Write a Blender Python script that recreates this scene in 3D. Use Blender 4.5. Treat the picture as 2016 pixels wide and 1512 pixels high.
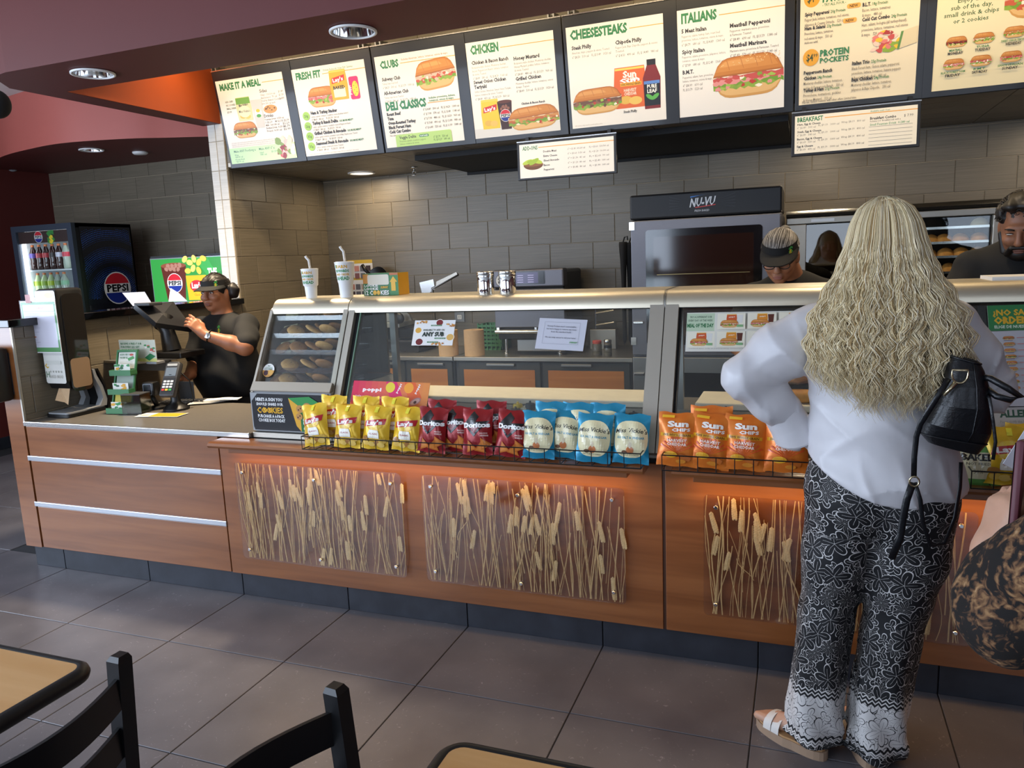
import bpy, bmesh, math, random
import numpy as np
from mathutils import Vector, Matrix, Euler, noise
PI = math.pi
S = bpy.context.scene
COL = S.collection
for o in list(bpy.data.objects): bpy.data.objects.remove(o)

# ------------------------------------------------------------------ camera
FPX = 1500.0
PITCH, ROLL, YAW = -0.16309, 0.042377, 0.367743
CAMLOC = np.array([3.794366, -2.85007, 1.593497])
def _rot():
    cz, sz = math.cos(YAW), math.sin(YAW); cx, sx = math.cos(PITCH), math.sin(PITCH); cy, sy = math.cos(ROLL), math.sin(ROLL)
    return (np.array([[cz, -sz, 0], [sz, cz, 0], [0, 0, 1]]) @ np.array([[1, 0, 0], [0, cx, -sx], [0, sx, cx]])
            @ np.array([[cy, 0, sy], [0, 1, 0], [-sy, 0, cy]]))
RC = _rot()
cam_d = bpy.data.cameras.new('camera'); cam = bpy.data.objects.new('camera', cam_d); COL.objects.link(cam)
cam_d.sensor_width = 36; cam_d.lens = FPX / 2016 * 36; cam_d.clip_start = 0.03
cam.matrix_world = Matrix(((RC[0, 0], RC[0, 2], -RC[0, 1], CAMLOC[0]), (RC[1, 0], RC[1, 2], -RC[1, 1], CAMLOC[1]),
                           (RC[2, 0], RC[2, 2], -RC[2, 1], CAMLOC[2]), (0, 0, 0, 1)))
S.camera = cam
def ray(x, y): return RC @ np.array([(x - 1008) / FPX, 1, (756 - y) / FPX])
def onX(x, y, v): d = ray(x, y); return Vector(CAMLOC + d * ((v - CAMLOC[0]) / d[0]))
def onY(x, y, v): d = ray(x, y); return Vector(CAMLOC + d * ((v - CAMLOC[1]) / d[1]))
def onZ(x, y, v): d = ray(x, y); return Vector(CAMLOC + d * ((v - CAMLOC[2]) / d[2]))

# ------------------------------------------------------------------ world, lights, exposure
W = bpy.data.worlds.new('world'); S.world = W; W.use_nodes = True
W.node_tree.nodes['Background'].inputs[0].default_value = (0.80, 0.89, 1.0, 1)
W.node_tree.nodes['Background'].inputs[1].default_value = 1.0
S.view_settings.view_transform = 'Standard'; S.view_settings.look = 'None'
S.view_settings.gamma = 1.0; S.view_settings.use_curve_mapping = False
S.view_settings.exposure = 0.35
def area(name, loc, rot, sx, sy, power, color, spread=None):
    l = bpy.data.lights.new(name, 'AREA'); l.shape = 'RECTANGLE'; l.size = sx; l.size_y = sy; l.energy = power; l.color = color
    if spread: l.spread = spread
    o = bpy.data.objects.new(name, l); COL.objects.link(o); o.location = loc; o.rotation_euler = rot
    return o
WARM = (1.0, 0.78, 0.48); WARM2 = (1.0, 0.80, 0.55); ORANGE = (1.0, 0.58, 0.22); DAY = (0.68, 0.81, 1.0)
# cove lamps over the menu boards, one per pair of boards
for k in range(5):
    area('cove_lamp', (0.62 + 1.243 * k, 1.02, 3.02), (math.radians(42), 0, 0), 1.0, 0.08, 5.6, WARM)
area('cove_lamp', (.06, 1.30, 3.04), (math.radians(10), math.radians(-25), 0), 0.3, 0.08, 1.2, WARM)  # extra lamp, added to brighten the orange inner face of the soffit
# downlights in the recess over the staff side of the counter
for x, e in ((.50, 32), (2.3, 4), (4.0, 4)): area('recess_lamp', (x, .80, 3.03), (0, 0, 0), .25, .25, e, WARM2, math.radians(110))
# kitchen downlights
for x, y in ((0.46, 2.62), (2.2, 1.95), (3.9, 2.3), (5.3, 2.3)):
    area('kitchen_lamp', (x, y, 2.30), (0, 0, 0), 0.22, 0.22, 5, WARM2)
# lamp strips under the counter shelf
for x0, x1 in ((1.3, 3.2), (3.42, 5.2)):
    area('shelf_lamp', ((x0 + x1) / 2, -0.115, 0.752), (math.radians(12), 0, 0), x1 - x0, 0.03, 2.6, ORANGE)
# daylight through the shop windows on the left and behind the viewer
area('window_daylight', (-3.27, -2.9, 1.65), (math.radians(90), 0, math.radians(-90)), 4.0, 2.1, 200, DAY)
area('window_daylight', (-.4, -5.03, 1.65), (math.radians(90), 0, 0), 4.6, 2.1, 165, DAY)
area('window_daylight', (4.9, -5.03, 1.65), (math.radians(90), 0, 0), 2.6, 2.1, 40, DAY)

# ------------------------------------------------------------------ helpers
def lin(c):
    if isinstance(c, str):
        c = c.lstrip('#'); c = [int(c[i:i + 2], 16) / 255 for i in (0, 2, 4)]
        return tuple(v / 12.92 if v <= .04045 else ((v + .055) / 1.055) ** 2.4 for v in c)
    return tuple(c)
MATS = {}
def mat(name, col, rough=.5, metal=0., var=0., scale=20., bump=0., bscale=None, coat=0., trans=0., alpha=1., emit=0., stretch=(1, 1, 1), col2=None, ior=None, coords='Object', sheen=0., spec=None, subs=0.):
    if name in MATS: return MATS[name]
    m = bpy.data.materials.new(name); m.use_nodes = True; nt = m.node_tree; N = nt.nodes; b = N['Principled BSDF']
    c = lin(col); b.inputs['Base Color'].default_value = (*c, 1); b.inputs['Roughness'].default_value = rough; b.inputs['Metallic'].default_value = metal
    if coat: b.inputs['Coat Weight'].default_value = coat; b.inputs['Coat Roughness'].default_value = .08
    if trans: b.inputs['Transmission Weight'].default_value = trans
    if ior: b.inputs['IOR'].default_value = ior
    if spec is not None: b.inputs['Specular IOR Level'].default_value = spec
    if alpha < 1: b.inputs['Alpha'].default_value = alpha
    if sheen: b.inputs['Sheen Weight'].default_value = sheen
    if subs: b.inputs['Subsurface Weight'].default_value = subs; b.inputs['Subsurface Radius'].default_value = (.02, .008, .005); b.inputs['Subsurface Scale'].default_value = .3
    if emit: b.inputs['Emission Color'].default_value = (*c, 1); b.inputs['Emission Strength'].default_value = emit
    if var or bump or col2:
        tc = N.new('ShaderNodeTexCoord'); mp = N.new('ShaderNodeMapping'); nt.links.new(tc.outputs[coords], mp.inputs[0]); mp.inputs['Scale'].default_value = stretch
        nz = N.new('ShaderNodeTexNoise'); nz.inputs['Scale'].default_value = scale; nz.inputs['Detail'].default_value = 5; nz.inputs['Roughness'].default_value = .6
        nt.links.new(mp.outputs[0], nz.inputs[0])
        if var or col2:
            mx = N.new('ShaderNodeMix'); mx.data_type = 'RGBA'
            rmp = N.new('ShaderNodeMapRange'); rmp.inputs[1].default_value = .3; rmp.inputs[2].default_value = .7
            nt.links.new(nz.outputs['Fac'], rmp.inputs[0]); nt.links.new(rmp.outputs[0], mx.inputs[0])
            c2 = lin(col2) if col2 else tuple(min(1, v * (1 + var)) for v in c)
            c1 = c if col2 else tuple(v * (1 - var) for v in c)
            mx.inputs[6].default_value = (*c1, 1); mx.inputs[7].default_value = (*c2, 1)
            nt.links.new(mx.outputs[2], b.inputs['Base Color'])
        if bump:
            bn = N.new('ShaderNodeBump'); bn.inputs['Strength'].default_value = bump; bn.inputs['Distance'].default_value = .004
            if bscale:
                nz2 = N.new('ShaderNodeTexNoise'); nz2.inputs['Scale'].default_value = bscale; nz2.inputs['Detail'].default_value = 4
                nt.links.new(mp.outputs[0], nz2.inputs[0]); nt.links.new(nz2.outputs['Fac'], bn.inputs['Height'])
            else: nt.links.new(nz.outputs['Fac'], bn.inputs['Height'])
            nt.links.new(bn.outputs[0], b.inputs['Normal'])
    MATS[name] = m
    return m

class MB:
    """collects shapes, links them as one mesh object"""
    def __init__(s): s.v = []; s.f = []; s.mi = []; s.cur = 0
    def add(s, vs, fs):
        n = len(s.v); s.v += [tuple(v) for v in vs]; s.f += [tuple(i + n for i in f) for f in fs]; s.mi += [s.cur] * len(fs); return s
    def box(s, x0, x1, y0, y1, z0, z1, c=0., M=None):
        if c:
            c = min(c, abs(x1 - x0) * .45, abs(y1 - y0) * .45, abs(z1 - z0) * .45)
            bm = bmesh.new(); bmesh.ops.create_cube(bm, size=1)
            for v in bm.verts: v.co = ((x0 + x1) / 2 + v.co.x * (x1 - x0), (y0 + y1) / 2 + v.co.y * (y1 - y0), (z0 + z1) / 2 + v.co.z * (z1 - z0))
            bmesh.ops.bevel(bm, geom=bm.edges[:], offset=c, segments=2, affect='EDGES', profile=.5)
            bm.verts.index_update(); vs = [v.co.copy() for v in bm.verts]; fs = [[v.index for v in f.verts] for f in bm.faces]; bm.free()
        else:
            vs = [Vector((x, y, z)) for x in (x0, x1) for y in (y0, y1) for z in (z0, z1)]
            fs = [(0, 1, 3, 2), (4, 6, 7, 5), (0, 4, 5, 1), (2, 3, 7, 6), (0, 2, 6, 4), (1, 5, 7, 3)]
        if M is not None: vs = [M @ v for v in vs]
        return s.add(vs, fs)
    def tube(s, pts, r, n=8, cap=True, flat=None, up=None, closed=False):
        pts = [Vector(p) for p in pts]; rs = r if isinstance(r, (list, tuple)) else [r] * len(pts); vs = []; L = len(pts)
        prev = None
        for i, p in enumerate(pts):
            if closed: t = pts[(i + 1) % L] - pts[i - 1]
            else: t = pts[min(i + 1, L - 1)] - pts[max(i - 1, 0)]
            t.normalize()
            if prev is None:
                a = Vector(up) if up is not None else (Vector((0, 0, 1)) if abs(t.z) < .9 else Vector((1, 0, 0)))
            else: a = prev
            a = (a - t * a.dot(t))
            if a.length < 1e-6: a = t.orthogonal()
            a.normalize(); prev = a; b = t.cross(a)
            for k in range(n):
                an = 2 * PI * (k + .5) / n
                vs.append(p + a * (math.cos(an) * rs[i] * (flat if flat else 1)) + b * (math.sin(an) * rs[i]))
        fs = []
        R = L if closed else L - 1
        for i in range(R):
            j = (i + 1) % L
            for k in range(n): fs.append((i * n + k, i * n + (k + 1) % n, j * n + (k + 1) % n, j * n + k))
        if cap and not closed: fs.append(tuple(range(n))[::-1]); fs.append(tuple(range((L - 1) * n, L * n)))
        return s.add(vs, fs)
    def lathe(s, prof, n=24, c=(0, 0, 0), M=None, cap=True):
        vs = []
        for r, z in prof:
            for k in range(n):
                a = 2 * PI * k / n; vs.append(Vector((c[0] + r * math.cos(a), c[1] + r * math.sin(a), c[2] + z)))
        fs = [(i * n + k, i * n + (k + 1) % n, (i + 1) * n + (k + 1) % n, (i + 1) * n + k) for i in range(len(prof) - 1) for k in range(n)]
        if cap:
            if prof[0][0] > 1e-5: fs.append(tuple(range(n))[::-1])
            if prof[-1][0] > 1e-5: fs.append(tuple(range((len(prof) - 1) * n, len(prof) * n)))
        if M is not None: vs = [M @ v for v in vs]
        return s.add(vs, fs)
    def prism(s, poly, a, b, axis='y'):
        """2D polygon extruded along an axis; poly in (x,z) for y, (y,z) for x, (x,y) for z"""
        n = len(poly); f = {'y': lambda p, t: (p[0], t, p[1]), 'x': lambda p, t: (t, p[0], p[1]), 'z': lambda p, t: (p[0], p[1], t)}[axis]
        vs = [f(p, a) for p in poly] + [f(p, b) for p in poly]
        fs = [tuple(range(n)), tuple(range(2 * n - 1, n - 1, -1))] + [(i, i + n, (i + 1) % n + n, (i + 1) % n) for i in range(n)]
        return s.add(vs, fs)
    def strip(s, A, B, closed=False):
        n = len(A); R = n if closed else n - 1
        return s.add(list(A) + list(B), [(i, (i + 1) % n, n + (i + 1) % n, n + i) for i in range(R)])
    def ball(s, c, r, n=12, m=8, M=None):
        rx, ry, rz = r if isinstance(r, (tuple, list)) else (r, r, r)
        vs = [Vector((0, 0, -rz))]
        for i in range(1, m):
            t = -PI / 2 + PI * i / m
            for k in range(n): vs.append(Vector((rx * math.cos(t) * math.cos(2 * PI * k / n), ry * math.cos(t) * math.sin(2 * PI * k / n), rz * math.sin(t))))
        vs.append(Vector((0, 0, rz)))
        fs = [(0, 1 + (k + 1) % n, 1 + k) for k in range(n)]
        for i in range(m - 2):
            for k in range(n): fs.append((1 + i * n + k, 1 + i * n + (k + 1) % n, 1 + (i + 1) * n + (k + 1) % n, 1 + (i + 1) * n + k))
        e = len(vs) - 1; fs += [(e, e - n + k, e - n + (k + 1) % n) for k in range(n)]
        if M is not None: vs = [M @ v for v in vs]
        return s.add([v + Vector(c) for v in vs], fs)
    def mesh(s, name, m, smooth=False):
        me = bpy.data.meshes.new(name); me.from_pydata(s.v, [], s.f)
        for x in (m if isinstance(m, (list, tuple)) else [m]): me.materials.append(x)
        me.polygons.foreach_set('material_index', s.mi)
        bm = bmesh.new(); bm.from_mesh(me); bmesh.ops.recalc_face_normals(bm, faces=bm.faces[:]); bm.to_mesh(me); bm.free()
        if smooth:
            me.polygons.foreach_set('use_smooth', [True] * len(me.polygons))
            if smooth is not True: me.set_sharp_from_angle(angle=math.radians(smooth))
        return me
    def build(s, name, m, parent=None, smooth=False, loc=None, rot=None):
        return link(name, s.mesh(name, m, smooth), parent, loc, rot)
def link(name, me, parent=None, loc=None, rot=None):
    o = bpy.data.objects.new(name, me); COL.objects.link(o)
    if parent: o.parent = parent
    if loc is not None: o.location = loc
    if rot is not None: o.rotation_euler = rot
    return o
def tag(o, label, cat, group=None, kind=None):
    o['label'] = label; o['category'] = cat
    if group: o['group'] = group
    if kind: o['kind'] = kind
    return o
def thing(name, label, cat, loc=(0, 0, 0), rz=0, group=None, rot=None):
    o = bpy.data.objects.new(name, None); COL.objects.link(o); o.location = loc; o.rotation_euler = rot if rot else (0, 0, rz); o.empty_display_size = .05
    return tag(o, label, cat, group)
def struct(o): o['kind'] = 'structure'; return o
def dup(root, label=None, loc=None, rz=None, group=None):
    r = root.copy(); COL.objects.link(r)
    if loc is not None: r.location = loc
    if rz is not None: r.rotation_euler[2] = rz
    if label: r['label'] = label
    if group: r['group'] = group
    def rec(a, b):
        for ch in [o for o in a.children]:
            c = ch.copy(); COL.objects.link(c); c.parent = b; rec(ch, c)
    rec(root, r)
    return r
def bx(name, x0, x1, y0, y1, z0, z1, m, parent=None, c=0., smooth=False):
    return MB().box(x0, x1, y0, y1, z0, z1, c).build(name, m, parent, smooth)

# ------------------------------------------------------------------ flat prints (signs, labels, screens)
def print_mat(name='print', rough=.45, emit=0., coat=0.):
    if name in MATS: return MATS[name]
    m = bpy.data.materials.new(name); m.use_nodes = True; N = m.node_tree.nodes; b = N['Principled BSDF']
    a = N.new('ShaderNodeAttribute'); a.attribute_name = 'ink'; m.node_tree.links.new(a.outputs['Color'], b.inputs['Base Color'])
    b.inputs['Roughness'].default_value = rough; b.inputs['Coat Weight'].default_value = coat
    if emit: m.node_tree.links.new(a.outputs['Color'], b.inputs['Emission Color']); b.inputs['Emission Strength'].default_value = emit
    MATS[name] = m
    return m
TXT = {}
def glyphs(text, bold, res):
    k = (text, bold, res)
    if k not in TXT:
        cu = bpy.data.curves.new('t', 'FONT'); cu.body = text; cu.size = 1; cu.resolution_u = res; cu.offset = bold; cu.align_x = 'LEFT'
        o = bpy.data.objects.new('t', cu); me = bpy.data.meshes.new_from_object(o)
        vs = [(v.co.x, v.co.y) for v in me.vertices]; fs = [tuple(p.vertices) for p in me.polygons]
        bpy.data.meshes.remove(me); bpy.data.objects.remove(o); bpy.data.curves.remove(cu)
        xs = [v[0] for v in vs] or [0, 1]
        TXT[k] = (vs, fs, min(xs), max(xs))
    return TXT[k]
class Print:
    """flat print in a local plane: u right, v up, seen from -Y"""
    def __init__(s): s.v = []; s.f = []; s.c = []; s.L = 0; s.fn = None
    def poly(s, pts, col, z=None):
        if z is None: s.L += 1; z = s.L
        n = len(s.v); s.v += [(p[0], z, p[1]) for p in pts]; s.f.append(tuple(range(n, n + len(pts)))); s.c.append(lin(col)); return s
    def rect(s, u, v, w, h, col): return s.poly([(u, v), (u + w, v), (u + w, v + h), (u, v + h)], col)
    def rrect(s, u, v, w, h, r, col):
        p = []
        for cx, cy, a0 in ((u + w - r, v + r, -90), (u + w - r, v + h - r, 0), (u + r, v + h - r, 90), (u + r, v + r, 180)):
            for k in range(5): a = math.radians(a0 + k * 22.5); p.append((cx + r * math.cos(a), cy + r * math.sin(a)))
        return s.poly(p, col)
    def ell(s, u, v, a, b, col, n=20, rot=0., a0=0., a1=360.):
        c, t = math.cos(rot), math.sin(rot); p = []
        for k in range(n + (0 if a1 - a0 >= 360 else 1)):
            an = math.radians(a0 + (a1 - a0) * k / n); x, y = a * math.cos(an), b * math.sin(an); p.append((u + x * c - y * t, v + x * t + y * c))
        return s.poly(p, col)
    def blob(s, u, v, a, b, col, jag=.25, n=14, rng=random):
        return s.poly([(u + a * (1 + rng.uniform(-jag, jag)) * math.cos(2 * PI * k / n), v + b * (1 + rng.uniform(-jag, jag)) * math.sin(2 * PI * k / n)) for k in range(n)], col)
    def text(s, t, u, v, h, col, w=None, align='l', bold=.0, cond=1., rot=0., res=1, shear=0., arch=0.):
        """cap height h (m); w: fit width"""
        vs, fs, a, b = glyphs(t, bold, res); k = h / .70; kx = k * cond
        if w: kx = w / max(b - a, 1e-3)
        wd = (b - a) * kx; off = {'l': 0, 'c': -wd / 2, 'r': -wd}[align]; s.L += 1; n = len(s.v); c, d = math.cos(rot), math.sin(rot)
        for x, y in vs:
            X = (x - a) * kx + off; Y = y * k + arch * (1 - ((x - a) / max(b - a, 1e-3) * 2 - 1) ** 2); X += shear * Y; s.v.append((u + X * c - Y * d, s.L, v + X * d + Y * c))
        for f in fs: s.f.append(tuple(i + n for i in f)); s.c.append(lin(col))
        return s
    def build(s, name, m, parent=None, loc=None, rot=None, step=.00025, fn=None):
        me = bpy.data.meshes.new(name)
        pts = [(x, -y * step, z) for x, y, z in s.v]
        if fn: pts = [fn(*p) for p in pts]
        me.from_pydata(pts, [], s.f); me.materials.append(m)
        at = me.attributes.new('ink', 'FLOAT_COLOR', 'FACE')
        at.data.foreach_set('color', [x for c in s.c for x in (*c, 1.)])
        return link(name, me, parent, loc, rot)
# ------------------------------------------------------------------ materials
def wood_mat(name, ca, cb, rough=.32, axis='x', coat=.25):
    m = bpy.data.materials.new(name); m.use_nodes = True; nt = m.node_tree; N = nt.nodes; b = N['Principled BSDF']
    tc = N.new('ShaderNodeTexCoord'); mp = N.new('ShaderNodeMapping'); nt.links.new(tc.outputs['Object'], mp.inputs[0])
    mp.inputs['Scale'].default_value = {'x': (.8, 9, 11), 'z': (11, 9, .8), 'y': (9, .8, 11)}[axis]
    n1 = N.new('ShaderNodeTexNoise'); n1.inputs['Scale'].default_value = 1.6; n1.inputs['Detail'].default_value = 7; n1.inputs['Distortion'].default_value = .6; nt.links.new(mp.outputs[0], n1.inputs[0])
    r = N.new('ShaderNodeMapRange'); r.inputs[1].default_value = .32; r.inputs[2].default_value = .68; nt.links.new(n1.outputs['Fac'], r.inputs[0])
    mx = N.new('ShaderNodeMix'); mx.data_type = 'RGBA'; mx.inputs[6].default_value = (*lin(ca), 1); mx.inputs[7].default_value = (*lin(cb), 1)
    nt.links.new(r.outputs[0], mx.inputs[0]); nt.links.new(mx.outputs[2], b.inputs['Base Color']); b.inputs['Roughness'].default_value = rough; b.inputs['Coat Weight'].default_value = coat; b.inputs['Coat Roughness'].default_value = .15
    MATS[name] = m
    return m
WOOD = wood_mat('cherry_laminate', '#74421f', '#8f5830', rough=.28, coat=.5)
WOODZ = wood_mat('maple_door', '#a3642c', '#b87a3a', axis='x')
TABLEW = wood_mat('table_laminate', '#d8a060', '#e6b478', rough=.4)
STEEL = mat('brushed_steel', '#a9a398', .42, 1., var=.05, scale=30, stretch=(1, 40, 40))
STEELB = mat('bright_steel', '#d9d8d4', .22, 1.)
STEELD = mat('dull_steel', '#8c8b88', .45, 1., var=.08, scale=30, stretch=(1, 30, 30))
ALU = mat('painted_aluminium', '#b4ada0', .38, .55)
CHROME = mat('chrome', '#e8e8e8', .08, 1.)
BLACK = mat('black_plastic', '#0d0d0f', .38)
BLACKM = mat('matte_black', '#0a0a0b', .7)
BLACKG = mat('gloss_black', '#060607', .12, coat=.5)
FRAME = mat('menu_frame_black', '#14151a', .42, coat=.2)
GREYP = mat('grey_plastic', '#8d8f91', .45)
GREYD = mat('dark_grey', '#37383b', .5)
WHITE = mat('white_plastic', '#e8e8e6', .4)
PAPERW = mat('white_paper', '#eceae6', .7)
CREAM = mat('kraft_paper', '#c3a27c', .8, var=.06, scale=60)
KRAFT = mat('brown_paper', '#b08c66', .85, var=.08, scale=40)
GREEN = mat('green_plastic', '#3d7a4e', .45)
MAROON = mat('maroon_paint', '#5c211d', .55, var=.03, scale=3)
REDP = mat('red_paint', '#b45f54', .5, var=.03, scale=3)
ORANGE_LIT = mat('orange_lit_face', '#b8501f', .5, var=.03, scale=3)  # warm lamp light on the soffit's inner face, put into the colour
CEILW = mat('white_ceiling', '#d8d6d2', .8)
GROUT = mat('wall_grout', '#b3a48c', .9)
GROUTF = mat('floor_grout', '#26262a', .9)
def tile_mat(name, ca, cb, rough, lines):
    m = bpy.data.materials.new(name); m.use_nodes = True; nt = m.node_tree; N = nt.nodes; b = N['Principled BSDF']
    tc = N.new('ShaderNodeTexCoord'); oi = N.new('ShaderNodeObjectInfo'); ad = N.new('ShaderNodeVectorMath'); ad.operation = 'MULTIPLY_ADD'
    ad.inputs[1].default_value = (1, 1, 1); cb2 = N.new('ShaderNodeCombineXYZ'); ml = N.new('ShaderNodeMath'); ml.operation = 'MULTIPLY'; ml.inputs[1].default_value = 37
    nt.links.new(oi.outputs['Random'], ml.inputs[0])
    for i in range(3): nt.links.new(ml.outputs[0], cb2.inputs[i])
    nt.links.new(tc.outputs['Object'], ad.inputs[0]); nt.links.new(cb2.outputs[0], ad.inputs[2])
    mp = N.new('ShaderNodeMapping'); nt.links.new(ad.outputs[0], mp.inputs[0]); mp.inputs['Scale'].default_value = lines
    n1 = N.new('ShaderNodeTexNoise'); n1.inputs['Scale'].default_value = 1; n1.inputs['Detail'].default_value = 4; nt.links.new(mp.outputs[0], n1.inputs[0])
    r = N.new('ShaderNodeMapRange'); r.inputs[1].default_value = .3; r.inputs[2].default_value = .7; nt.links.new(n1.outputs['Fac'], r.inputs[0])
    mx = N.new('ShaderNodeMix'); mx.data_type = 'RGBA'; mx.inputs[6].default_value = (*lin(ca), 1); mx.inputs[7].default_value = (*lin(cb), 1); nt.links.new(r.outputs[0], mx.inputs[0])
    hs = N.new('ShaderNodeHueSaturation'); mr = N.new('ShaderNodeMapRange'); mr.inputs[3].default_value = .93; mr.inputs[4].default_value = 1.05; nt.links.new(oi.outputs['Random'], mr.inputs[0]); nt.links.new(mr.outputs[0], hs.inputs['Value'])
    nt.links.new(mx.outputs[2], hs.inputs['Color']); nt.links.new(hs.outputs[0], b.inputs['Base Color']); b.inputs['Roughness'].default_value = rough
    bn = N.new('ShaderNodeBump'); bn.inputs['Strength'].default_value = .25; bn.inputs['Distance'].default_value = .003; nt.links.new(n1.outputs['Fac'], bn.inputs['Height']); nt.links.new(bn.outputs[0], b.inputs['Normal'])
    MATS[name] = m
    return m
WTILE = tile_mat('wall_tile', '#6c6454', '#7e7463', .38, (3, 3, 150))
CTILE = tile_mat('column_tile', '#c9c3b6', '#d8d3c8', .35, (3, 3, 150))
BTILE = tile_mat('base_tile', '#22242b', '#2f323a', .4, (9, 9, 9))
def floor_mat():
    m = bpy.data.materials.new('floor_tile'); m.use_nodes = True; nt = m.node_tree; N = nt.nodes; b = N['Principled BSDF']
    tc = N.new('ShaderNodeTexCoord'); oi = N.new('ShaderNodeObjectInfo'); g = N.new('ShaderNodeVectorMath'); g.operation = 'ADD'; nt.links.new(tc.outputs['Object'], g.inputs[0]); nt.links.new(oi.outputs['Location'], g.inputs[1])
    n1 = N.new('ShaderNodeTexNoise'); n1.inputs['Scale'].default_value = 3.2; n1.inputs['Detail'].default_value = 6; nt.links.new(g.outputs[0], n1.inputs[0])
    n2 = N.new('ShaderNodeTexNoise'); n2.inputs['Scale'].default_value = 34; n2.inputs['Detail'].default_value = 3; n2.inputs['Distortion'].default_value = 2.2; nt.links.new(g.outputs[0], n2.inputs[0])
    r1 = N.new('ShaderNodeMapRange'); r1.inputs[1].default_value = .3; r1.inputs[2].default_value = .75; nt.links.new(n1.outputs['Fac'], r1.inputs[0])
    r2 = N.new('ShaderNodeMapRange'); r2.inputs[1].default_value = .66; r2.inputs[2].default_value = .74; nt.links.new(n2.outputs['Fac'], r2.inputs[0])
    mm = N.new('ShaderNodeMath'); mm.operation = 'MULTIPLY'; nt.links.new(r1.outputs[0], mm.inputs[0]); nt.links.new(r2.outputs[0], mm.inputs[1])
    mx = N.new('ShaderNodeMix'); mx.data_type = 'RGBA'; mx.inputs[6].default_value = (*lin('#565357'), 1); mx.inputs[7].default_value = (*lin('#6c686b'), 1); nt.links.new(r1.outputs[0], mx.inputs[0])
    mx2 = N.new('ShaderNodeMix'); mx2.data_type = 'RGBA'; mx2.inputs[7].default_value = (*lin('#a09b9d'), 1); nt.links.new(mm.outputs[0], mx2.inputs[0]); nt.links.new(mx.outputs[2], mx2.inputs[6])
    nt.links.new(mx2.outputs[2], b.inputs['Base Color']); b.inputs['Roughness'].default_value = .34
    MATS['floor_tile'] = m
    return m
FTILE = floor_mat()
def glass_mat(name, tint=(1, 1, 1), gloss=.06, rough=.02):
    m = bpy.data.materials.new(name); m.use_nodes = True; nt = m.node_tree; N = nt.nodes; out = N['Material Output']; N.remove(N['Principled BSDF'])
    t = N.new('ShaderNodeBsdfTransparent'); t.inputs[0].default_value = (*tint, 1); g = N.new('ShaderNodeBsdfGlossy'); g.inputs['Roughness'].default_value = rough
    fr = N.new('ShaderNodeLayerWeight'); fr.inputs[0].default_value = .5; pw = N.new('ShaderNodeMath'); pw.operation = 'POWER'; pw.inputs[1].default_value = 5.; nt.links.new(fr.outputs['Facing'], pw.inputs[0])
    ml = N.new('ShaderNodeMath'); ml.operation = 'MULTIPLY_ADD'; ml.inputs[1].default_value = .8; ml.inputs[2].default_value = gloss; nt.links.new(pw.outputs[0], ml.inputs[0]); mx = N.new('ShaderNodeMixShader'); nt.links.new(ml.outputs[0], mx.inputs[0]); nt.links.new(t.outputs[0], mx.inputs[1]); nt.links.new(g.outputs[0], mx.inputs[2]); nt.links.new(mx.outputs[0], out.inputs[0])
    MATS[name] = m
    return m
GLASS = glass_mat('clear_glass', (.97, .99, .98), .05)
ACRYL = glass_mat('acrylic', (.93, .90, .88), .07, .06)
FILM = glass_mat('lamination_film', (.97, .97, .98), .025, .12)
PRINT = print_mat(); PRINTG = print_mat('gloss_print', .25, coat=.3); PRINTE = print_mat('backlit_print', .3, emit=.75); SCREEN = print_mat('screen_print', .2, emit=.5)
SKIN1 = mat('skin_warm', '#9a6446', .5, var=.05, scale=30, subs=.15); SKIN2 = mat('skin_light', '#c79a80', .5, var=.05, scale=30, subs=.15); SKIN3 = mat('skin_olive', '#8a5c42', .5, var=.05, scale=30, subs=.15)
BLACKC = mat('black_cotton', '#0c0d0f', .85, bump=.1, scale=60)

RAIL = mat('champagne_steel', '#d2c8b2', .40, .85, var=.04, scale=30, stretch=(1, 40, 40)); OVENS = mat('oven_steel', '#74747a', .5, .9, var=.05, scale=30, stretch=(1, 30, 30))
# ------------------------------------------------------------------ room shell
YB = 2.934; XW = -.105; YF = -.04; ZS = 2.63; ZC = 3.07
TW, TH = .3455, .205
def tiles(parent, name, m, origin, udir, vdir, pitch_u, pitch_v, gap, thick, cells, clip, out):
    """cells: list of (u0,v0) lower-left corners; clip=(u0,u1,v0,v1)"""
    cache = {}
    for u0, v0 in cells:
        a0, a1, b0, b1 = max(u0 + gap / 2, clip[0]), min(u0 + pitch_u - gap / 2, clip[1]), max(v0 + gap / 2, clip[2]), min(v0 + pitch_v - gap / 2, clip[3])
        if a1 - a0 < .008 or b1 - b0 < .008: continue
        k = (round(a1 - a0, 3), round(b1 - b0, 3))
        if k not in cache:
            hu, hv = k[0] / 2, k[1] / 2; c = .0018; B = MB()
            o, u, v = Vector(out), Vector(udir), Vector(vdir)
            P = [u * su * hu + v * sv * hv for su, sv in ((-1, -1), (1, -1), (1, 1), (-1, 1))]
            Q = [u * su * (hu - c) + v * sv * (hv - c) + o * thick for su, sv in ((-1, -1), (1, -1), (1, 1), (-1, 1))]
            R = [p + o * (thick - c) for p in P]
            B.add(P + R + Q, [(8, 9, 10, 11)] + [(i, (i + 1) % 4, 4 + (i + 1) % 4, 4 + i) for i in range(4)] + [(4 + i, 4 + (i + 1) % 4, 8 + (i + 1) % 4, 8 + i) for i in range(4)])
            cache[k] = B.mesh(name, m)
        link(name, cache[k], parent, Vector(origin) + Vector(udir) * ((a0 + a1) / 2) + Vector(vdir) * ((b0 + b1) / 2))
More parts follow.
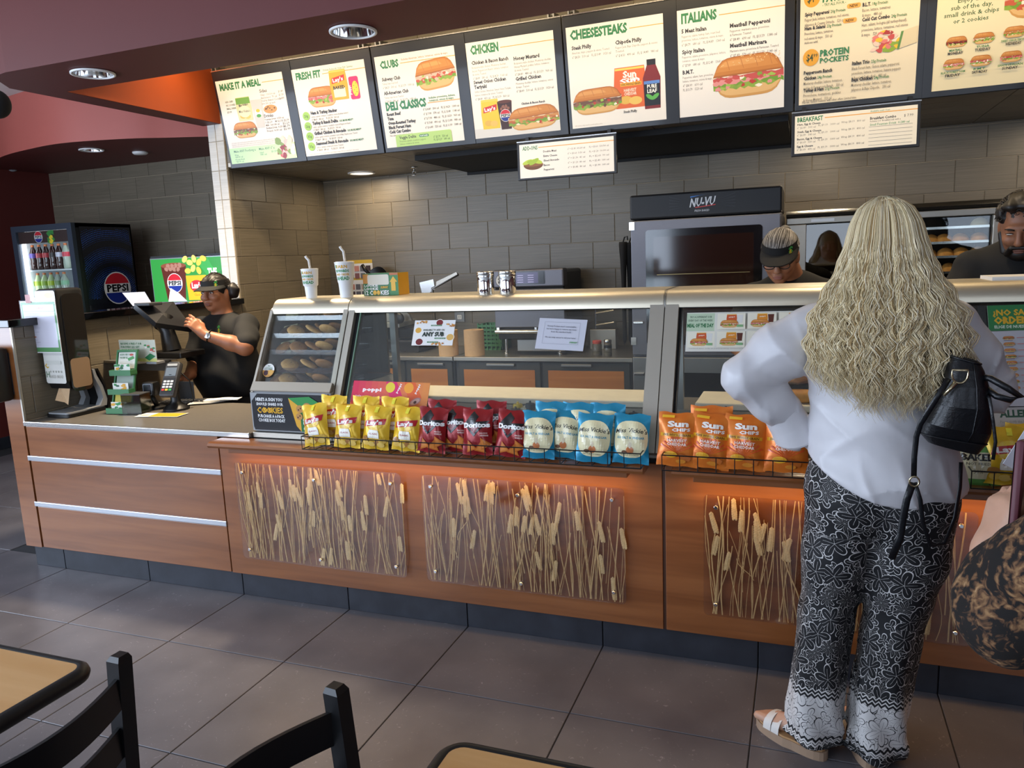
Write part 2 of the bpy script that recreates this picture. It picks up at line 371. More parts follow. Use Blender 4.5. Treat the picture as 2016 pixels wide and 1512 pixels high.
def brickcells(u0, u1, v0, v1, pu, pv, uoff, voff):
    out = []
    j0 = math.floor((v0 - voff) / pv)
    for j in range(j0, math.ceil((v1 - voff) / pv)):
        s = uoff + (pu / 2 if j % 2 else 0); i0 = math.floor((u0 - s) / pu)
        for i in range(i0, math.ceil((u1 - s) / pu)): out.append((s + i * pu, voff + j * pv))
    return out
floor = struct(bx('floor', -3.6, 7.2, -5.2, 3.2, -.06, -.004, GROUTF))
FT = .61
fc = [(k * FT, -.49 + j * FT) for k in range(-6, 11) for j in range(-7, 5)]
fc = [c for c in fc if not (c[1] > 0 and c[0] > -.7) and c[0] > -3.5]
tiles(floor, 'floor_tile', FTILE, (0, 0, -.004), (1, 0, 0), (0, 1, 0), FT, FT, .004, .004, fc, (-3.5, 7, -5.2, 2.93), (0, 0, 1))
# back wall of kitchen and drinks corner
wb = struct(bx('wall_back', -3.5, 7.2, YB, YB + .15, 0, 3.3, GROUT))
VO = 2.102 - TH * 12
cells = brickcells(-3.34, 6.2, .75, 2.64, TW, TH, 2.454 - TW * 40, VO)
tiles(wb, 'wall_tile', WTILE, (0, YB, 0), (1, 0, 0), (0, 0, 1), TW, TH, .004, .006, [c for c in cells if c[0] < -.4 and c[1] > 1.0], (-3.34, -.245, 1.0, 2.64), (0, -1, 0))
tiles(wb, 'wall_tile', WTILE, (0, YB, 0), (1, 0, 0), (0, 0, 1), TW, TH, .004, .006, [c for c in cells if c[0] > -.5 and c[1] > .75], (-.105, 6.2, .85, 2.32), (0, -1, 0))
# side wall of kitchen behind the column, and the half wall beside the till
wl = struct(bx('wall_left', -.245, XW, 1.745, YB, 0, ZC, GROUT))
cl = brickcells(1.745, YB, .8, 2.64, TW, TH, 1.745 + .05, VO)
tiles(wl, 'wall_tile', WTILE, (XW, 0, 0), (0, 1, 0), (0, 0, 1), TW, TH, .004, .006, cl, (1.752, YB - .006, .8, 2.9), (1, 0, 0))
tiles(wl, 'column_tile', CTILE, (0, 1.745, 0), (1, 0, 0), (0, 0, 1), .07, TH, .004, .006, [(-.245 + .07 * i, VO + TH * j) for i in range(2) for j in range(5, 16)], (-.245, -.099, 1.39, 2.63), (0, -1, 0))
hw = struct(bx('wall_half', -.225, XW, -.03, 1.745, .131, 1.345, GROUT))
ch = brickcells(-.03, 1.745, .84, 1.345, TW, TH, .03, VO)
tiles(hw, 'wall_tile', WTILE, (XW, 0, 0), (0, 1, 0), (0, 0, 1), TW, TH, .004, .006, ch, (-.028, 1.742, .845, 1.345), (1, 0, 0))
bx('end_panel', -.228, XW - .002, -.042, -.03, .13, 1.345, WOOD, hw)
bx('edge_trim', XW - .002, XW + .008, -.042, -.03, .84, 1.345, ALU, hw)
struct(bx('trim_1', -.27, -.065, -.075, 1.742, 1.347, 1.388, BLACKG, c=.004))
# tiled bulkhead behind the menu boards and tiled kitchen soffit
bk = struct(bx('wall_bulkhead', -.105, 7, 1.755, 1.90, 2.335, ZC, GROUT))
cb = brickcells(-.1, 6.2, 2.33, 3.1, TW, .105, .1, 2.345)
tiles(bk, 'wall_tile', WTILE, (0, 1.755, 0), (1, 0, 0), (0, 0, 1), TW, .105, .004, .006, [c for c in cb if c[1] > 2.85 or c[1] < 2.36], (-.1, 6.2, 2.36, 3.1), (0, -1, 0))
tiles(bk, 'bullnose_tile', CTILE, (0, 1.749, 0), (1, 0, 0), (0, 0, 1), .25, .034, .005, .012, [(-.09 + .25 * i, 2.324) for i in range(25)], (-.1, 6.2, 2.32, 2.36), (0, -1, 0))
ks = struct(bx('ceiling_kitchen', -.105, 7, 1.76, YB, 2.326, 2.40, GROUT))
tiles(ks, 'soffit_tile', WTILE, (0, 0, 2.326), (1, 0, 0), (0, 1, 0), .61, .195, .004, .006, [(-.1 + .61 * i, 1.765 + .195 * j) for i in range(10) for j in range(6)], (-.1, 6.1, 1.765, YB - .006), (0, 0, -1))
# maroon soffit: front beam, left beam, inner face coloured orange as lit by lamps
so = MB(); so.prism([(-.30, .30), (-.14, .09), (.0, .06), (7, .06), (7, .51), (-.13, .51), (-.13, 1.745), (-.285, 1.745)], ZS, ZC, 'z'); soff = struct(so.build('ceiling_soffit', MAROON))
struct(bx('trim_2', -.13, -.124, .51, 1.745, ZS + .002, ZC, ORANGE_LIT))
struct(bx('ceiling', -3.6, 7.2, -5.2, 3.1, ZC, ZC + .06, CEILW))
# soffit over the drinks corner with its curved red face
cur = [onZ(x, y, ZS) for x, y in ((0, 310), (60, 293), (130, 281), (250, 273), (330, 271), (404, 269))]
pts = [(-3.5, 2.36)] + [(p.x, p.y) for p in cur] + [(-.26, 2.28)]
sm = []
for i in range(len(pts) - 1):
    p0, p1, p2, p3 = pts[max(i - 1, 0)], pts[i], pts[i + 1], pts[min(i + 2, len(pts) - 1)]
    for k in range(6):
        t = k / 6; sm.append(tuple(.5 * (2 * p1[j] + (p2[j] - p0[j]) * t + (2 * p0[j] - 5 * p1[j] + 4 * p2[j] - p3[j]) * t * t + (3 * p1[j] - p0[j] - 3 * p2[j] + p3[j]) * t ** 3) for j in (0, 1)))
sm.append(pts[-1])
sb = MB().prism(sm + [(-.26, YB), (-3.5, YB)], ZS, ZC, 'z'); o = struct(sb.build('ceiling_corner', [MAROON, REDP], smooth=30))
for p in o.data.polygons:
    if abs(p.normal.z) < .5: p.material_index = 1
struct(bx('wall_side', -3.5, -3.34, -5.2, YB, 0, ZC, MAROON))
struct(bx('baseboard_side', -3.34, -3.325, -5, YB, 0, .11, BTILE))
def punch(o, holes):
    for x, y, r in holes:
        c = MB().lathe([(r, ZS - .05), (r, ZS + .14)], 40, c=(x, y, 0)).build('cutter', MAROON); md = o.modifiers.new('hole', 'BOOLEAN'); md.operation = 'DIFFERENCE'; md.object = c; md.solver = 'EXACT'
        dg = bpy.context.evaluated_depsgraph_get(); me = bpy.data.meshes.new_from_object(o.evaluated_get(dg)); o.modifiers.clear(); o.data = me; bpy.data.objects.remove(c)
punch(soff, ((1.889, .304, .0955), (.346, .276, .0955))); punch(o, ((-1.734, 2.052, .0855),))
# fittings in the ceilings
def downlight(c, r, label, depth=.06):
    t = thing('downlight', label, 'ceiling light', c, group='recessed downlights')
    MB().lathe([(r * 1.12, -.001), (r * 1.12, -.008), (r, -.010), (r * .98, -.002), (r * 1.12, -.001)], 32, cap=False).build('trim_ring', WHITE, t, True)
    MB().lathe([(r * .985, -.004), (r * .95, .02), (r * .86, .06), (r * .6, .11), (.001, .115)], 32, cap=False).build('reflector', CHROME, t, True)
    MB().lathe([(r * .42, .105), (r * .46, .075), (r * .3, .055), (.001, .05)], 20, cap=False).build('lamp', WHITE, t, True)
downlight((1.889, .304, ZS - .002), .095, 'large round chrome recessed light in maroon soffit above the fourth menu panel')
downlight((.346, .276, ZS - .002), .095, 'round chrome recessed light at the left end of the maroon soffit, above the orange recess')
downlight((-1.734, 2.052, ZS - .002), .085, 'round chrome recessed light in the soffit above the drinks cooler')
t = tag(MB().lathe([(.001, -.022), (.05, -.022), (.062, -.012), (.062, -.001)], 24).build('ceiling_speaker', WHITE, None, True, (-1.55, 2.38, ZS)), 'small flat white disc on the maroon ceiling beside the cooler light', 'detector')
p = onZ(712, 341, 2.316); t = thing('kitchen_light', 'flat round lit lamp in the tiled soffit behind the menu boards', 'ceiling light', (p.x, p.y, 2.318))
MB().lathe([(.11, 0), (.11, -.006), (.092, -.008), (.092, -.002)], 28, cap=False).build('trim_ring', WHITE, t, True)
MB().lathe([(.001, -.004), (.091, -.004)], 28, cap=False).build('lens', mat('lit_lens', '#ffe9c8', .5, emit=1.6), t)
p = onZ(815, 330, 2.316); t = thing('sprinkler', 'small metal fire sprinkler head hanging from the kitchen soffit', 'sprinkler', (p.x, p.y, 2.318))
MB().lathe([(.03, 0), (.025, -.006), (.008, -.008), (.006, -.03), (.012, -.032), (.001, -.034)], 16).build('body', STEELB, t, True)
B = MB(); B.tube([(-.014, 0, -.03), (-.016, 0, -.045), (0, 0, -.056), (.016, 0, -.045), (.014, 0, -.03)], .0025, 6); B.lathe([(.02, -.058), (.02, -.061), (.001, -.061)], 12); B.build('deflector', STEELB, t)
p = onX(25, 328, -3.33); t = thing('security_camera', 'small dome security camera on the maroon wall above the cooler', 'camera', p)
MB().lathe([(.05, .06), (.055, .045), (.055, .02), (.001, .02)], 20).build('mount', GREYP, t, True)
MB().ball((0.01, -.01, 0), .05, 16, 10).build('dome', GREYP, t, True)
MB().lathe([(.026, 0), (.028, .02), (.018, .022), (.001, .016)], 16, M=Matrix.Translation((.035, -.03, -.012)) @ Euler((math.radians(80), 0, math.radians(45))).to_matrix().to_4x4()).build('lens', BLACKG, t, True)
# dark exhaust hood filling the soffit
h = thing('exhaust_hood', 'flat black extraction hood under the kitchen soffit behind the menu boards', 'hood', (0, 0, 0))
MB().prism([(1.28, 2.0), (3.70, 1.84), (3.70, 2.92), (1.28, 2.92)], 2.285, 2.318, 'z').build('hood_body', BLACKM, h)
bx('hood_lip', 1.27, 3.71, 2.905, 2.92, 2.265, 2.30, BLACKM, h)

# walls with shop windows behind the viewer
struct(bx('wall_front', -3.5, 7.2, -5.2, -5.06, 0, ZC, MAROON)); struct(bx('wall_right', 7.05, 7.2, -5.06, YB, 0, ZC, MAROON))
def shop_window(n, a, b, axis):
    M = (lambda u, d: (u, d)) if axis == 'y' else (lambda u, d: (d, u)); d0 = -5.06 if axis == 'y' else -3.34; o = MB()
    for u in (a, a + (b - a) / 3, a + 2 * (b - a) / 3, b):
        p, q = M(u - .03, d0), M(u + .03, d0 + .05); o.box(min(p[0], q[0]), max(p[0], q[0]), min(p[1], q[1]), max(p[1], q[1]), .55, 2.75)
    for z in (.55, 2.70): p, q = M(a - .03, d0), M(b + .03, d0 + .05); o.box(p[0], q[0], p[1], q[1], z, z + .06)
    struct(o.build('window_%d' % n, ALU))
shop_window(1, -4.9, -.9, 'x'); shop_window(2, -2.7, 1.9, 'y'); shop_window(3, 3.6, 6.2, 'y')
# ------------------------------------------------------------------ till counter
rc = thing('till_counter', 'low cherry wood till counter with two bright metal strips and a grey top', 'counter', (0, 0, 0))
bx('body', -.098, 1.195, -.028, .62, .13, .815, WOOD, rc)
for k, (z0, z1) in enumerate(((.132, .365), (.392, .624), (.651, .814))):
    bx('front_panel', -.096, 1.193, YF, -.028, z0, z1, WOOD, rc, c=.002)
for z in (.380, .638): bx('metal_strip', -.116 + .004, 1.197, YF - .006, -.026, z - .0135, z + .0135, mat('satin_strip', '#c9ccd2', .3, .9), rc, c=.003)
bx('counter_top', -.10, 1.388, -.036, .62, .8165, .838, mat('grey_counter', '#6b655d', .35, var=.08, scale=60), rc)
bx('metal_edge', -.104, 1.388, YF - .008, -.036, .8165, .841, STEELB, rc, c=.003)
def base_row(parent):
    for k, (a, b) in enumerate([(-.225 / 1, 0)] + [(i * FT, (i + 1) * FT) for i in range(10)]):
        bx('base_tile', a + .002, b - .002, 0, .010, 0, .126, BTILE, parent, c=.002)
pl = struct(bx('baseboard_front', -.225, 6.1, .010, .05, 0, .129, BLACKM)); base_row(pl)
# ------------------------------------------------------------------ serving counter
sc = thing('serving_counter', 'long cherry wood serving counter with clear wheat panels and a projecting shelf', 'counter', (0, 0, 0))
for a, b in ((1.199, 3.306), (3.318, 5.42)):
    bx('front_panel', a, b, YF, -.02, .13, .80, WOOD, sc, c=.002)
bx('joint_strip', 3.306, 3.318, YF + .006, -.02, .13, .86, mat('joint_brown', '#4a2a17', .5), sc)
bx('body', 1.20, 5.42, -.018, .80, .13, .814, BLACKM, sc)
for a, b in ((1.235, 3.255), (3.36, 5.4)):
    B = MB(); B.prism([(YF + .002, .785), (-.135, .785), (-.150, .789), (-.157, .800), (-.150, .811), (-.135, .815), (YF + .002, .815)], a, b, 'x'); B.build('shelf', WOOD, sc, 30)
    bx('shelf_support', a + .07, b - .07, -.10, YF - .001, .756, .784, WOOD, sc, c=.002)
bx('steel_deck', 1.392, 5.42, -.025, .80, .816, .842, STEEL, sc, c=.003)
# ------------------------------------------------------------------ wheat panels
WHEAT = mat('dried_wheat', '#e2cc98', .75, var=.12, scale=90); WHEATD = mat('wheat_stem', '#d9bd84', .8, var=.15, scale=60)
def rr_outline(x0, x1, z0, z1, r, n=5):
    p = []
    for cx, cz, a0 in ((x1 - r, z0 + r, -90), (x1 - r, z1 - r, 0), (x0 + r, z1 - r, 90), (x0 + r, z0 + r, 180)):
        for k in range(n): a = math.radians(a0 + 90 * k / (n - 1)); p.append((cx + r * math.cos(a), cz + r * math.sin(a)))
    return p
def wheat_panel(x0, x1, z0, z1, seed):
    rng = random.Random(seed)
    sheet = MB().prism(rr_outline(x0, x1, z0, z1, .018), -.0665, -.0615, 'y').build('wheat_panel', ACRYL, sc)
    sheet['label'] = 'clear acrylic sheet with pressed wheat'
    st = MB(); er = MB()
    ears = 0
    for k in range(104):
        x = rng.uniform(x0 + .01, x1 - .01); lean = rng.uniform(-.06, .06); zb = z0 + .004 if rng.random() < .8 else z0 + rng.uniform(.02, .2); zt = min(z1 - .006, z0 + rng.uniform(.22, .66))
        r = rng.choice((.001, .0013, .0016, .0022, .003)); pts = []; w = rng.uniform(-.014, .014)
        for i in range(8):
            t = i / 7; px = x + lean * t + w * math.sin(t * 5 + k); px = max(x0 + .004, min(x1 - .004, px)); pts.append((px, -.0575 + .0006 * (k % 4), zb + (zt - zb) * t))
        st.tube(pts, r, 4)
        if k % 4 == 0:
            if zt < z1 - .09: bp = pts[-1]
            else: bp = (max(x0 + .02, min(x1 - .02, x)), -.0575, z0 + rng.uniform(-.02, .42)); bp = (bp[0], bp[1], max(bp[2], z0 + .006))
            L = min(rng.uniform(.075, .10), z1 - .008 - bp[2]); an = rng.uniform(-.25, .25)
            if L < .03: continue
            rows = max(4, int(L / .0095))
            for i in range(rows):
                t = i / rows; wd = .0075 * (1 - .5 * t) * (.7 + min(1, t * 4) * .3)
                for s in (-1, 0, 1):
                    er.ball((bp[0] + math.sin(an) * L * t + s * wd, -.0560 - .0008 * (s == 0), bp[2] + (L - .008) * t * math.cos(an) + .004 + (.004 if s == 0 else 0)), (.0046, .0022, .0072), 6, 4)
    st.build('wheat_stems', WHEATD, sheet)['kind'] = 'stuff'
    er.build('wheat_ears', WHEAT, sheet)['kind'] = 'stuff'
    for fx in (.05, .5, .945):
        for fz in (.10, .90):
            M = Matrix.Translation((x0 + (x1 - x0) * fx, -.0665, z0 + (z1 - z0) * (fz - .02 * (fx == .5)))) @ Matrix.Rotation(PI / 2, 4, 'X')
            B = MB(); B.lathe([(.0085, .001), (.0085, .005), (.006, .008), (.001, .008)], 14, M=M); B.lathe([(.006, -.026), (.006, -.006)], 10, M=M); B.build('standoff', CHROME, sheet, 40)
for k, (a, b) in enumerate(((1.30, 2.188), (2.288, 3.165), (3.464, 4.35), (4.45, 5.33))): wheat_panel(a, b, .226, .702, 11 + k)

# ------------------------------------------------------------------ glass serving case: profile in (y,z)
ZT = 1.443
def arc_profile():
    # from back of shelf over the bull nose to under the front edge
    p = [(.56, ZT)] + [(.56 - .04, ZT + .002)]
    for k in range(9):
        a = math.radians(90 + 95 * k / 8); p.append((.245 + .062 * math.cos(a), 1.383 + .062 * math.sin(a)))
    return p
PR = arc_profile(); PRi = [(.56, ZT - .012), (.52, ZT - .010)] + [(.245 + .05 * math.cos(math.radians(90 + 95 * k / 8)), 1.383 + .05 * math.sin(math.radians(90 + 95 * k / 8))) for k in range(9)]
def rail(name, a, b, parent, m=RAIL): return MB().prism(PR + PRi[::-1], a, b, 'x').build(name, m, parent, 35)
GB, GT = Vector((0, .01, .99)), Vector((0, .196, 1.388))     # glass line: bottom / top (y,z)
def slab(name, a, b, m, parent, y_off=0., t=.006, w0=None, low=None, top=None):
    """sloped bar/pane between x=a..b following the glass line"""
    d = (GT - GB).normalized(); n = Vector((0, d.z, -d.y)); lo = GB + d * (low or 0); hi = GT + d * (top or 0); P = []
    for q in (lo, hi):
        for s in (y_off, y_off + t): v = q + n * s; P.append((v.y, v.z))
    return MB().prism([P[0], P[1], P[3], P[2]], a, b, 'x').build(name, m, parent)
# food case, two bays
fc1 = thing('food_case', 'long steel serving case with sloping glass and rounded top above the chip baskets', 'serving case', (0, 0, 0))
rail('top_rail', 1.832, 3.283, fc1); rail('top_rail', 3.287, 5.42, fc1)
rail('joint_ring', 3.2785, 3.2915, fc1, STEELD)
for a, b in ((1.835, 1.865), (3.228, 3.284), (3.288, 3.340)):
    slab('post', a, b, ALU, fc1, y_off=-.012, t=.05, low=-.16)
slab('post_channel', 1.866, 1.885, BLACKM, fc1, y_off=.01, t=.03, low=-.16); slab('post_channel', 3.341, 3.35, BLACKM, fc1, y_off=.01, t=.03, low=-.16)
slab('pane', 1.885, 3.226, GLASS, fc1, y_off=.005, t=.005, low=-.14); slab('pane', 3.350, 5.42, GLASS, fc1, y_off=.005, t=.005, low=-.14)
slab('pane_edge', 1.887, 1.892, mat('glass_edge', '#6f8f7a', .3), fc1, y_off=.002, t=.008, low=-.14)
bx('rail_underside', 1.86, 5.42, .20, .245, 1.372, 1.386, BLACKM, fc1)
for x in (1.86, 3.28): bx('shelf_upright', x, x + .03, .50, .53, .842, 1.432, STEELD, fc1)
# wells: steel deck with pans and a cutting board at the rear
bx('deck', 1.86, 5.42, .03, .50, .845, .862, STEEL, fc1, c=.002)
BOARD = mat('cutting_board', '#d9d3c4', .55, var=.05, scale=14, bump=.1)
for a, b in ((1.90, 3.22), (3.36, 5.3)): bx('cutting_board', a, b, .50, .80, .905, .935, BOARD, fc1, c=.006)
bx('rear_wall', 1.86, 5.42, .49, .80, .842, .903, STEEL, fc1)
k = 0
for a, b in ((1.93, 2.21), (2.22, 2.50), (2.66, 2.92), (2.93, 3.20), (3.40, 3.66), (3.67, 3.94), (3.95, 4.22), (4.23, 4.50)):
    B = MB(); y0, y1, z = .20, .46, .878
    o4 = [(a, y0, z), (b, y0, z), (b, y1, z), (a, y1, z)]; i4 = [(a + .02, y0 + .02, z), (b - .02, y0 + .02, z), (b - .02, y1 - .02, z), (a + .02, y1 - .02, z)]; d4 = [(x + (.012 if x < (a + b) / 2 else -.012), y + (.012 if y < .33 else -.012), z - .014) for x, y, _ in i4]
    B.add(o4 + i4 + d4, [(i, (i + 1) % 4, 4 + (i + 1) % 4, 4 + i) for i in range(4)] + [(4 + i, 4 + (i + 1) % 4, 8 + (i + 1) % 4, 8 + i) for i in range(4)] + [(8, 9, 10, 11)]); B.strip([Vector(p) for p in o4], [Vector((p[0], p[1], z - .014)) for p in o4], True)
    B.build('food_pan', STEELB, fc1)
def bottle_cap(x, y, h, col, lab):
    m = mat('bottle_' + col, col, .45); t = thing('sauce_bottle', lab, 'bottle', (x, y, .863))
    MB().lathe([(.024, 0), (.026, .004), (.026, h * .6), (.018, h * .72)], 18).build('body', mat('sauce_cream', '#d8d0ae', .4), t, 40)
    MB().lathe([(.021, h * .70), (.021, h * .9), (.019, h * .93), (.006, h * .93), (.004, h * 1.02), (.001, h * 1.02)], 18).build('cap', m, t, 40)
for (px, py), h, c, l in (((1015, 808), .10, '#5a4a40', 'brown-capped sauce bottle behind the red chip bags'), ((1022, 798), .115, '#d8b81c', 'yellow-capped sauce bottle behind the red chip bags'),
                          ((1038, 803), .10, '#d9d2b8', 'cream-capped sauce bottle behind the blue chip bags'), ((1046, 797), .12, '#1d2c33', 'black-capped sauce bottle behind the cream-capped one'), ((1430, 808), .12, '#4a3558', 'purple-capped sauce bottle behind the orange chip bags'), ((1258, 806), .09, '#20242a', 'black-capped sauce bottle at the foot of the glass post')):
    p = onZ(px, py, .863 + h * .85); bottle_cap(p.x, max(.08, min(.19, p.y)), h, c, l)
# ------------------------------------------------------------------ cookie case
cc = thing('cookie_case', 'small sloping glass cookie display case at the left end of the serving counter', 'display case', (0, 0, 0))
rail('top_rail', 1.405, 1.828, cc)
for a, b in ((1.392, 1.404), (1.812, 1.828)):
    MB().prism([(-.012, 1.03), (.56, 1.03), (.56, 1.43), (.25, 1.43), (.19, 1.40), (.18, 1.385)], a, b, 'x').build('side_frame', ALU if a < 1.5 else GLASS, cc)
slab('end_bar', 1.392, 1.407, ALU, cc, y_off=-.014, t=.03, low=.03, top=.0); slab('end_bar', 1.806, 1.830, ALU, cc, y_off=-.014, t=.03, low=.03)
slab('pane', 1.408, 1.806, GLASS, cc, y_off=0, t=.004, low=.06)
MB().prism([(.0, 1.035), (-.012, 1.035), (-.014, 1.04), (.012, 1.077), (.024, 1.07)], 1.392, 1.828, 'x').build('bottom_bar', ALU, cc)
bx('case_base', 1.392, 1.828, -.004, .56, .843, 1.033, GREYP, cc, c=.003); bx('case_floor', 1.40, 1.82, .0, .555, 1.034, 1.038, BLACKM, cc)
bx('case_back', 1.405, 1.812, .545, .558, 1.04, 1.428, mat('case_back', '#4a4238', .5), cc)
TRAY = glass_mat('clear_tray', (.86, .86, .88), .10, .1); COOK = [mat('cookie_pale', '#b98747', .85, col2='#d3a765', scale=50, bump=.6, bscale=90), mat('cookie_brown', '#8a5a30', .85, col2='#a9773f', scale=50, bump=.6, bscale=90), mat('cookie_dark', '#3a2418', .85, col2='#4d3222', scale=50, bump=.6, bscale=90)]
CHIP = mat('chocolate_chip', '#2a1812', .5)
def cookie_mesh(kind, seed):
    rng = random.Random(seed); B = MB(); prof = [(.001, 0), (.034, 0), (.041, .004), (.0425, .009), (.039, .014), (.028, .018), (.012, .0195), (.001, .0195)]
    B.lathe(prof, 18); B.v = [(x * (1 + .04 * math.sin(5 * math.atan2(y, x) + seed)), y * (1 + .04 * math.sin(4 * math.atan2(y, x) + seed)), z + .0012 * math.sin(60 * x + seed) * (z > .005)) for x, y, z in B.v]
    B.cur = 1
    for k in range(11):
        a = rng.uniform(0, 6.28); r = rng.uniform(.004, .034); B.ball((r * math.cos(a), r * math.sin(a), .0185 - .006 * (r / .034) ** 2), (.0035, .004, .0028), 6, 4)
    return B.mesh('cookie', [COOK[kind], CHIP], True)
CM = [[cookie_mesh(k, s) for s in (1, 2)] for k in range(3)]
d = (GT - GB); ci = 0; words = ('top', 'second', 'third', 'fourth', 'bottom')
rows = [((557, 640), 1.345, [(622, 2), (660, 1)]), ((553, 690), 1.265, [(560, 2), (588, 0), (622, 0), (650, 0)]), ((545, 650), 1.19, [(553, 1), (590, 1), (618, 1), (640, 0)]), ((535, 690), 1.11, [(545, 2), (570, 0), (606, 0), (637, 1)]), ((520, 740), 1.045, [(533, 1), (563, 0), (595, 2), (628, 1)])]
for r, (_, z, cs) in enumerate(rows):
    t = (z - .99) / (1.388 - .99); yf = .01 + (.196 - .01) * t + .012
    tr = thing('cookie_tray', f'clear shallow cookie tray, {words[r]} one in the cookie case', 'tray', (1.61, yf + .14, z), group='trays in the cookie case')
    B = MB(); B.box(-.195, .195, -.135, .135, 0, .003); B.box(-.195, .195, -.138, -.135, 0, .022); B.box(-.195, .195, .135, .138, 0, .022); B.box(-.195, -.192, -.135, .135, 0, .022); B.box(.192, .195, -.135, .135, 0, .022); B.build('tray_body', TRAY, tr)
    if r < 3 or r == 4:
        lf = thing('paper_liner', f'folded pale wax paper at the left end of the {words[r]} cookie tray', 'paper', (1.44 + .01, yf + .10, z + .0035))
        B = MB(); B.add([(-.02, -.05, 0), (.05, -.05, 0), (.05, .08, 0), (-.02, .08, 0), (-.02, -.02, .045), (.03, .02, .055)], [(0, 1, 2, 3), (0, 1, 4), (1, 5, 4), (1, 2, 5), (2, 3, 5), (3, 4, 5)]); B.build('sheet', mat('wax_paper', '#c9c49a', .6), lf)
    for i, (cx, kind) in enumerate(cs):
        for back in (0, 1):
            p = onY(cx, 700, yf + .07 + .095 * back); x = min(1.765, max(1.455, p.x + .05 * back)); o = link('cookie', CM[kind if not back else (kind + 1) % 3][i % 2], None, (x, yf + .065 + .098 * back, z + .018 + .003 * i), (math.radians(32), math.radians(6 * (i - 1.5)), i))
            nth = ('first', 'second', 'third', 'fourth')[i]
            tag(o, f'{("pale", "brown", "dark")[kind if not back else (kind + 1) % 3]} cookie, {nth} from left in the {"front" if not back else "back"} row of the {words[r]} tray', 'cookie', 'cookies in the display case')
# round sticker on the cookie case glass
pr = Print(); pr.ell(0, 0, .033, .033, '#e9e7e2', 28); pr.ell(0, 0, .033, .033, '#c69045', 18, a0=180, a1=360); pr.ell(-.012, -.013, .013, .013, '#4a2b35'); pr.ell(.014, -.010, .014, .013, '#d9a650')
pr.text('TRY', 0, .018, .006, '#2c5a3c', align='c', bold=.02); pr.text('OUR FAVORITE', 0, .011, .0045, '#3c8a54', align='c', bold=.01, w=.04); pr.text('COOKIES', 0, .002, .007, '#2c5a3c', align='c', bold=.02, w=.046)
q = .33; sy = GB.y + (GT.y - GB.y) * q - .0045; sz = GB.z + (GT.z - GB.z) * q
st = pr.build('sticker', PRINT, cc, (1.443, sy, sz), (-math.atan2(GT.y - GB.y, GT.z - GB.z), 0, 0))
# cookie advert on the case base
sg = thing('cookie_sign', 'black printed cookie sign in a clear frame on the base of the cookie case', 'sign', (1.388, -.012, .848))
bx('backing', 0, .425, 0, .006, 0, .18, GREYP, sg)
pr = Print(); pr.poly([(.012, .004), (.42, .004), (.42, .176), (.04, .176), (.006, .14), (.006, .02)], '#0b0d12')
for i, (tx, c, hh, w) in enumerate((("HERE'S A SIGN YOU", '#e6e6e4', .015, .15), ('SHOULD SHARE OUR', '#e6e6e4', .013, .15), ('COOKIES', '#d9a41f', .026, .145), ('PURCHASE A 6-PACK', '#e6e6e4', .014, .15), ('COOKIE BOX TODAY', '#e6e6e4', .015, .15))):
    pr.text(tx, .03 + .002 * i, (.142, .121, .086, .064, .044)[i], hh, c, w=w, bold=.03)
for dx in (.048, .078): pr.ell(.032 + dx, .099, .010, .012, '#d9a41f'); pr.ell(.034 + dx, .102, .002, .002, '#0b0d12', 8); pr.ell(.029 + dx, .095, .002, .002, '#0b0d12', 8)
pr.poly([(.215, .16), (.25, .03), (.275, .004), (.275, .12)], '#d8a22a'); pr.poly([(.275, .004), (.40, .004), (.40, .13), (.275, .12)], '#1d6b35'); pr.poly([(.215, .16), (.275, .12), (.40, .13), (.33, .168)], '#2c8a45')
for u, v, r in ((.275, .11, .02), (.315, .118, .024), (.27, .075, .018)): pr.ell(u, v, r, r * .9, '#b88646'); pr.ell(u + .004, v + .003, .004, .004, '#4a2b1d', 8); pr.ell(u - .007, v - .004, .004, .004, '#4a2b1d', 8)
pr.text('LOOKIE', .29, .055, .011, '#f0eee8', w=.06, bold=.03); pr.text('LOOKIE', .29, .04, .011, '#f0eee8', w=.06, bold=.03); pr.text('6 COOKIES', .29, .012, .02, '#f0eee8', w=.10, bold=.03)
pr.build('poster', PRINTG, sg, (0, -.0006, 0))
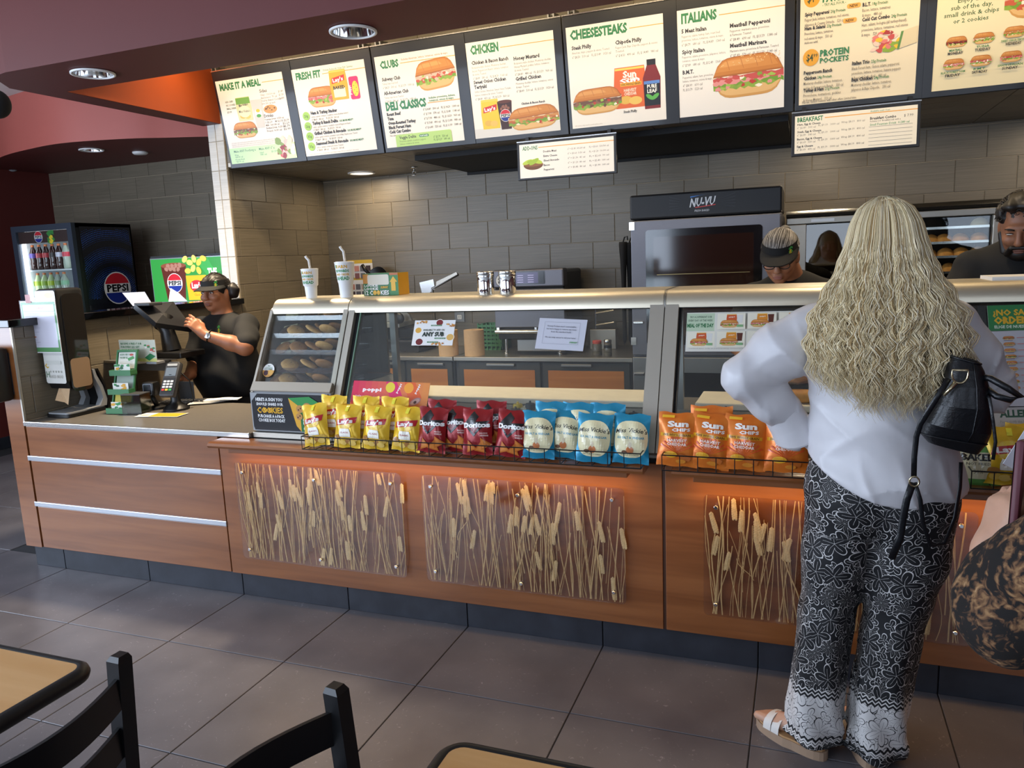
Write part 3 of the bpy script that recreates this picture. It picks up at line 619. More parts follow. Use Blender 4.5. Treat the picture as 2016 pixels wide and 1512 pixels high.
# ------------------------------------------------------------------ food pictures used by the printed signs
GRN = '#2f7d4f'; INK = '#3a3a3c'; FINE = '#77726c'; OCH = '#e0a24a'
def sub_pic(p, u, v, w, h, seed=0, fill='ham', bun='#c07a34', tilt=0.):
    rng = random.Random(seed); n = 18
    def rt(q): x, y = q[0] - u, q[1] - v; return (u + x * math.cos(tilt) - y * math.sin(tilt), v + x * math.sin(tilt) + y * math.cos(tilt))
    def band(y0, y1, j, col):
        a = [(u + w * (i / n), v + h * (y0 + rng.uniform(-j, j))) for i in range(n + 1)]; b = [(u + w * (i / n), v + h * (y1 + rng.uniform(-j, j))) for i in range(n, -1, -1)]
        for i in range(n): p.poly([rt(q) for q in (a[i], a[i + 1], b[n - 1 - i], b[n - i])], col, z=p.L + 1)
        p.L += 1
    def dome(y0, y1, x0, x1, col, up=True):
        q = []
        for i in range(15):
            t = i / 14; e = (1 - abs(2 * t - 1) ** 6); q.append((u + w * (x0 + (x1 - x0) * t), v + h * (y0 + (y1 - y0) * e)))
        p.poly([rt(k) for k in q], col)
    C = {'ham': (['#d98a86', '#c7635c'], '#f0e6cf'), 'steak': (['#6b4a36', '#8a6247'], '#efe7d4'), 'bmt': (['#c2504a', '#dc8f8c'], '#f2ead6'), 'chicken': (['#c98b4a', '#b5622f'], '#f0e2c0'), 'turkey': (['#d9b39a', '#c0593c'], '#efe4cc'), 'meatball': (['#8a2f1c', '#5f2416'], '#efd9a0'), 'tuna': (['#d9b896', '#e6cfae'], '#8fae4a')}[fill]
    dome(.30, 0., .03, .97, '#c99650'); dome(.28, .06, .05, .95, '#dcb274')
    band(.24, .40, .06, '#8aa83c'); band(.30, .46, .06, '#6f9a30')
    band(.36, .50, .05, C[0][1]); band(.42, .56, .05, C[0][0])
    for k in range(26): p.blob(*rt((u + w * rng.uniform(.03, .97), v + h * rng.uniform(.20, .54))), w * rng.uniform(.02, .05), h * rng.uniform(.03, .07), rng.choice([C[1], C[0][1], C[0][0], C[0][0], '#9dbb4e', '#7fa03c', '#b8392b']), .45, 8, rng)
    band(.52, .58, .03, C[1])
    dome(.52, .95, .0, 1.0, '#a8642a'); dome(.56, .93, .01, .98, bun); dome(.64, .90, .04, .93, '#cb8740'); dome(.74, .87, .10, .7, '#d79a55')
    for k in range(4): x_ = u + w * (.2 + .2 * k); p.poly([rt((x_, v + h * .90)), rt((x_ + w * .012, v + h * .90)), rt((x_ + w * .05, v + h * .66)), rt((x_ + w * .04, v + h * .66))], '#b8763a')
def bag_pic(p, u, v, w, h, body, logo, lcol, txt, tcol='#ffffff', band=None):
    p.poly([(u + w * .04, v), (u + w * .96, v), (u + w, v + h * .5), (u + w * .95, v + h), (u + w * .05, v + h), (u, v + h * .5)], body)
    p.rect(u + w * .06, v + h * .93, w * .88, h * .05, band or '#e9c95a')
    if lcol: p.poly([(u + w * .12, v + h * .55), (u + w * .85, v + h * .63), (u + w * .88, v + h * .82), (u + w * .15, v + h * .74)], lcol)
    p.text(txt, u + w * .5, v + h * .62, h * .12, tcol, w=w * .6, align='c', bold=.03, rot=.1)
    p.ell(u + w * .35, v + h * .2, w * .2, h * .1, '#dcb04a'); p.ell(u + w * .65, v + h * .17, w * .2, h * .1, '#e3bd5c')
def pepsi_pic(p, u, v, r, dark=True):
    p.ell(u, v, r, r, '#e9e7e4', 24); p.ell(u, v + r * .05, r * .92, r * .88, '#c8202f', 16, a0=15, a1=165); p.ell(u, v - r * .05, r * .92, r * .88, '#1b2f8a', 16, a0=195, a1=345)
    p.rect(u - r * .9, v - r * .28, r * 1.8, r * .52, '#e9e7e4'); p.text('PEPSI', u, v - r * .2, r * .42, '#101014', w=r * 1.6, align='c', bold=.04)
def cola_pic(p, u, v, w, h):
    p.poly([(u + w * .15, v), (u + w * .85, v), (u + w, v + h), (u, v + h)], '#3a1a12'); p.ell(u + w / 2, v + h, w / 2, h * .06, '#5d2e1f')
    for k in range(5): p.blob(u + w * (.25 + .12 * k), v + h * (.75 + .08 * (k % 2)), w * .1, h * .06, '#8a5a48', .3, 7)
    pepsi_pic(p, u + w / 2, v + h * .5, w * .38)
def round_pic(p, u, v, a, b, col, spots, sc): 
    p.ell(u, v, a, b, col); rng = random.Random(int(u * 9999))
    for k in range(spots): p.ell(u + a * rng.uniform(-.7, .7), v + b * rng.uniform(-.6, .6), a * .12, b * .14, sc, 7)
PW, PH = .547, .543
class Board(Print):
    def __init__(s, bg='#efe9dd'): super().__init__(); s.rect(0, 0, PW, PH, bg)
    def T(s, t, x, y, h, col=INK, w=None, b=.012, align='l', **k): return s.text(t, x * PW, y * PH, h * PH, col, w=w * PW if w else None, bold=b, align=align, **k)
    def title(s, t, x, y, w, h=.075, x1=1.): s.T(t, x, y, h, GRN, w, .05); s.rect((x + w + .02) * PW, (y + .025) * PH, (x1 - x - w - .02) * PW, .008 * PH, OCH)
    def item(s, x, y, name, desc, price, w=None, pw=.36):
        s.T(name, x, y, .036, INK, w, .04); yy = y - .042
        for d, dw in desc: s.T(d, x, yy, .022, FINE, dw, .0); yy -= .035
        for pr in ([price] if isinstance(price, str) else price): s.T(pr, x, yy - .008, .024, FINE, pw, .005); yy -= .04
def b_meal():
    b = Board('#efe6da'); b.title('MAKE IT A MEAL', .05, .885, .62)
    b.T('Sides', .63, .80, .038, INK, None, .02)
    for i, (t, w) in enumerate((('Chips  110-310 cal', .22), ('Applesauce  70 cal', .24), ('Freshly Baked Cookies', .30), ('200-230 cal each', .2))): b.T(t, .63, .762 - .034 * i, .022, FINE, w)
    for i, t in enumerate(('$1.89', '$1.39', '$.89')): b.T(t, .97, .775 - .04 * i, .024, FINE, .07, align='r')
    round_pic(b, .74 * PW, .60 * PH, .10 * PW, .05 * PH, '#c79350', 9, '#6b4426')
    b.T('Drinks', .63, .51, .036, INK, None, .02)
    for i, (t, w) in enumerate((('Fountain Drink  0-550 cal', .28), ('S $2.29    M $2.59', .26), ('Milk  160-180 cal', .2), ('Bottled Drink  0-250 cal', .28), ('Propel  0-30 cal', .22))): b.T(t, .63, .475 - .034 * i, .022, FINE, w)
    for i, t in enumerate(('L $2.79', '$2.29', '$2.79', '$2.99')): b.T(t, .98, .44 - .034 * i, .024, FINE, .1, align='r')
    for i, (t, w) in enumerate((('ADD CHIPS', .12), ('OR 2 COOKIES +', .16), ('SMALL DRINK', .15), ('$3.99', .07))): b.T(t, .09, .735 - .04 * i, .022, '#5f7a5a', w)
    bag_pic(b, .24 * PW, .50 * PH, .23 * PW, .28 * PH, '#d9cf9a', 0, None, "Miss Vickie's", '#3a3a30', '#7fb042'); b.rect(.25 * PW, .70 * PH, .21 * PW, .07 * PH, '#6fa03a'); b.ell(.355 * PW, .61 * PH, .09 * PW, .07 * PH, '#e6ddb2'); b.T("Miss Vickie's", .355, .60, .03, '#3c3a30', .17, align='c')
    b.poly([(.50 * PW, .40 * PH), (.61 * PW, .40 * PH), (.64 * PW, .73 * PH), (.47 * PW, .73 * PH)], '#cfc9bf'); b.ell(.555 * PW, .57 * PH, .055 * PW, .05 * PH, '#e8e4da'); b.ell(.555 * PW, .60 * PH, .03 * PW, .02 * PH, '#e2b71f'); b.ell(.555 * PW, .54 * PH, .035 * PW, .02 * PH, '#4f9a3a')
    sub_pic(b, .13 * PW, .30 * PH, .36 * PW, .20 * PH, 1, 'steak')
    for i in range(3): b.T('2000 calories a day is used for general nutrition advice, but calorie needs vary. Additional nutrition info available upon request.', .06, .245 - .022 * i, .014, '#9a948a', .78 - .05 * i, 0)
    b.rect(0, 0, PW, .19 * PH, '#bfe0ae'); b.T('Make ANY Footlong a:', .07, .135, .03, '#4d7a6a', .34); b.T('Make ANY 6" a:', .46, .135, .03, '#4d7a6a', .24)
    for x, y, t, w in ((.07, .095, 'Wrap', .06), (.07, .07, '+$0.00 cal', .12), (.07, .04, 'Protein Bowl', .14), (.07, .015, '+$0.00 cal', .12), (.46, .095, 'Salad', .06), (.46, .07, '+80 cal', .1), (.64, .095, '$1.29', .08)): b.T(t, x, y, .02, '#5f8a78', w)
    rng = random.Random(4)
    for k in range(26): b.blob((.86 + rng.uniform(-.1, .1)) * PW, (.13 + rng.uniform(-.09, .1)) * PH, .04 * PW, .045 * PH, rng.choice(['#7f9a5a', '#b85a62', '#e0b8b4', '#d9d2c0', '#8a3a44', '#efe6e0']), .4, 7, rng)
    return b
def b_fresh():
    b = Board('#eee8dc'); b.title('FRESH FIT', .05, .88, .35); b.T('Protein Packed & Under 500 Calories', .44, .935, .022, GRN, .40)
    sub_pic(b, .17 * PW, .545 * PH, .40 * PW, .24 * PH, 2, 'ham'); bag_pic(b, .50 * PW, .60 * PH, .24 * PW, .33 * PH, '#dba92c', 0, '#c9302c', "Lay's"); b.rect(.54 * PW, .63 * PH, .16 * PW, .10 * PH, '#efe6c8'); b.T('BAKED', .62, .72, .035, '#2a2a28', .16, .04, 'c')
    b.rrect(.76 * PW, .585 * PH, .125 * PW, .25 * PH, .012, '#d02c6a'); b.ell(.835 * PW, .70 * PH, .042 * PW, .085 * PH, '#e3cf3e'); b.T('poppi', .775, .64, .03, '#ffffff', .1, .02, rot=1.57)
    for i in range(6): b.ell((.82 + .03 * (i % 2)) * PW, (.64 + .024 * i) * PH, .005 * PW, .005 * PH, '#5a3a2a', 6)
    for i, (n, d, g, w) in enumerate((('Ham & Turkey Stacker', 'Lettuce, spinach, tomatoes, cucumbers, onions & yellow mustard.', '20g', .37), ('Turkey & Ranch Delite', 'Lettuce, spinach, tomatoes, cucumbers, onions & Peppercorn Ranch.', '26g', .36), ('Grilled Chicken & Avocado', 'Lettuce, spinach, tomatoes, cucumbers, onions & Baja Chipotle sauce. Toasted.', '35g', .45), ('Seasoned Steak & Avocado', 'Lettuce, spinach, tomatoes & onions. Toasted.', '35g', .46))):
        y = .475 - .118 * i; b.ell(.10 * PW, (y - .01) * PH, .05 * PW, .05 * PH, '#9dc85a'); b.T(g, .10, y - .025, .03, '#4d6b2a', .055, .02, 'c')
        b.T(n, .17, y, .036, INK, w, .04); b.T(d, .17, y - .036, .02, FINE, (.52, .53, .60, .38)[i], 0); b.T('6" $8.69   280 cal      FL $12.59   560 cal', .17, y - .07, .022, FINE, .38, .004)
        if i: b.T('50% MORE MEAT*', .19 + w, y, .022, GRN, .19, .02)
    b.T('Fresh Fit subs are prepared on Artisan Italian, 6 g 25-33g per serving. *50% more meat than 6" subs serving.', .05, .015, .014, '#9a948a', .7, 0)
    return b
def b_clubs():
    b = Board(); b.title('CLUBS', .06, .87, .24); b.T('Includes American, lettuce, tomatoes, onions & mayo.', .34, .925, .022, '#b0592a', .58)
    b.item(.06, .735, 'Subway Club', [('Turkey, ham, roast beef.', .2)], '6" $8.29   500 cal    FL $13.79   1000 cal', .24, .40); b.item(.06, .585, 'All-American Club', [('Turkey, ham, bacon. Toasted.', .25)], '6" $8.99   540 cal    FL $13.79   1080 cal', .32, .40)
    sub_pic(b, .50 * PW, .56 * PH, .50 * PW, .33 * PH, 3, 'turkey', tilt=.08)
    b.title('DELI CLASSICS', .06, .415, .52, .085); b.T('Includes provolone, lettuce,', .62, .485, .024, GRN, .33); b.T('tomatoes, onions & mayo.', .62, .455, .024, GRN, .31)
    for i, (n, w) in enumerate((('Roast Beef', .18), ('Tuna', .08), ('Oven-Roasted Turkey', .36), ('Black Forest Ham', .29), ('Cold Cut Combo', .28))):
        y = .355 - .049 * i; b.T(n, .06, y, .034, INK, w, .04); b.T('6" $ ' + ('8.89', '7.99', '7.99', '7.49', '6.89')[i] + '   ' + ('500', '570', '480', '490', '520')[i] + ' cal', .53, y + .012, .024, FINE, .20, .005); b.T('FL $ ' + ('14.29', '13.49', '13.59', '13.09', '11.99')[i] + '   ' + ('1000', '1140', '960', '980', '1040')[i] + ' cal', .76, y + .012, .024, FINE, .22, .005)
    b.T('Ham, salami, bologna (all turkey-based).', .06, .125, .02, FINE, .3, 0); b.rrect(.13 * PW, -.0 * PH, .72 * PW, .135 * PH, .015, '#b6d77c'); b.rect(.13 * PW, 0, .72 * PW, .04 * PH, '#b6d77c'); b.T('Veggie Delite', .18, .085, .034, INK, .22, .022); b.rrect(.44 * PW, .085 * PH, .12 * PW, .028 * PH, .006, '#2f7d4f'); b.T('PLANT-BASED', .50, .092, .014, '#ffffff', .1, .02, 'c')
    b.T('Provolone, spinach, cucumbers, peppers,', .18, .05, .02, '#5f7a40', .34, 0); b.T('lettuce, tomatoes & onions.', .18, .02, .02, '#5f7a40', .25, 0); b.T('6" $5.79   320 cal', .62, .06, .024, '#5f7a40', .18); b.T('FL $10.29   640 cal', .62, .028, .024, '#5f7a40', .2)
    return b
def b_chick():
    b = Board(); b.title('CHICKEN', .05, .88, .33, .085)
    b.item(.05, .775, 'Chicken & Bacon Ranch', [('Rotisserie-style chicken, Monterey cheddar,', .40), ('bacon, Peppercorn Ranch, lettuce, tomatoes', .42), ('& onions. Toasted.', .16)], '6" $8.89   580 cal    FL $14.29   1160 cal', .43, .40); b.item(.05, .575, 'Sweet Onion Chicken', [], [], .38); b.item(.05, .525, 'Teriyaki', [('Grilled chicken, American, Sweet Onion Teriyaki,', .43), ('lettuce, tomatoes & onions. Toasted.', .33)], '6" $8.49   430 cal    FL $13.39   860 cal', .15, .40)
    b.item(.54, .76, 'Honey Mustard', [('Rotisserie-style chicken, Monterey cheddar,', .42), ('Honey Mustard, pickles, lettuce, tomatoes', .39), ('& onions. Toasted.', .16)], '6" $8.89   480 cal   FL $13.59   960 cal', .29, .42); b.item(.54, .555, 'Grilled Chicken', [('Monterey cheddar, lettuce, tomatoes, onions', .42), ('& mayo. Toasted.', .15)], '6" $8.49   510 cal   FL $13.59   1020 cal', .29, .42)
    b.poly([(0, .0), (PW, 0), (PW, .10 * PH), (0, .10 * PH)], '#d9d7d0'); bag_pic(b, .10 * PW, .09 * PH, .22 * PW, .31 * PH, '#e2c433', 0, '#c9302c', "Lay's"); cola_pic(b, .30 * PW, .07 * PH, .17 * PW, .29 * PH); b.T('Chicken & Bacon Ranch', .58, .305, .022, INK, .27, .025); sub_pic(b, .42 * PW, .03 * PH, .58 * PW, .25 * PH, 5, 'chicken', tilt=.05)
    return b
def b_cheese():
    b = Board('#ebe6dc'); b.title('CHEESESTEAKS', .04, .88, .60, .085); b.item(.05, .78, 'Steak Philly', [('American, mayo, peppers & onions. Toasted.', .40)], '6" $8.50   510 cal    FL $13.49   1020 cal', .21, .41); b.item(.51, .775, 'Chipotle Philly', [('Pepper Jack, Baja Chipotle, peppers & onions.', .43), ('Toasted.', .09)], '6" $ 8.50   490 cal    FL $ 14.49   980 cal', .27, .43)
    bag_pic(b, .47 * PW, .15 * PH, .34 * PW, .40 * PH, '#d8642a', 0, None, 'Sun', '#ffffff'); b.T('Sun', .64, .45, .06, '#f6f1e4', .14, .04, 'c'); b.T('CHIPS', .65, .415, .03, '#f6f1e4', .13, .03, 'c'); b.rect(.54 * PW, .365 * PH, .22 * PW, .035 * PH, '#e0a52a'); b.T('100% WHOLE GRAIN', .65, .372, .02, '#5a2a10', .2, .02, 'c'); b.T('HARVEST', .64, .31, .03, '#f6e9d4', .13, .02, 'c'); b.T('CHEDDAR', .64, .275, .03, '#f6e9d4', .13, .02, 'c')
    b.poly([(.785 * PW, .12 * PH), (.945 * PW, .12 * PH), (.955 * PW, .42 * PH), (.91 * PW, .54 * PH), (.82 * PW, .54 * PH), (.775 * PW, .42 * PH)], '#7a1f1c'); b.rect(.82 * PW, .54 * PH, .09 * PW, .055 * PH, '#1d1716'); b.rect(.785 * PW, .15 * PH, .16 * PW, .24 * PH, '#16181c'); b.rect(.785 * PW, .36 * PH, .16 * PW, .03 * PH, '#5a84c8'); b.T('PURE', .865, .32, .035, '#f2efe6', .1, .03, 'c'); b.T('LEAF', .865, .275, .035, '#f2efe6', .1, .03, 'c'); b.ell(.84 * PW, .235 * PH, .045 * PW, .02 * PH, '#5cae4a', rot=-.6); b.ell(.895 * PW, .235 * PH, .045 * PW, .02 * PH, '#5cae4a', rot=.6)
    sub_pic(b, .03 * PW, .12 * PH, .52 * PW, .27 * PH, 6, 'steak', tilt=.03); b.T('Steak Philly', .56, .105, .024, INK, .14, .02); b.T('2000 calories a day is used for general nutrition advice.', .03, .02, .012, '#a8a298', .3, 0)
    return b
def b_ital():
    b = Board('#eae6df'); b.title('ITALIANS', .04, .88, .34, .085); b.item(.04, .79, '5 Meat Italian', [('Pepperoni, salami, turkey, ham, roast beef,', .37), ('provolone, lettuce, tomatoes, onions & mayo.', .4)], '6" $8.79   680 cal    FL $14.89   1360 cal', .24, .41); b.item(.04, .60, 'Spicy Italian', [('Pepperoni, salami, provolone, jalapenos, lettuce,', .42), ('tomatoes, onions & mayo.', .22)], '6" $7.89   680 cal    FL $12.49   1360 cal', .22, .40); b.item(.04, .41, 'B.M.T.', [('Pepperoni, salami, ham, provolone,', .30), ('lettuce, tomatoes, onions & mayo.', .29)], ['6" $8.09   610 cal', 'FL $13.79   1220 cal'], .11, .19)
    b.item(.50, .78, 'Meatball Pepperoni', [('Pepperoni, marinara sauce, provolone', .36), ('& Parmesan. Toasted.', .2)], '6" $8.49   690 cal   FL $13.59   1380 cal', .37, .43); b.item(.50, .60, 'Meatball Marinara', [('Marinara sauce, provolone & Parmesan. Toasted.', .45)], '6" $7.49   570 cal   FL $11.59   1140 cal', .34, .43)
    sub_pic(b, .34 * PW, .13 * PH, .66 * PW, .40 * PH, 7, 'bmt', tilt=.03); rng = random.Random(2)
    for k in range(40): b.ell((.4 + .58 * rng.random()) * PW, (.44 + .08 * rng.random()) * PH, .006 * PW, .004 * PH, '#e6c48a', 6)
    return b
def b_deli():
    b = Board('#e8dabb'); b.T('FRESH', .03, .985, .055, GRN, .2, .03); b.ell(.10 * PW, .93 * PH, .07 * PW, .075 * PH, '#e0a030'); b.T('$4', .09, .90, .06, '#3c4a2a', .06, .03, 'c'); b.T('99', .14, .93, .03, '#3c4a2a', .04, .02, 'c')
    b.T('6" DELI', .19, .95, .055, GRN, .2, .035); b.T('FAVES', .19, .885, .055, GRN, .2, .045); b.T('- TRY ALL FOUR -', .19, .85, .022, GRN, .2, .02)
    sub_pic(b, .55 * PW, .87 * PH, .42 * PW, .14 * PH, 8, 'ham')
    def it(x, y, n, nw, g, desc, w): 
        b.T(n, x, y, .03, INK, nw, .04); b.T(g, x + nw + .012, y, .026, GRN, .125, .012)
        for i, (d, dw) in enumerate(desc): b.T(d, x, y - .045 - .042 * i, .027, FINE, dw, .003)
    it(.04, .785, 'Spicy Pepperoni', .21, '20g Protein', [('Pepper Jack, lettuce, tomatoes, red onions,', .38), ('jalapenos & Creamy Sriracha.   520 cal', .34)], 0); it(.04, .665, 'Ham & Salami', .18, '23g Protein', [('Provolone, lettuce, tomatoes,', .25), ('red onions & mayo.   510 cal', .24)], 0); it(.53, .80, 'B.L.T.', .07, '18g Protein', [('Bacon, lettuce, tomatoes', .23), ('& mayo.   480 cal', .16)], 0); it(.53, .675, 'Cold Cut Combo', .23, '24g Protein', [('Ham, salami, bologna (all turkey-based),', .37), ('provolone, lettuce, tomatoes, red onions', .38), ('& mayo.   520 cal', .16)], 0)
    for x, y in ((.40, .80), (.37, .68)): b.rrect(x * PW, y * PH, .115 * PW, .04 * PH, .009, '#e6a84e'); b.T('NEW', x + .057, y + .008, .024, '#3a2a14', .07, .025, 'c')
    b.T('Add-ons addl.', .04, .545, .02, FINE, .12); b.ell(.10 * PW, .42 * PH, .07 * PW, .075 * PH, '#e0a030'); b.T('$4', .09, .39, .06, '#3c4a2a', .06, .03, 'c'); b.T('99', .14, .42, .03, '#3c4a2a', .04, .02, 'c'); b.T('PROTEIN', .18, .42, .055, GRN, .25, .035); b.T('POCKETS', .18, .36, .045, GRN, .25, .03)
    rng = random.Random(9)
    for k in range(34): b.blob((.63 + .22 * rng.random()) * PW, (.40 + .16 * rng.random()) * PH, .03 * PW, .02 * PH, rng.choice(['#8aa83c', '#c2504a', '#d97a72', '#e3b92e', '#e8c7b4', '#a83a34']), .4, 7, rng)
    b.poly([(.83 * PW, .40 * PH), (.99 * PW, .44 * PH), (.99 * PW, .58 * PH), (.86 * PW, .55 * PH)], '#d9c9a4'); b.poly([(.83 * PW, .40 * PH), (.85 * PW, .40 * PH), (.88 * PW, .55 * PH), (.86 * PW, .55 * PH)], '#5f8a4a')
    it(.04, .275, 'Peppercorn Ranch', .25, '', [], 0); it(.04, .225, 'Chicken', .11, '24g Protein', [('Monterey cheddar, lettuce, tomatoes,', .34), ('pickles & Peppercorn Ranch.   330 cal', .35)], 0); it(.04, .115, 'Turkey & Ham', .18, '21g Protein', [('Provolone, tomatoes, pickles', .33), ('& Honey Mustard.   320 cal', .25)], 0); it(.46, .31, 'Italian Trio', .15, '23g Protein', [('Black Forest ham, Genoa salami, pepperoni,', .40), ('provolone, lettuce, tomatoes, banana peppers', .41), ('& Roasted Garlic Aioli.   490 cal', .29)], 0); it(.46, .165, 'Baja Chicken', .18, '24g Protein', [('Monterey cheddar, lettuce, tomatoes,', .34), ('jalapenos & Baja Chipotle.   330 cal', .33)], 0)
    b.T('Plus tax. Cannot combine with other offers. Limited time.', .03, .012, .02, FINE, .48)
    return b
def b_day():
    b = Board('#e9dcb4'); b.ell(.17 * PW, .985 * PH, .13 * PW, .135 * PH, '#e6b02c', 30); b.T('6', .17, .925, .12, '#4a5a48', .09, .05, 'c'); b.T('OF', .36, .955, .04, '#4a4a38', .07, .03, 'c'); b.T('THE', .36, .90, .04, '#4a4a38', .1, .03, 'c'); b.T('DAY', .42, .915, .085, GRN, .22, .045)
    for i, (t, w) in enumerate((('Enjoy a 6"', .22), ('sub of the day,', .32), ('small drink & chips', .42), ('or 2 cookies', .27))): b.T(t, .27, .72 - .055 * i, .036, '#4a6b44', w, .015, 'c')
    b.rect(.72 * PW, .84 * PH, .14 * PW, .15 * PH, '#e3b52a'); sub_pic(b, .52 * PW, .52 * PH, .62 * PW, .36 * PH, 10, 'turkey', tilt=.02)
    for i, (a, d, f, x, y) in enumerate((('MEATBALL', 'MONDAY', 'meatball', .09, .355), ('TUNA', 'TUESDAY', 'tuna', .30, .36), ('SWEET ONION TERIYAKI', 'WEDNESDAY', 'chicken', .53, .38), ('TURKEY', 'THURSDAY', 'turkey', .76, .38), ('BLACK FOREST HAM', 'FRIDAY', 'ham', .08, .17), ('B.M.T.', 'SATURDAY', 'bmt', .29, .175), ('SPICY ITALIAN', 'SUNDAY', 'bmt', .52, .18))):
        sub_pic(b, x * PW, y * PH, .165 * PW, .095 * PH, 20 + i, f); b.T(a, x + .08, y - .03, .018, GRN, .1 if len(a) < 10 else .19, .02, 'c'); b.T(d, x + .08, y - .058, .022, INK, .12, .03, 'c')
    for i, t in enumerate(('Add-ons addl.', 'Plus tax. Cannot', 'combine offers.', 'Excludes Pro.')): b.T(t, .76, .13 - .035 * i, .02, FINE, .2)
    return b
# ------------------------------------------------------------------ menu boards
BDIR = Vector((0, -.11, .625)); BH = BDIR.length; BROT = math.atan2(.11, .625)
BW = 1.243
labs = ('black menu board pair listing MAKE IT A MEAL and FRESH FIT, leftmost of the row', 'black menu board pair listing CLUBS, DELI CLASSICS and CHICKEN', 'black menu board pair listing CHEESESTEAKS and ITALIANS', 'black menu board pair with orange $4.99 circles, rightmost of the row')
fns = (b_meal, b_fresh, b_clubs, b_chick, b_cheese, b_ital, b_deli, b_day)
for k in range(4):
    mb = thing('menu_board', labs[k], 'menu board', (.004 + BW * k, 1.655, 2.30), rot=(BROT, 0, 0), group='lit menu boards above the counter')
    B = MB(); B.box(.003, BW - .003, 0, .03, 0, BH, .004); B.build('frame', FRAME, mb)
    bx('top_edge', .003, BW - .003, -.002, .034, BH, BH + .006, STEELB, mb)
    bx('divider', BW / 2 - .02, BW / 2 + .02, -.004, -.0002, .004, BH - .004, FRAME, mb)
    for j in (0, 1):
        pn = fns[2 * k + j]().build('menu_panel', PRINT, mb, (.022 + .6215 * j, -.0012, .030), step=.00003)
    for x in (.06, BW - .06) if k else (.03, BW - .06):
        B = MB(); B.box(x - .02, x - .012, .0, .04, BH, BH + .05); B.box(x + .012, x + .02, .0, .04, BH, BH + .05); B.box(x - .02, x + .02, .03, .10, BH + .018, BH + .026); B.build('bracket', STEELD, mb)
def b_add():
    p = Print(); w, h = .575, .195; p.rect(0, 0, w, h, '#eee9df'); p.text('ADD-ONS', .02, h - .034, .022, GRN, w=.095, bold=.03); p.rect(.12, h - .026, w - .12, .0045, OCH)
    p.ell(.085, .075, .062, .03, '#6b4426', 20, a0=180, a1=360); p.ell(.085, .076, .062, .012, '#8a5a34')
    for i, (a, r) in enumerate(((.05, .3), (.08, .0), (.11, -.3), (.09, .5))): p.ell(a, .092, .034, .012, ('#b6cc4a', '#9dbb3a')[i % 2], rot=r)
    for i, t in enumerate(('Double Meat', 'Extra Cheese', 'Sliced Avocado', 'Bacon', 'Pepperoni')):
        y = .14 - .026 * i; p.text(t, .15, y, .011, INK, bold=.025); p.text('6" + $' + ('1.80', '0.60', '1.30', '1.20', '0.85')[i] + '  ' + ('60-260', '5-50', '45', '80', '80')[i] + ' cal', .30, y + .002, .010, FINE, w=.105); p.text('FL + $' + ('3.60', '1.20', '2.60', '2.40', '1.90')[i] + '  ' + ('120-760', '10-100', '90', '160', '160')[i] + ' cal', .43, y + .002, .010, FINE, w=.115)
    return p
def b_bfast():
    p = Print(); w, h = .575, .19; p.rect(0, 0, w, h, '#e9e2d0'); p.text('BREAKFAST', .012, h - .03, .022, GRN, w=.125, bold=.03); p.rect(.145, h - .022, w - .145, .0045, OCH)
    for i, t in enumerate(('Ham, Egg & Cheese', 'Steak, Egg & Cheese', 'Bacon, Egg & Cheese', 'Egg & Cheese')):
        y = .142 - .037 * i; p.text(t, .012, y, .010, INK, bold=.025); p.text(('6" $6.89   500 cal', '6" $6.89   540 cal', '6" $6.69   550 cal', '6" $6.09   470 cal')[i], .012, y - .017, .010, FINE, w=.09); p.text('FL $9.19   1000 cal', .115, y - .012, .010, FINE, w=.10); p.text('Wrap $8.19   800 cal', .225, y - .008, .010, FINE, w=.11)
    p.text('Available until 11am', .36, .175, .009, '#6aa07a', w=.09); p.text('Breakfast Combo', .36, .138, .013, INK, w=.12, bold=.02); p.text('$ 7.99', .515, .138, .012, FINE); p.text('Includes a 6" Breakfast sub with a', .36, .126, .008, FINE, w=.14); p.text('Small Fountain Drink  0-280 cal', .36, .108, .011, '#4a9a6a', w=.18)
    for i in range(6): p.rect(.355, .102 - .018 * i, .20, .0012, FINE)
    return p
for nm, fn, x0, z0, lab in (('add_ons_board', b_add, 2.175, 2.053, 'small black-framed ADD-ONS board hung below the chicken menu panel'), ('breakfast_board', b_bfast, 3.722, 2.063, 'small black-framed BREAKFAST board hung below the deli faves menu panel')):
    t = thing(nm, lab, 'menu board', (x0, 1.60, z0))
    MB().box(0, .607, 0, .018, 0, .22, .003).build('frame', FRAME, t); fn().build('menu_panel', PRINT, t, (.016, -.0012, .014 if nm[0] == 'b' else .012), step=.00003); bx('top_edge', 0, .607, -.002, .02, .22, .226, STEELB, t)
    for x in (.05, .55): bx('hanger', x, x + .02, .018, .05, .17, .25, BLACK, t)
# ------------------------------------------------------------------ back counter
ZK = .895
DOORF = mat('door_frame_grey', '#4a4a48', .4, .6)
def cabinet(label, x0, x1, doors, yf=2.234):
    t = thing('base_cabinet', label, 'cabinet', (0, 0, 0), group='kitchen base cabinets')
    bx('body', x0, x1, yf + .02, YB - .01, .05, .862, GREYD, t)
    for a, b in doors:
        d = MB(); d.box(a, b, yf, yf + .02, .12, .855, .003); d = d.build('door', DOORF, t); bx('door_panel', a + .04, b - .04, yf - .004, yf - .0005, .17, .80, WOODZ, d); B = MB(); c = (a + b) / 2 + (.02 if a < 1.5 else -.06)
        B.box(c - .11, c + .11, yf - .022, yf - .0005, .828, .848, .004); B.build('handle', STEELD, d)
    return t
cabinet('left kitchen base cabinet with orange wood doors behind the meat slicer', .18, 1.375, ((.21, .585), (.60, .965), (.98, 1.365)))
cabinet('right kitchen base cabinet with two orange wood doors below the toaster oven', 1.392, 2.715, ((1.42, 2.055), (2.075, 2.70)))
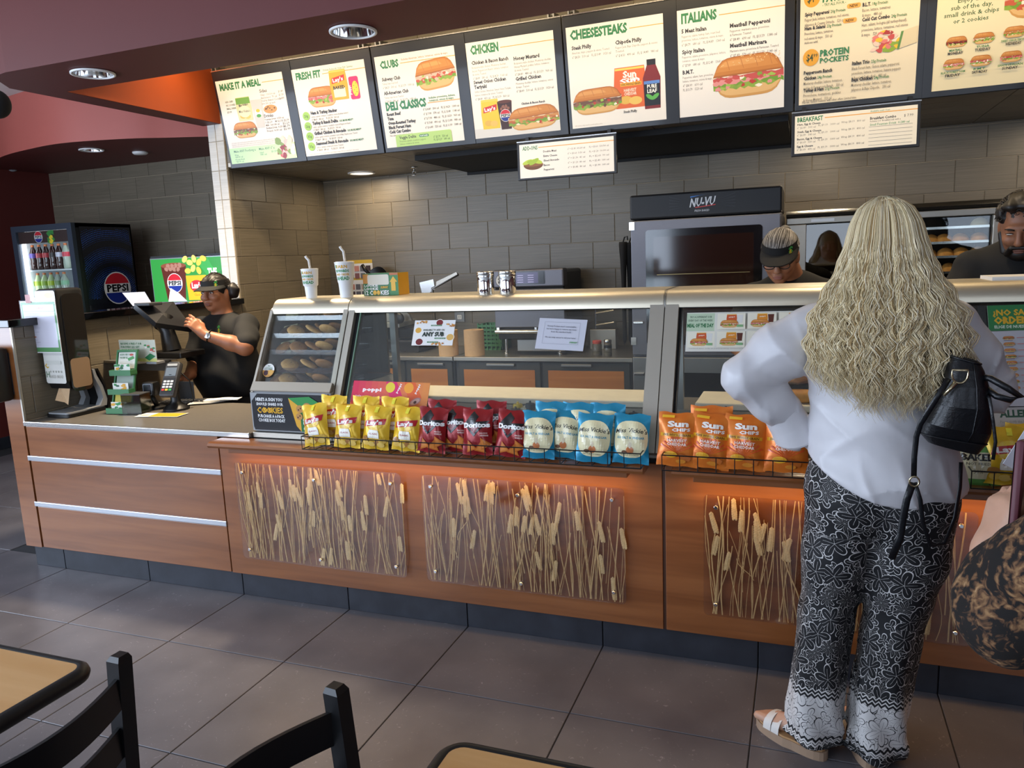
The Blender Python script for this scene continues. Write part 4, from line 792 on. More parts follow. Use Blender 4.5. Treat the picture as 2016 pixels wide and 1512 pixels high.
for a, b, l in ((.15, 1.38, 'steel worktop over the left kitchen cabinets with the slicer'), (1.387, 2.725, 'steel worktop over the right kitchen cabinets with the toaster oven')):
    t = thing('steel_worktop', l, 'worktop', (0, 0, 0)); bx('top', a, b, 2.215, YB - .008, .865, ZK, STEEL, t, c=.003); None
# ------------------------------------------------------------------ toaster oven
x0, x1 = onY(971, 560, 2.35).x, onY(1110, 560, 2.35).x; w = x1 - x0; zt = onY(1040, 530, 2.35).z
to = thing('toaster_oven', 'stainless countertop toaster oven with purple touch screen on the steel worktop', 'oven', (x0, 2.35, ZK))
H = zt - ZK
bx('side_body', .008, w - .008, .03, .50, .17, H - .01, mat('oven_side', '#3f4040', .45), to, c=.02)
bx('hood', 0, w, 0, .10, H - .13, H, OVENS, to, c=.012); bx('vent_gap', .01, w - .01, .012, .08, H - .14, H - .131, BLACKM, to)
dr = bx('door', 0, w, .0, .05, .20, H - .142, OVENS, to, c=.006)
p = Print(); p.rect(.16, H - .255, .13, .05, '#d8d2c4'); p.rect(.30, H - .255, .14, .05, '#e6ddc8')
for i in range(6): p.rect(.163 + .042 * (i % 3), H - .253 + .024 * (i // 3), .038, .02, ('#e9e4d8', '#e2c46a', '#dfe0da')[i % 3])
for i in range(6): p.rect(.304 + .046 * (i % 3), H - .253 + .024 * (i // 3), .040, .02, ('#cfe0c0', '#e8c0b0', '#d0574a')[i % 3])
p.build('instruction_labels', PRINT, dr, (0, -.0015, 0))
B = MB(); B.tube([(.02, -.045, .175), (w * .66, -.045, .175)], .014, 12); B.box(.03, .05, -.045, .0, .168, .205); B.box(w * .6, w * .63, -.045, .0, .168, .205); B.build('handle', STEELB, dr, 40)
bx('tray_slot', .02, w - .02, .01, .45, .115, .198, BLACKM, to, c=.004); bx('crumb_drawer', w * .32, w * .99, -.01, .40, .03, .112, STEELD, to, c=.003)
for lx in (.06, w - .06):
    for ly in (.06, .42): MB().lathe([(.018, 0), (.018, .012), (.012, .016), (.012, .118)], 12, c=(lx, ly, 0)).build('foot', STEELB, to, 40)
p = Print(); p.rrect(.155, H - .108, .245, .095, .01, '#17181c'); p.rect(.168, H - .1, .18, .078, '#322c4e')
for i in range(4):
    for j in range(2): p.rect(.19 + .08 * j, H - .045 - .016 * i, .045, .004, '#9a94b8')
p.rect(.355, H - .1, .038, .078, '#0b0b0d'); p.build('touch_screen', SCREEN, to, (0, -.0012, 0))
p = Print(); p.ell(.055, H - .075, .035, .042, '#2b2b2d', 26); p.ell(.055, H - .075, .031, .038, '#c4c4c0', 26); p.text('S', .055, H - .095, .042, '#2b2b2d', align='c', bold=.06); p.build('badge', PRINT, to, (0, -.0012, 0))
# ------------------------------------------------------------------ slicer
p0 = onY(760, 700, 2.45); sl = thing('meat_slicer', 'grey meat slicer with a round black knob on the left worktop', 'slicer', (p0.x, 2.45, ZK))
LG = mat('slicer_grey', '#a9a9a4', .4, .5)
B = MB(); B.box(-.02, .30, 0, .32, .0, .10, .015); B.box(.10, .27, .02, .22, .10, .20, .02); B.build('base', BLACK, sl)
bx('carriage', -.14, .16, -.04, .26, .20, .245, LG, sl, c=.008); B = MB(); B.prism([(-.06, .245), (.0, .34), (.08, .36), (.10, .25)], -.02, .2, 'y'); B.build('blade_guard', LG, sl)
B = MB(); B.prism([(.10, .245), (.02, .42), (.05, .43), (.22, .30), (.24, .25)], .02, .05, 'y'); B.build('food_chute', STEEL, sl)
MB().lathe([(.038, 0), (.042, .004), (.042, .03), (.034, .036), (.001, .036)], 24, M=Matrix.Translation((.17, -.04, .275)) @ Matrix.Rotation(PI / 2, 4, 'X')).build('knob', BLACK, sl, 40)
a, b = onY(830, 580, 2.55), onY(902, 540, 2.55); a -= Vector((p0.x, 2.45, ZK)); b -= Vector((p0.x, 2.45, ZK))
B = MB(); B.tube([(a.x + .10, .1, .25), a + (b - a) * .3, b], .012, 8); B.build('pusher_arm', STEELD, sl, True); d = (b - a).normalized(); n = Vector((-d.z, 0, d.x))
B = MB(); q = [a - n * .03, a + d * .13 - n * .03 + n * .02, a + d * .15 + n * .06, a + d * .03 + n * .09]; B.prism([(v.x, v.z) for v in q], .095, .105, 'y'); B.build('pusher_plate', STEELB, sl)
B = MB(); q = [a + d * .15, b, b + n * .02, a + d * .17 + n * .03]; B.prism([(v.x, v.z) for v in q], .085, .094, 'y'); B.build('pusher_handle', STEEL, sl)
# ------------------------------------------------------------------ small things on the worktop
def roll(px, py, lab, r=.075, h=.19):
    p = onZ(px, py, ZK); t = thing('paper_towel_roll', lab, 'paper roll', (p.x, p.y, ZK), group='brown paper towel rolls'); MB().lathe([(.02, 0), (r, 0), (r, h), (.02, h), (.02, h - .03)], 32, cap=False).build('paper', CREAM, t, 40); MB().lathe([(.019, .001), (.019, h - .002)], 16, cap=False).build('core', KRAFT, t)
roll(884, 699, 'brown paper towel roll standing behind the ANY SUB sign'); roll(935, 699, 'brown paper towel roll standing alone right of the ANY SUB sign')
p = onY(960, 690, 2.70); t = thing('green_basket', 'green plastic crate on the worktop behind the paper roll', 'basket', (p.x, 2.62, ZK)); B = MB()
for k in range(6): B.box(-.04, .16, -.01, 0, .03 + .03 * k, .048 + .03 * k)
for k in range(6): B.box(-.04 + .036 * k, -.03 + .036 * k, -.012, .002, 0, .21)
B.box(-.04, .16, 0, .2, 0, .012); B.box(-.04, -.03, 0, .2, 0, .2); B.box(.15, .16, 0, .2, 0, .2); B.box(-.04, .16, .19, .2, 0, .2); B.build('crate', GREEN, t)
for px, py, r, h, cap, lab, m in ((1176, 699, .034, .105, '#c9564a', 'clear jar with a red lid on the worktop beside the oven', 'jar_clear'), (1197, 701, .028, .115, None, 'small spice jar with a silver lid and black band on the worktop', 'jar_clear')):
    p = onZ(px, py, ZK); t = thing('spice_jar', lab, 'jar', (p.x, p.y, ZK)); MB().lathe([(r * .95, 0), (r, .004), (r, h * .72), (r * .8, h * .8)], 20).build('glass', mat('jar_glass', '#9a978c', .15, trans=.7), t, 40)
    MB().lathe([(r * .9, h * .78), (r * .95, h * .8), (r * .95, h * .97), (r * .85, h), (.001, h)], 20).build('lid', mat('red_lid', cap, .4) if cap else STEELB, t, 40)
    if not cap: MB().lathe([(r * 1.01, h * .5), (r * 1.01, h * .68)], 20, cap=False).build('band', BLACK, t, True)
    MB().lathe([(r * .9, .003), (r * .9, h * .25), (.001, h * .25)], 16).build('contents', mat('spice', '#5a5a30', .9), t)
p = onZ(1180, 690, ZK); t = thing('wire_stand', 'steel wire bag stand on the worktop behind the spice jars', 'stand', (p.x + .01, p.y + .10, ZK)); B = MB()
B.tube([(-.06, 0, .0), (-.06, 0, .36), (-.10, 0, .36)], .005, 6); B.tube([(-.06, 0, .27), (.08, 0, .29)], .005, 6); B.tube([(-.06, 0, .18), (.08, 0, .2)], .005, 6); B.build('wires', STEELB, t); bx('base', -.10, .10, -.03, .05, 0, .15, STEEL, t, c=.004)
t = thing('wall_socket', 'white double power socket on the tiled kitchen wall', 'socket', onY(905, 617, YB - .008)); bx('plate', -.045, .045, -.008, .0, -.07, .07, STEELD, t, c=.002)
p = Print()
for z in (-.03, .03): p.rrect(-.02, z - .018, .04, .036, .006, '#e6e4de'); p.rect(-.008, z - .004, .003, .012, '#222222'); p.rect(.006, z - .004, .003, .012, '#222222')
p.build('sockets', PRINT, t, (0, -.0085, 0))
# photo sheet and hanging black pan on the back wall
a, b = onY(703, 512, YB - .01), onY(737, 577, YB - .01); t = thing('photo_sheet', 'small printed sheet of coloured photo squares on the kitchen wall behind the cups', 'poster', (a.x - .10, YB - .008, b.z - .04)); w, h = b.x - a.x + .10, a.z - b.z + .04
bx('sheet', 0, w, -.002, 0, 0, h, PAPERW, t); p = Print(); p.rect(0, h - .03, w, .03, '#d9b23a'); p.rect(0, h * .48, w, .02, '#d9b23a'); rng = random.Random(3)
for i in range(4):
    for j in range(4): p.rect(.012 + j * (w - .02) / 4, .012 + (i + (.5 if i > 1 else 0)) * (h - .04) / 4.6, w / 4 - .015, h / 7, rng.choice(['#8a5a5a', '#4a3a3a', '#c98a7a', '#b0a090', '#6a6a70', '#d9a0a0']))
p.build('photos', PRINT, t, (0, -.0022, 0))
c = onY(735, 545, 2.82); t = thing('black_pan', 'black pan resting on its side behind the cookie carton', 'pan', (c.x, 2.82, ZK)); z = c.z - ZK
MB().lathe([(.001, 0), (.09, 0), (.11, .03), (.106, .03), (.088, .004), (.001, .004)], 28, M=Matrix.Translation((.05, 0, z - .03)) @ Euler((math.radians(70), math.radians(-15), 0)).to_matrix().to_4x4()).build('bowl', BLACK, t, True)
MB().tube([(-.03, 0, z + .02), (-.075, 0, z + .06), (-.10, 0, z + .105)], [.012, .016, .014], 8).build('handle', BLACK, t, True)
bx('stand', .0, .10, -.03, .05, 0, z - .10, BLACKM, t)
# ------------------------------------------------------------------ bread oven
ov = thing('bread_oven', 'tall stainless bread oven with a black header and dark glass door', 'oven', (2.748, 2.10, 0)); w = .918
bx('body', 0, w, .03, .80, .05, 1.80, OVENS, ov, c=.006); bx('header', -.002, w + .002, 0, .5, 1.803, 1.957, mat('header_black', '#141416', .5), ov, c=.012)
dr = MB().box(.004, w - .004, -.012, .028, .93, 1.797, .006).build('oven_door', OVENS, ov)
B = MB(); B.prism(rr_outline(.10, .81, 1.0, 1.735, .02), -.0165, -.0125, 'y'); B.build('window', BLACKG, dr)
B = MB(); B.prism(rr_outline(.15, .76, 1.05, 1.69, .01), -.0175, -.0168, 'y'); B.build('window_glass', mat('oven_glass', '#241510', .08, coat=.5), dr)
for z in (1.28, 1.45): bx('oven_rack', .17, .74, -.0185, -.0176, z, z + .004, mat('rack_glint', '#8a7a50', .3, .8), dr)
for z in (1.0, 1.74): bx('hinge', -.004, .03, -.018, -.013, z, z + .05, STEELB, dr)
d2 = MB().box(.004, w - .004, -.012, .028, .10, .92, .006).build('proofer_door', STEELD, ov); bx('window', .12, .80, -.0145, -.0125, .2, .82, BLACKG, d2)
for z in (.80, 1.14): bx('latch', .015, .08, -.03, -.013, z, z + .016, STEELB, ov, c=.003)
for x in (.05, w - .05):
    for y in (.08, .74): MB().lathe([(.03, 0), (.03, .05)], 12, c=(x, y, 0)).build('foot', BLACK, ov)
p = Print(); cx, cz = .45, 1.885
p.poly([(cx - .07, cz + .035), (cx - .01, cz + .046), (cx + .03, cz + .05), (cx - .07, cz + .042)], '#3a7fd0'); p.poly([(cx - .04, cz - .03), (cx + .08, cz - .018), (cx + .085, cz - .012), (cx - .04, cz - .024)], '#c8342e')
p.text('NU-VU', cx - .075, cz - .022, .05, '#dedede', w=.15, bold=.03, shear=.25, rot=.05); p.text('FRESH BAKED', cx - .045, cz - .052, .012, '#cfcfcf', w=.09, bold=.01, shear=.2)
for i in range(5):
    for s in (-1, 1): p.poly([(cx + s * .11, cz - .02 + .01 * i), (cx + s * .20, cz - .035 + .02 * i), (cx + s * .20, cz - .030 + .02 * i)], '#2a2a2e')
p.build('brand_mark', PRINT, ov, (0, -.0015, 0))
for k, (x, z) in enumerate(((-.062, 1.55), (-.027, 1.545))):
    t = thing('oven_mitt', ('black quilted oven mitt hanging on the left side of the bread oven, left of two', 'black quilted oven mitt hanging on the left side of the bread oven, right of two')[k], 'oven mitt', (2.748 + x, 2.16 + .03 * k, z), group='hanging oven mitts')
    B = MB(); n = 12; prof = [(.042, .12), (.045, .10), (.034, .0), (.026, -.12), (.022, -.25), (.022, -.4), (.024, -.52), (.001, -.56)]
    B.lathe(prof[::-1], 14); B.v = [(x_ * (.62 + .0 * z_), y_ * .9, z_) for x_, y_, z_ in B.v]; B.build('sleeve', BLACKC, t, True); MB().tube([(0, 0, .12), (.01, 0, .15), (.028, 0, .155), (.03, 0, .13)], .005, 6).build('loop', BLACKC, t)
# ------------------------------------------------------------------ bread cabinet with trays
bc = thing('bread_cabinet', 'wide stainless bread cabinet with trays of rolls, right of the bread oven', 'cabinet', (3.692, 2.20, 0)); w = 1.15
B = MB(); B.box(0, w, .06, .70, .05, .10); B.box(0, .02, .06, .70, .10, 1.79); B.box(w - .02, w, .06, .70, .10, 1.79); B.box(0, w, .68, .70, .10, 1.79); B.box(0, w, .06, .7, 1.74, 1.80); B.build('body', mat('cabinet_inside', '#1a1612', .6), bc)
MB().prism([(.06, 1.812), (.02, 1.810), (-.004, 1.80), (-.012, 1.785), (-.004, 1.77), (.02, 1.765), (.06, 1.765)], -.002, w + .002, 'x').build('canopy', STEELB, bc, 40); bx('head_rail', 0, w, .0, .05, 1.725, 1.764, STEEL, bc, c=.004)
for a, b in ((0, .115), (.50, .56), (w - .055, w)): bx('upright', a, b, .0, .05, .10, 1.724, STEEL, bc, c=.004)
bx('pane', .115, .50, .02, .026, .12, 1.72, glass_mat('smoked_glass', (.55, .5, .42), .12), bc); bx('pane', .56, w - .055, .02, .024, .12, 1.72, GLASS, bc)
bx('price_strip', .14, .27, -.004, -.0005, 1.735, 1.752, WHITE, bc)
WIRE = mat('rack_wire', '#8f9496', .3, .9)
for k in range(9): bx('wire_shelf', .03, .555, .08, .66, .78 + .075 * k, .784 + .075 * k, WIRE if k % 2 else mat('dark_wire', '#2c2c2e', .4, .6), bc)
BREAD = mat('bread_crust', '#b5762f', .7, col2='#d39a4c', scale=25, bump=.3, bscale=60); PALE = mat('pale_dough', '#cdbb93', .8)
rollm = []
for m in (BREAD, PALE):
    B = MB(); B.ball((0, 0, 0), (.047, .045, .036), 16, 10); B.v = [(x, y, max(z, -.012) + .006 * (1 - (x / .05) ** 2) * (abs(y) < .02)) for x, y, z in B.v]; rollm.append(B.mesh('roll', m, True))
zs = [onY(1900, y, 2.30).z for y in (448, 477, 505, 536, 566)]
for r, z in enumerate(zs):
    nm = ('top', 'second', 'third', 'fourth', 'lowest')[r]
    t = thing('bread_tray', f'grey baking tray, {nm} one showing in the bread cabinet', 'tray', (3.692, 2.24, z - .004), group='trays in the bread cabinet'); B = MB(); B.box(.57, w - .065, 0, .42, 0, .004); B.box(.57, w - .065, -.006, .0, 0, .014); B.build('tray_body', STEELB, t)
    xs = [1927] if r == 0 else ([1800, 1832, 1858, 1890, 1927] if r == 1 else [1828, 1862, 1893, 1927] if r == 2 else [1843, 1870, 1903, 1935] if r == 3 else [1866, 1900])
    for i, px in enumerate(xs):
        for back in ((0,) if r == 0 else (0, 1)):
            q = onY(px, 480, 2.30); tag(link('bread_roll', rollm[1 if r == 0 else 0], None, (q.x + .02 * back, 2.31 + .13 * back, z + .0125), (0, 0, .1 * i)), (f'pale roll alone on the top tray of the bread cabinet' if r == 0 else f'golden bread roll, number {("one","two","three","four","five")[i]} from left, {("front","back")[back]} row of {nm} bread tray'), 'bread roll', 'rolls in the bread cabinet')
# ------------------------------------------------------------------ things on top of the case
def cup(px, py, h, r0, r1, lab, sleeve=False):
    p = onZ(px, py, ZT + .002); t = thing('paper_cup', lab, 'cup', (onY(px, py, .27).x, .27, ZT + .002), group='display cups on the case')
    prof = [(r0 * .98, 0), (r0, .004), (r0 + (r1 - r0) * .25, h * .40), (r0 + (r1 - r0) * (.42 if not sleeve else .62), h * .44), (r1, h * .96), (r1 * 1.03, h * .965), (r1 * 1.03, h * .985), (r1 * .9, h * .99), (r1 * .88, h * 1.0), (.001, h * 1.0)]
    MB().lathe(prof, 32).build('cup_body', WHITE, t, 40); MB().tube([(.004, 0, h), (0, 0, h * 1.28), (-.012, 0, h * 1.36), (-.016, -.002, h * 1.42)], .006, 10).build('straw', mat('straw_film', '#d5d3cf', .35), t, True)
    pr = Print(); W = r1 * 1.5; z0 = h * .46
    pr.text('EARN', 0, h * .36, h * .085, '#d9a52c', w=W * .8, align='c', bold=.03); pr.text('REWARDS', 0, h * .25, h * .07, '#2f8a4a', w=W, align='c', bold=.03); pr.text('AND ORDER', 0, h * .155, h * .06, '#dcae4a', w=W, align='c', bold=.03); pr.text('AHEAD', 0, h * .03, h * .095, '#2f8a4a', w=W, align='c', bold=.03); pr.rect(-W * .52, h * .36, W * .1, h * .09, '#2f8a4a')
    yaw = math.radians(20)
    def wrap(u, y, v):
        z = z0 + v; r = r0 + (r1 - r0) * (.35 + .65 * (z / h)); r = max(r, r1 * .90) if False else r
        rr = r0 + (r1 - r0) * ((.62 if sleeve else .42) + (1 - (.62 if sleeve else .42)) * max(0, (z - h * .44) / (h * .52))) + .0006 - y
        a = u / rr - PI / 2 + yaw * .6; return (rr * math.cos(a), rr * math.sin(a), z)
    pr.build('print', PRINT, t, fn=wrap, step=.00003)
cup(614, 588, .142, .026, .041, 'smaller white paper cup with straw standing on the cookie case', True); cup(683, 586, .168, .030, .046, 'larger white paper cup with straw standing where the two cases meet')
a, b = onZ(716, 584, ZT + .002), onZ(797, 580, ZT + .002)
cb = thing('cookie_carton', 'green and yellow cookie carton with open window on the case', 'box', (onY(717, 582, .34).x, .34, ZT + .003)); w, h = .18, .105
bx('box_body', 0, w, 0, .12, 0, h, mat('carton_green', '#1d6b35', .5), cb, c=.001)
p = Print(); p.rect(0, 0, w, h, '#1d6b35'); p.rect(0, h * .55, .03, h * .42, '#c98a3a'); p.rrect(.025, h * .48, .115, h * .46, .008, '#d8d2c0'); p.rect(.145, 0, .045, h, '#2c7a3a'); p.rect(.145, h * .9, .045, h * .1, '#b8622a'); p.poly([(.152, h * .2), (.175, h * .2), (.175, h * .6), (.185, h * .6), (.165, h * .85), (.145, h * .6), (.152, h * .6)], '#e0ac24')
p.text('LOOKIE', .006, h * .40, .011, '#eeeeea', w=.075, bold=.03); p.text('LOOKIE', .006, h * .26, .011, '#eeeeea', w=.075, bold=.03); p.text('12 C', .006, .004, .020, '#eeeeea', w=.045, bold=.03); p.ell(.062, .014, .010, .011, '#e0ac24'); p.ell(.082, .014, .009, .011, '#e0ac24'); p.text('KIES', .094, .004, .020, '#eeeeea', w=.045, bold=.03); p.text('SUBWAY', .095, h * .32, .010, '#e0ac24', w=.04, bold=.04, shear=.15)
p.build('front_print', PRINT, cb, (0, -.0005, 0)); bx('end_flap', w, w + .001, .0, .12, 0, h, mat('carton_yellow', '#d9a02a', .5), cb)
for px, lab in ((957, 'steel shaker with a perforated lid on the case, left of two'), (1000, 'steel shaker with a perforated lid on the case, right of two')):
    p = onY(px, 580, .28); t = thing('steel_shaker', lab, 'shaker', (p.x, .28, ZT + .002), group='steel shakers'); MB().lathe([(.036, 0), (.037, .003), (.037, .072), (.036, .074)], 28).build('body', CHROME, t, 40); MB().lathe([(.0385, .074), (.0385, .082), (.0375, .084), (.0385, .086), (.0385, .094), (.034, .098), (.001, .099)], 28).build('lid', STEELB, t, 40)
t = thing('napkin_stack', 'flat white paper stack lying on the case in front of the collared shirt', 'paper', (onZ(1990, 550, ZT + .004).x, .40, ZT + .002)); bx('sheets', -.06, .20, -.1, .1, 0, .012, PAPERW, t)
# ------------------------------------------------------------------ signs on the glass
GROT = -math.atan2(GT.y - GB.y, GT.z - GB.z)
def on_glass(px, py, off=0.):
    n = Vector((0, (GT - GB).normalized().z, -(GT - GB).normalized().y)); d = Vector(ray(px, py)); o = Vector(CAMLOC); g = GB + n * off; return o + d * ((g - o).dot(n) / d.dot(n))
def glass_sign(name, lab, tl, tr, bl, off, pr, m=PRINT, film=False):
    A, Bv, Cc = on_glass(*tl, off), on_glass(*tr, off), on_glass(*bl, off); w = (Bv - A).length; h = (A - Cc).length
    t = thing(name, lab, 'sign', Cc); X = (Bv - A).normalized(); Z = (A - Cc); Z = (Z - X * Z.dot(X)).normalized(); Y = Z.cross(X); M = Matrix((X, Y, Z)).transposed().to_4x4(); M.translation = Cc; t.matrix_world = M
    bx('card', 0, w, .0002, .0014, 0, h, PAPERW, t); pr(w, h).build('print', m, t, (0, -.0002, 0), step=.00004)
    if film: MB().box(-.008, w + .012, -.003, -.0012, -.012, h + .01).build('sleeve', FILM, t)
    return t
def s_any(w, h):
    p = Print(); p.rect(0, 0, w, h, '#e8e6e2')
    for u, v, r, c in ((.12, .6, .13, '#d9a441'), (.62, .9, .14, '#7a1f22'), (.18, .14, .15, '#6f1a1e'), (.92, .32, .15, '#d9ac5c')): p.ell(u * w, v * h, r * h * 1.15, r * h * 1.0, '#efece6'); p.ell(u * w, v * h, r * h, r * h * .85, c)
    rng = random.Random(2)
    for k in range(34): u = rng.choice([rng.uniform(.05, .3), rng.uniform(.8, 1), rng.uniform(.5, .8)]); v = .92 if u < .35 else (.8 if u > .79 else .06); p.blob(u * w, (v + rng.uniform(-.05, .05)) * h, .025 * w, .03 * h, rng.choice(['#c98a3c', '#b5742c', '#d9a45a']), .3, 7, rng)
    p.text('AVAILABLE TO ADD ON', .5 * w, .57 * h, .075 * h, '#3c4a3c', w=.52 * w, align='c', bold=.02); p.text('ANY SUB', .5 * w, .36 * h, .16 * h, '#1d2f26', w=.54 * w, align='c', bold=.05)
    for u, v in ((.42, .76), (.55, .25), (.38, .10)): p.rect(u * w, v * h, .26 * w, .05 * h, '#3f7a48'); p.text('SUBWAY SAUCE', (u + .13) * w, (v + .01) * h, .028 * h, '#e8e6e2', w=.22 * w, align='c')
    return p
glass_sign('sauce_sign', 'white ANY SUB sauce card on the left glass pane', (820, 631), (900, 630), (810, 680), -.004, s_any)
def s_prot(w, h):
    p = Print(); p.rect(0, 0, w, h, '#dcdce2')
    for i in range(26):
        for y in (.18, .88): p.rect((.14 + .028 * i) * w, y * h, .018 * w, .008 * h, '#7a7a86')
    for i in range(22):
        for x in (.13, .87): p.rect(x * w, (.19 + .032 * i) * h, .006 * w, .02 * h, '#7a7a86')
    for i, (t, ww) in enumerate((("Protein Pockets aren't customizable,", .6), ("but we're happy to remove any items", .62), ('from the standard build.', .42), ('', 0), ('We can swap sauces to suit your taste!', .64))):
        if t: p.text(t, .5 * w, (.72 - .09 * i) * h, .05 * h, '#5a5a66', w=ww * w, align='c', bold=.01)
    p.text('SUBWAY', .78 * w, .22 * h, .05 * h, '#5a9a5a', w=.16 * w, align='c', bold=.04, shear=.2); return p
glass_sign('notice_sign', 'laminated white typed notice about protein pockets on the glass', (1065, 626), (1159, 630), (1053, 686), -.006, s_prot, film=True)
def s_poppi(w, h):
    p = Print(); n = 12
    for i in range(n):
        t = i / (n - 1); c = [a + (b - a) * t for a, b in zip(lin('#d3224f'), lin('#e08a44'))]; p.poly([(w * i / n, 0), (w * (i + 1) / n, 0), (w * (i + 1) / n, h), (w * i / n, h)], tuple(c), z=1)
    p.L = 1; p.text('poppi', .14 * w, .62 * h, .13 * h, '#f6f0ee', w=.25 * w, bold=.05); p.text('make your meal iconic', .05 * w, .40 * h, .075 * h, '#f6e8e8', w=.36 * w, bold=.01, rot=-.05, shear=.2)
    for u, c1, c2 in ((.52, '#d8246a', '#e3d03a'), (.76, '#e2622c', '#f0a030')):
        for k in range(2): p.poly([((u - .11 + .02) * w, 1.0 * h), ((u + .05) * w, 1.0 * h), ((u + .16) * w, .42 * h), ((u + .02) * w, .16 * h)], c1) if k == 0 else p.ell((u - .02) * w, .78 * h, .06 * w, .2 * h, c2, rot=.4)
        p.ell((u + .085) * w, .28 * h, .075 * w, .12 * h, '#b98a8a', rot=.5); p.ell((u + .085) * w, .28 * h, .058 * w, .09 * h, '#d9b8b0', rot=.5); p.ell((u + .085) * w, .26 * h, .02 * w, .05 * h, '#4a2a2a', rot=.5); p.text('poppi', (u + .08) * w, .56 * h, .08 * h, '#f6f0ee', w=.12 * w, rot=1.2, bold=.04)
    return p
glass_sign('soda_sign', 'pink and orange soda can poster at the foot of the glass', (697, 749), (847, 754), (688, 800), -.010, s_poppi, PRINTG)
def s_meal(w, h):
    p = Print(); p.rect(0, 0, w, h, '#d9d7cc'); p.rect(0, .52 * h, .19 * w, .46 * h, '#b9cbae'); p.text('TRY A DIFFERENT SUB', .095 * w, .86 * h, .05 * h, '#3c5a44', w=.15 * w, align='c', bold=.02); p.text('EVERY DAY OF THE WEEK', .095 * w, .77 * h, .05 * h, '#3c5a44', w=.165 * w, align='c', bold=.02); p.text('MEAL OF THE DAY', .095 * w, .62 * h, .09 * h, '#1f6a3c', w=.18 * w, align='c', bold=.05)
    for r in range(2):
        for c in range(5):
            if r == 1 and c == 0: continue
            x, y = (.01 + .2 * c) * w, (.10 if r == 0 else .54) * h; p.rect(x, y, .185 * w, .40 * h, '#e6e2cf'); bag_pic(p, x + .06 * w, y + .16 * h, .07 * w, .22 * h, '#d98a2a' if (c + r) % 2 else '#c8562a', 0, None, 'chips', '#f2ead8'); p.poly([(x + .135 * w, y + .16 * h), (x + .165 * w, y + .16 * h), (x + .17 * w, y + .36 * h), (x + .13 * w, y + .36 * h)], '#5a2a1c' if (c + r) % 2 else '#d9d9d4'); sub_pic(p, x + .02 * w, y + .04 * h, .12 * w, .2 * h, 30 + c + 5 * r, ('bmt', 'turkey', 'ham', 'chicken', 'tuna')[c]); p.rect(x + .13 * w, y + .05 * h, .04 * w, .06 * h, '#7fae7a')
    p.text('Limited time only at participating restaurants. Additional charge for extras.', .03 * w, .03 * h, .025 * h, '#8a8678', w=.6 * w); return p
glass_sign('meal_poster', 'wide MEAL OF THE DAY picture poster on the right glass pane', (1355, 616), (1660, 610), (1349, 692), -.004, s_meal)
# Spanish ordering poster and allergen sheets at the right end
bpn = thing('poster_panel', 'black poster backing board on the glass at the right edge of the picture', 'board', (0, 0, 0)); q0 = on_glass(1925, 600, .012).x; slab('board', q0, 5.1, BLACKM, bpn, y_off=.012, t=.004, low=.03, top=-.02)
def s_nosabe(w, h):
    p = Print(); p.rect(0, 0, w, h, '#2f7d46'); p.text('¿NO SABE COMO', .06 * w, .60 * h, .22 * h, '#dfae2c', bold=.04, w=.9 * w); p.text('ORDENAR?', .07 * w, .28 * h, .26 * h, '#dfae2c', bold=.05, w=.62 * w); p.text('ELIGE DE NUESTRO MENU', .07 * w, .10 * h, .11 * h, '#d5e2d2', w=.62 * w, bold=.03); return p
glass_sign('spanish_sign', 'green NO SABE ORDENAR sign with yellow letters at the right edge', (1944, 602), (2110, 596), (1947, 652), -.003, s_nosabe)
def s_all(w, h):
    p = Print(); p.rect(0, 0, w, h, '#cfcfd4')
    for i in range(9): sub_pic(p, .16 * w, (.88 - .085 * i) * h, .17 * w, .05 * h, 60 + i, ('bmt', 'turkey', 'ham', 'steak')[i % 4]); p.rect(.17 * w, (.865 - .085 * i) * h, .13 * w, .006 * h, '#6a6a80'); p.rect(.36 * w, (.90 - .085 * i) * h, .5 * w, .006 * h, '#d0655a')
    return p
glass_sign('nutrition_sheet', 'white laminated sheet with a column of small sandwich pictures', (1970, 653), (2110, 648), (1964, 800), -.006, s_all, film=True)
def s_allerg(w, h):
    p = Print(); p.rect(0, 0, w, h, '#c4c2bf'); p.text('ALLERGENS', .08 * w, .60 * h, .28 * h, '#2f5a42', w=.75 * w, bold=.05); p.text('Please notify the Sandwich Artist of any allergy', .08 * w, .36 * h, .10 * h, '#8a8a86', w=.85 * w); p.text('or sensitivity prior to ordering your sandwich', .08 * w, .18 * h, .10 * h, '#8a8a86', w=.85 * w); return p
glass_sign('allergen_sign', 'white ALLERGENS card below the sandwich picture sheet', (1963, 803), (2110, 800), (1960, 850), -.004, s_allerg)
# bagged bread and a loaf on the cutting board behind the elbow
q = onY(1560, 735, .62); t = thing('bread_bag', 'clear plastic bag of bread rolls beyond the crook of the white sleeve', 'bread bag', (q.x, .62, .936)); z = q.z - .936
B = MB(); B.ball((0, 0, z), (.10, .07, .05), 20, 12); B.v = [(x, y, zz + .006 * math.sin(70 * x) * math.cos(60 * y)) for x, y, zz in B.v]; B.build('bag', mat('bag_film', '#c89a74', .15, alpha=.55, coat=.6), t, True)
B = MB(); B.ball((-.04, 0, z - .005), (.045, .04, .032), 12, 8); B.ball((.045, 0, z - .005), (.045, .04, .032), 12, 8); B.build('rolls', BREAD, t, True)
bx('bread_crate', -.09, .09, -.06, .06, 0, z - .045, BLACKM, t)
q = onZ(1575, 790, .937); t = tag(MB().ball((0, 0, .03), (.13, .035, .03), 20, 10).build('sub_loaf', BREAD, None, True, (q.x, .56, .936)), 'long golden bread loaf lying on the cutting board', 'bread')
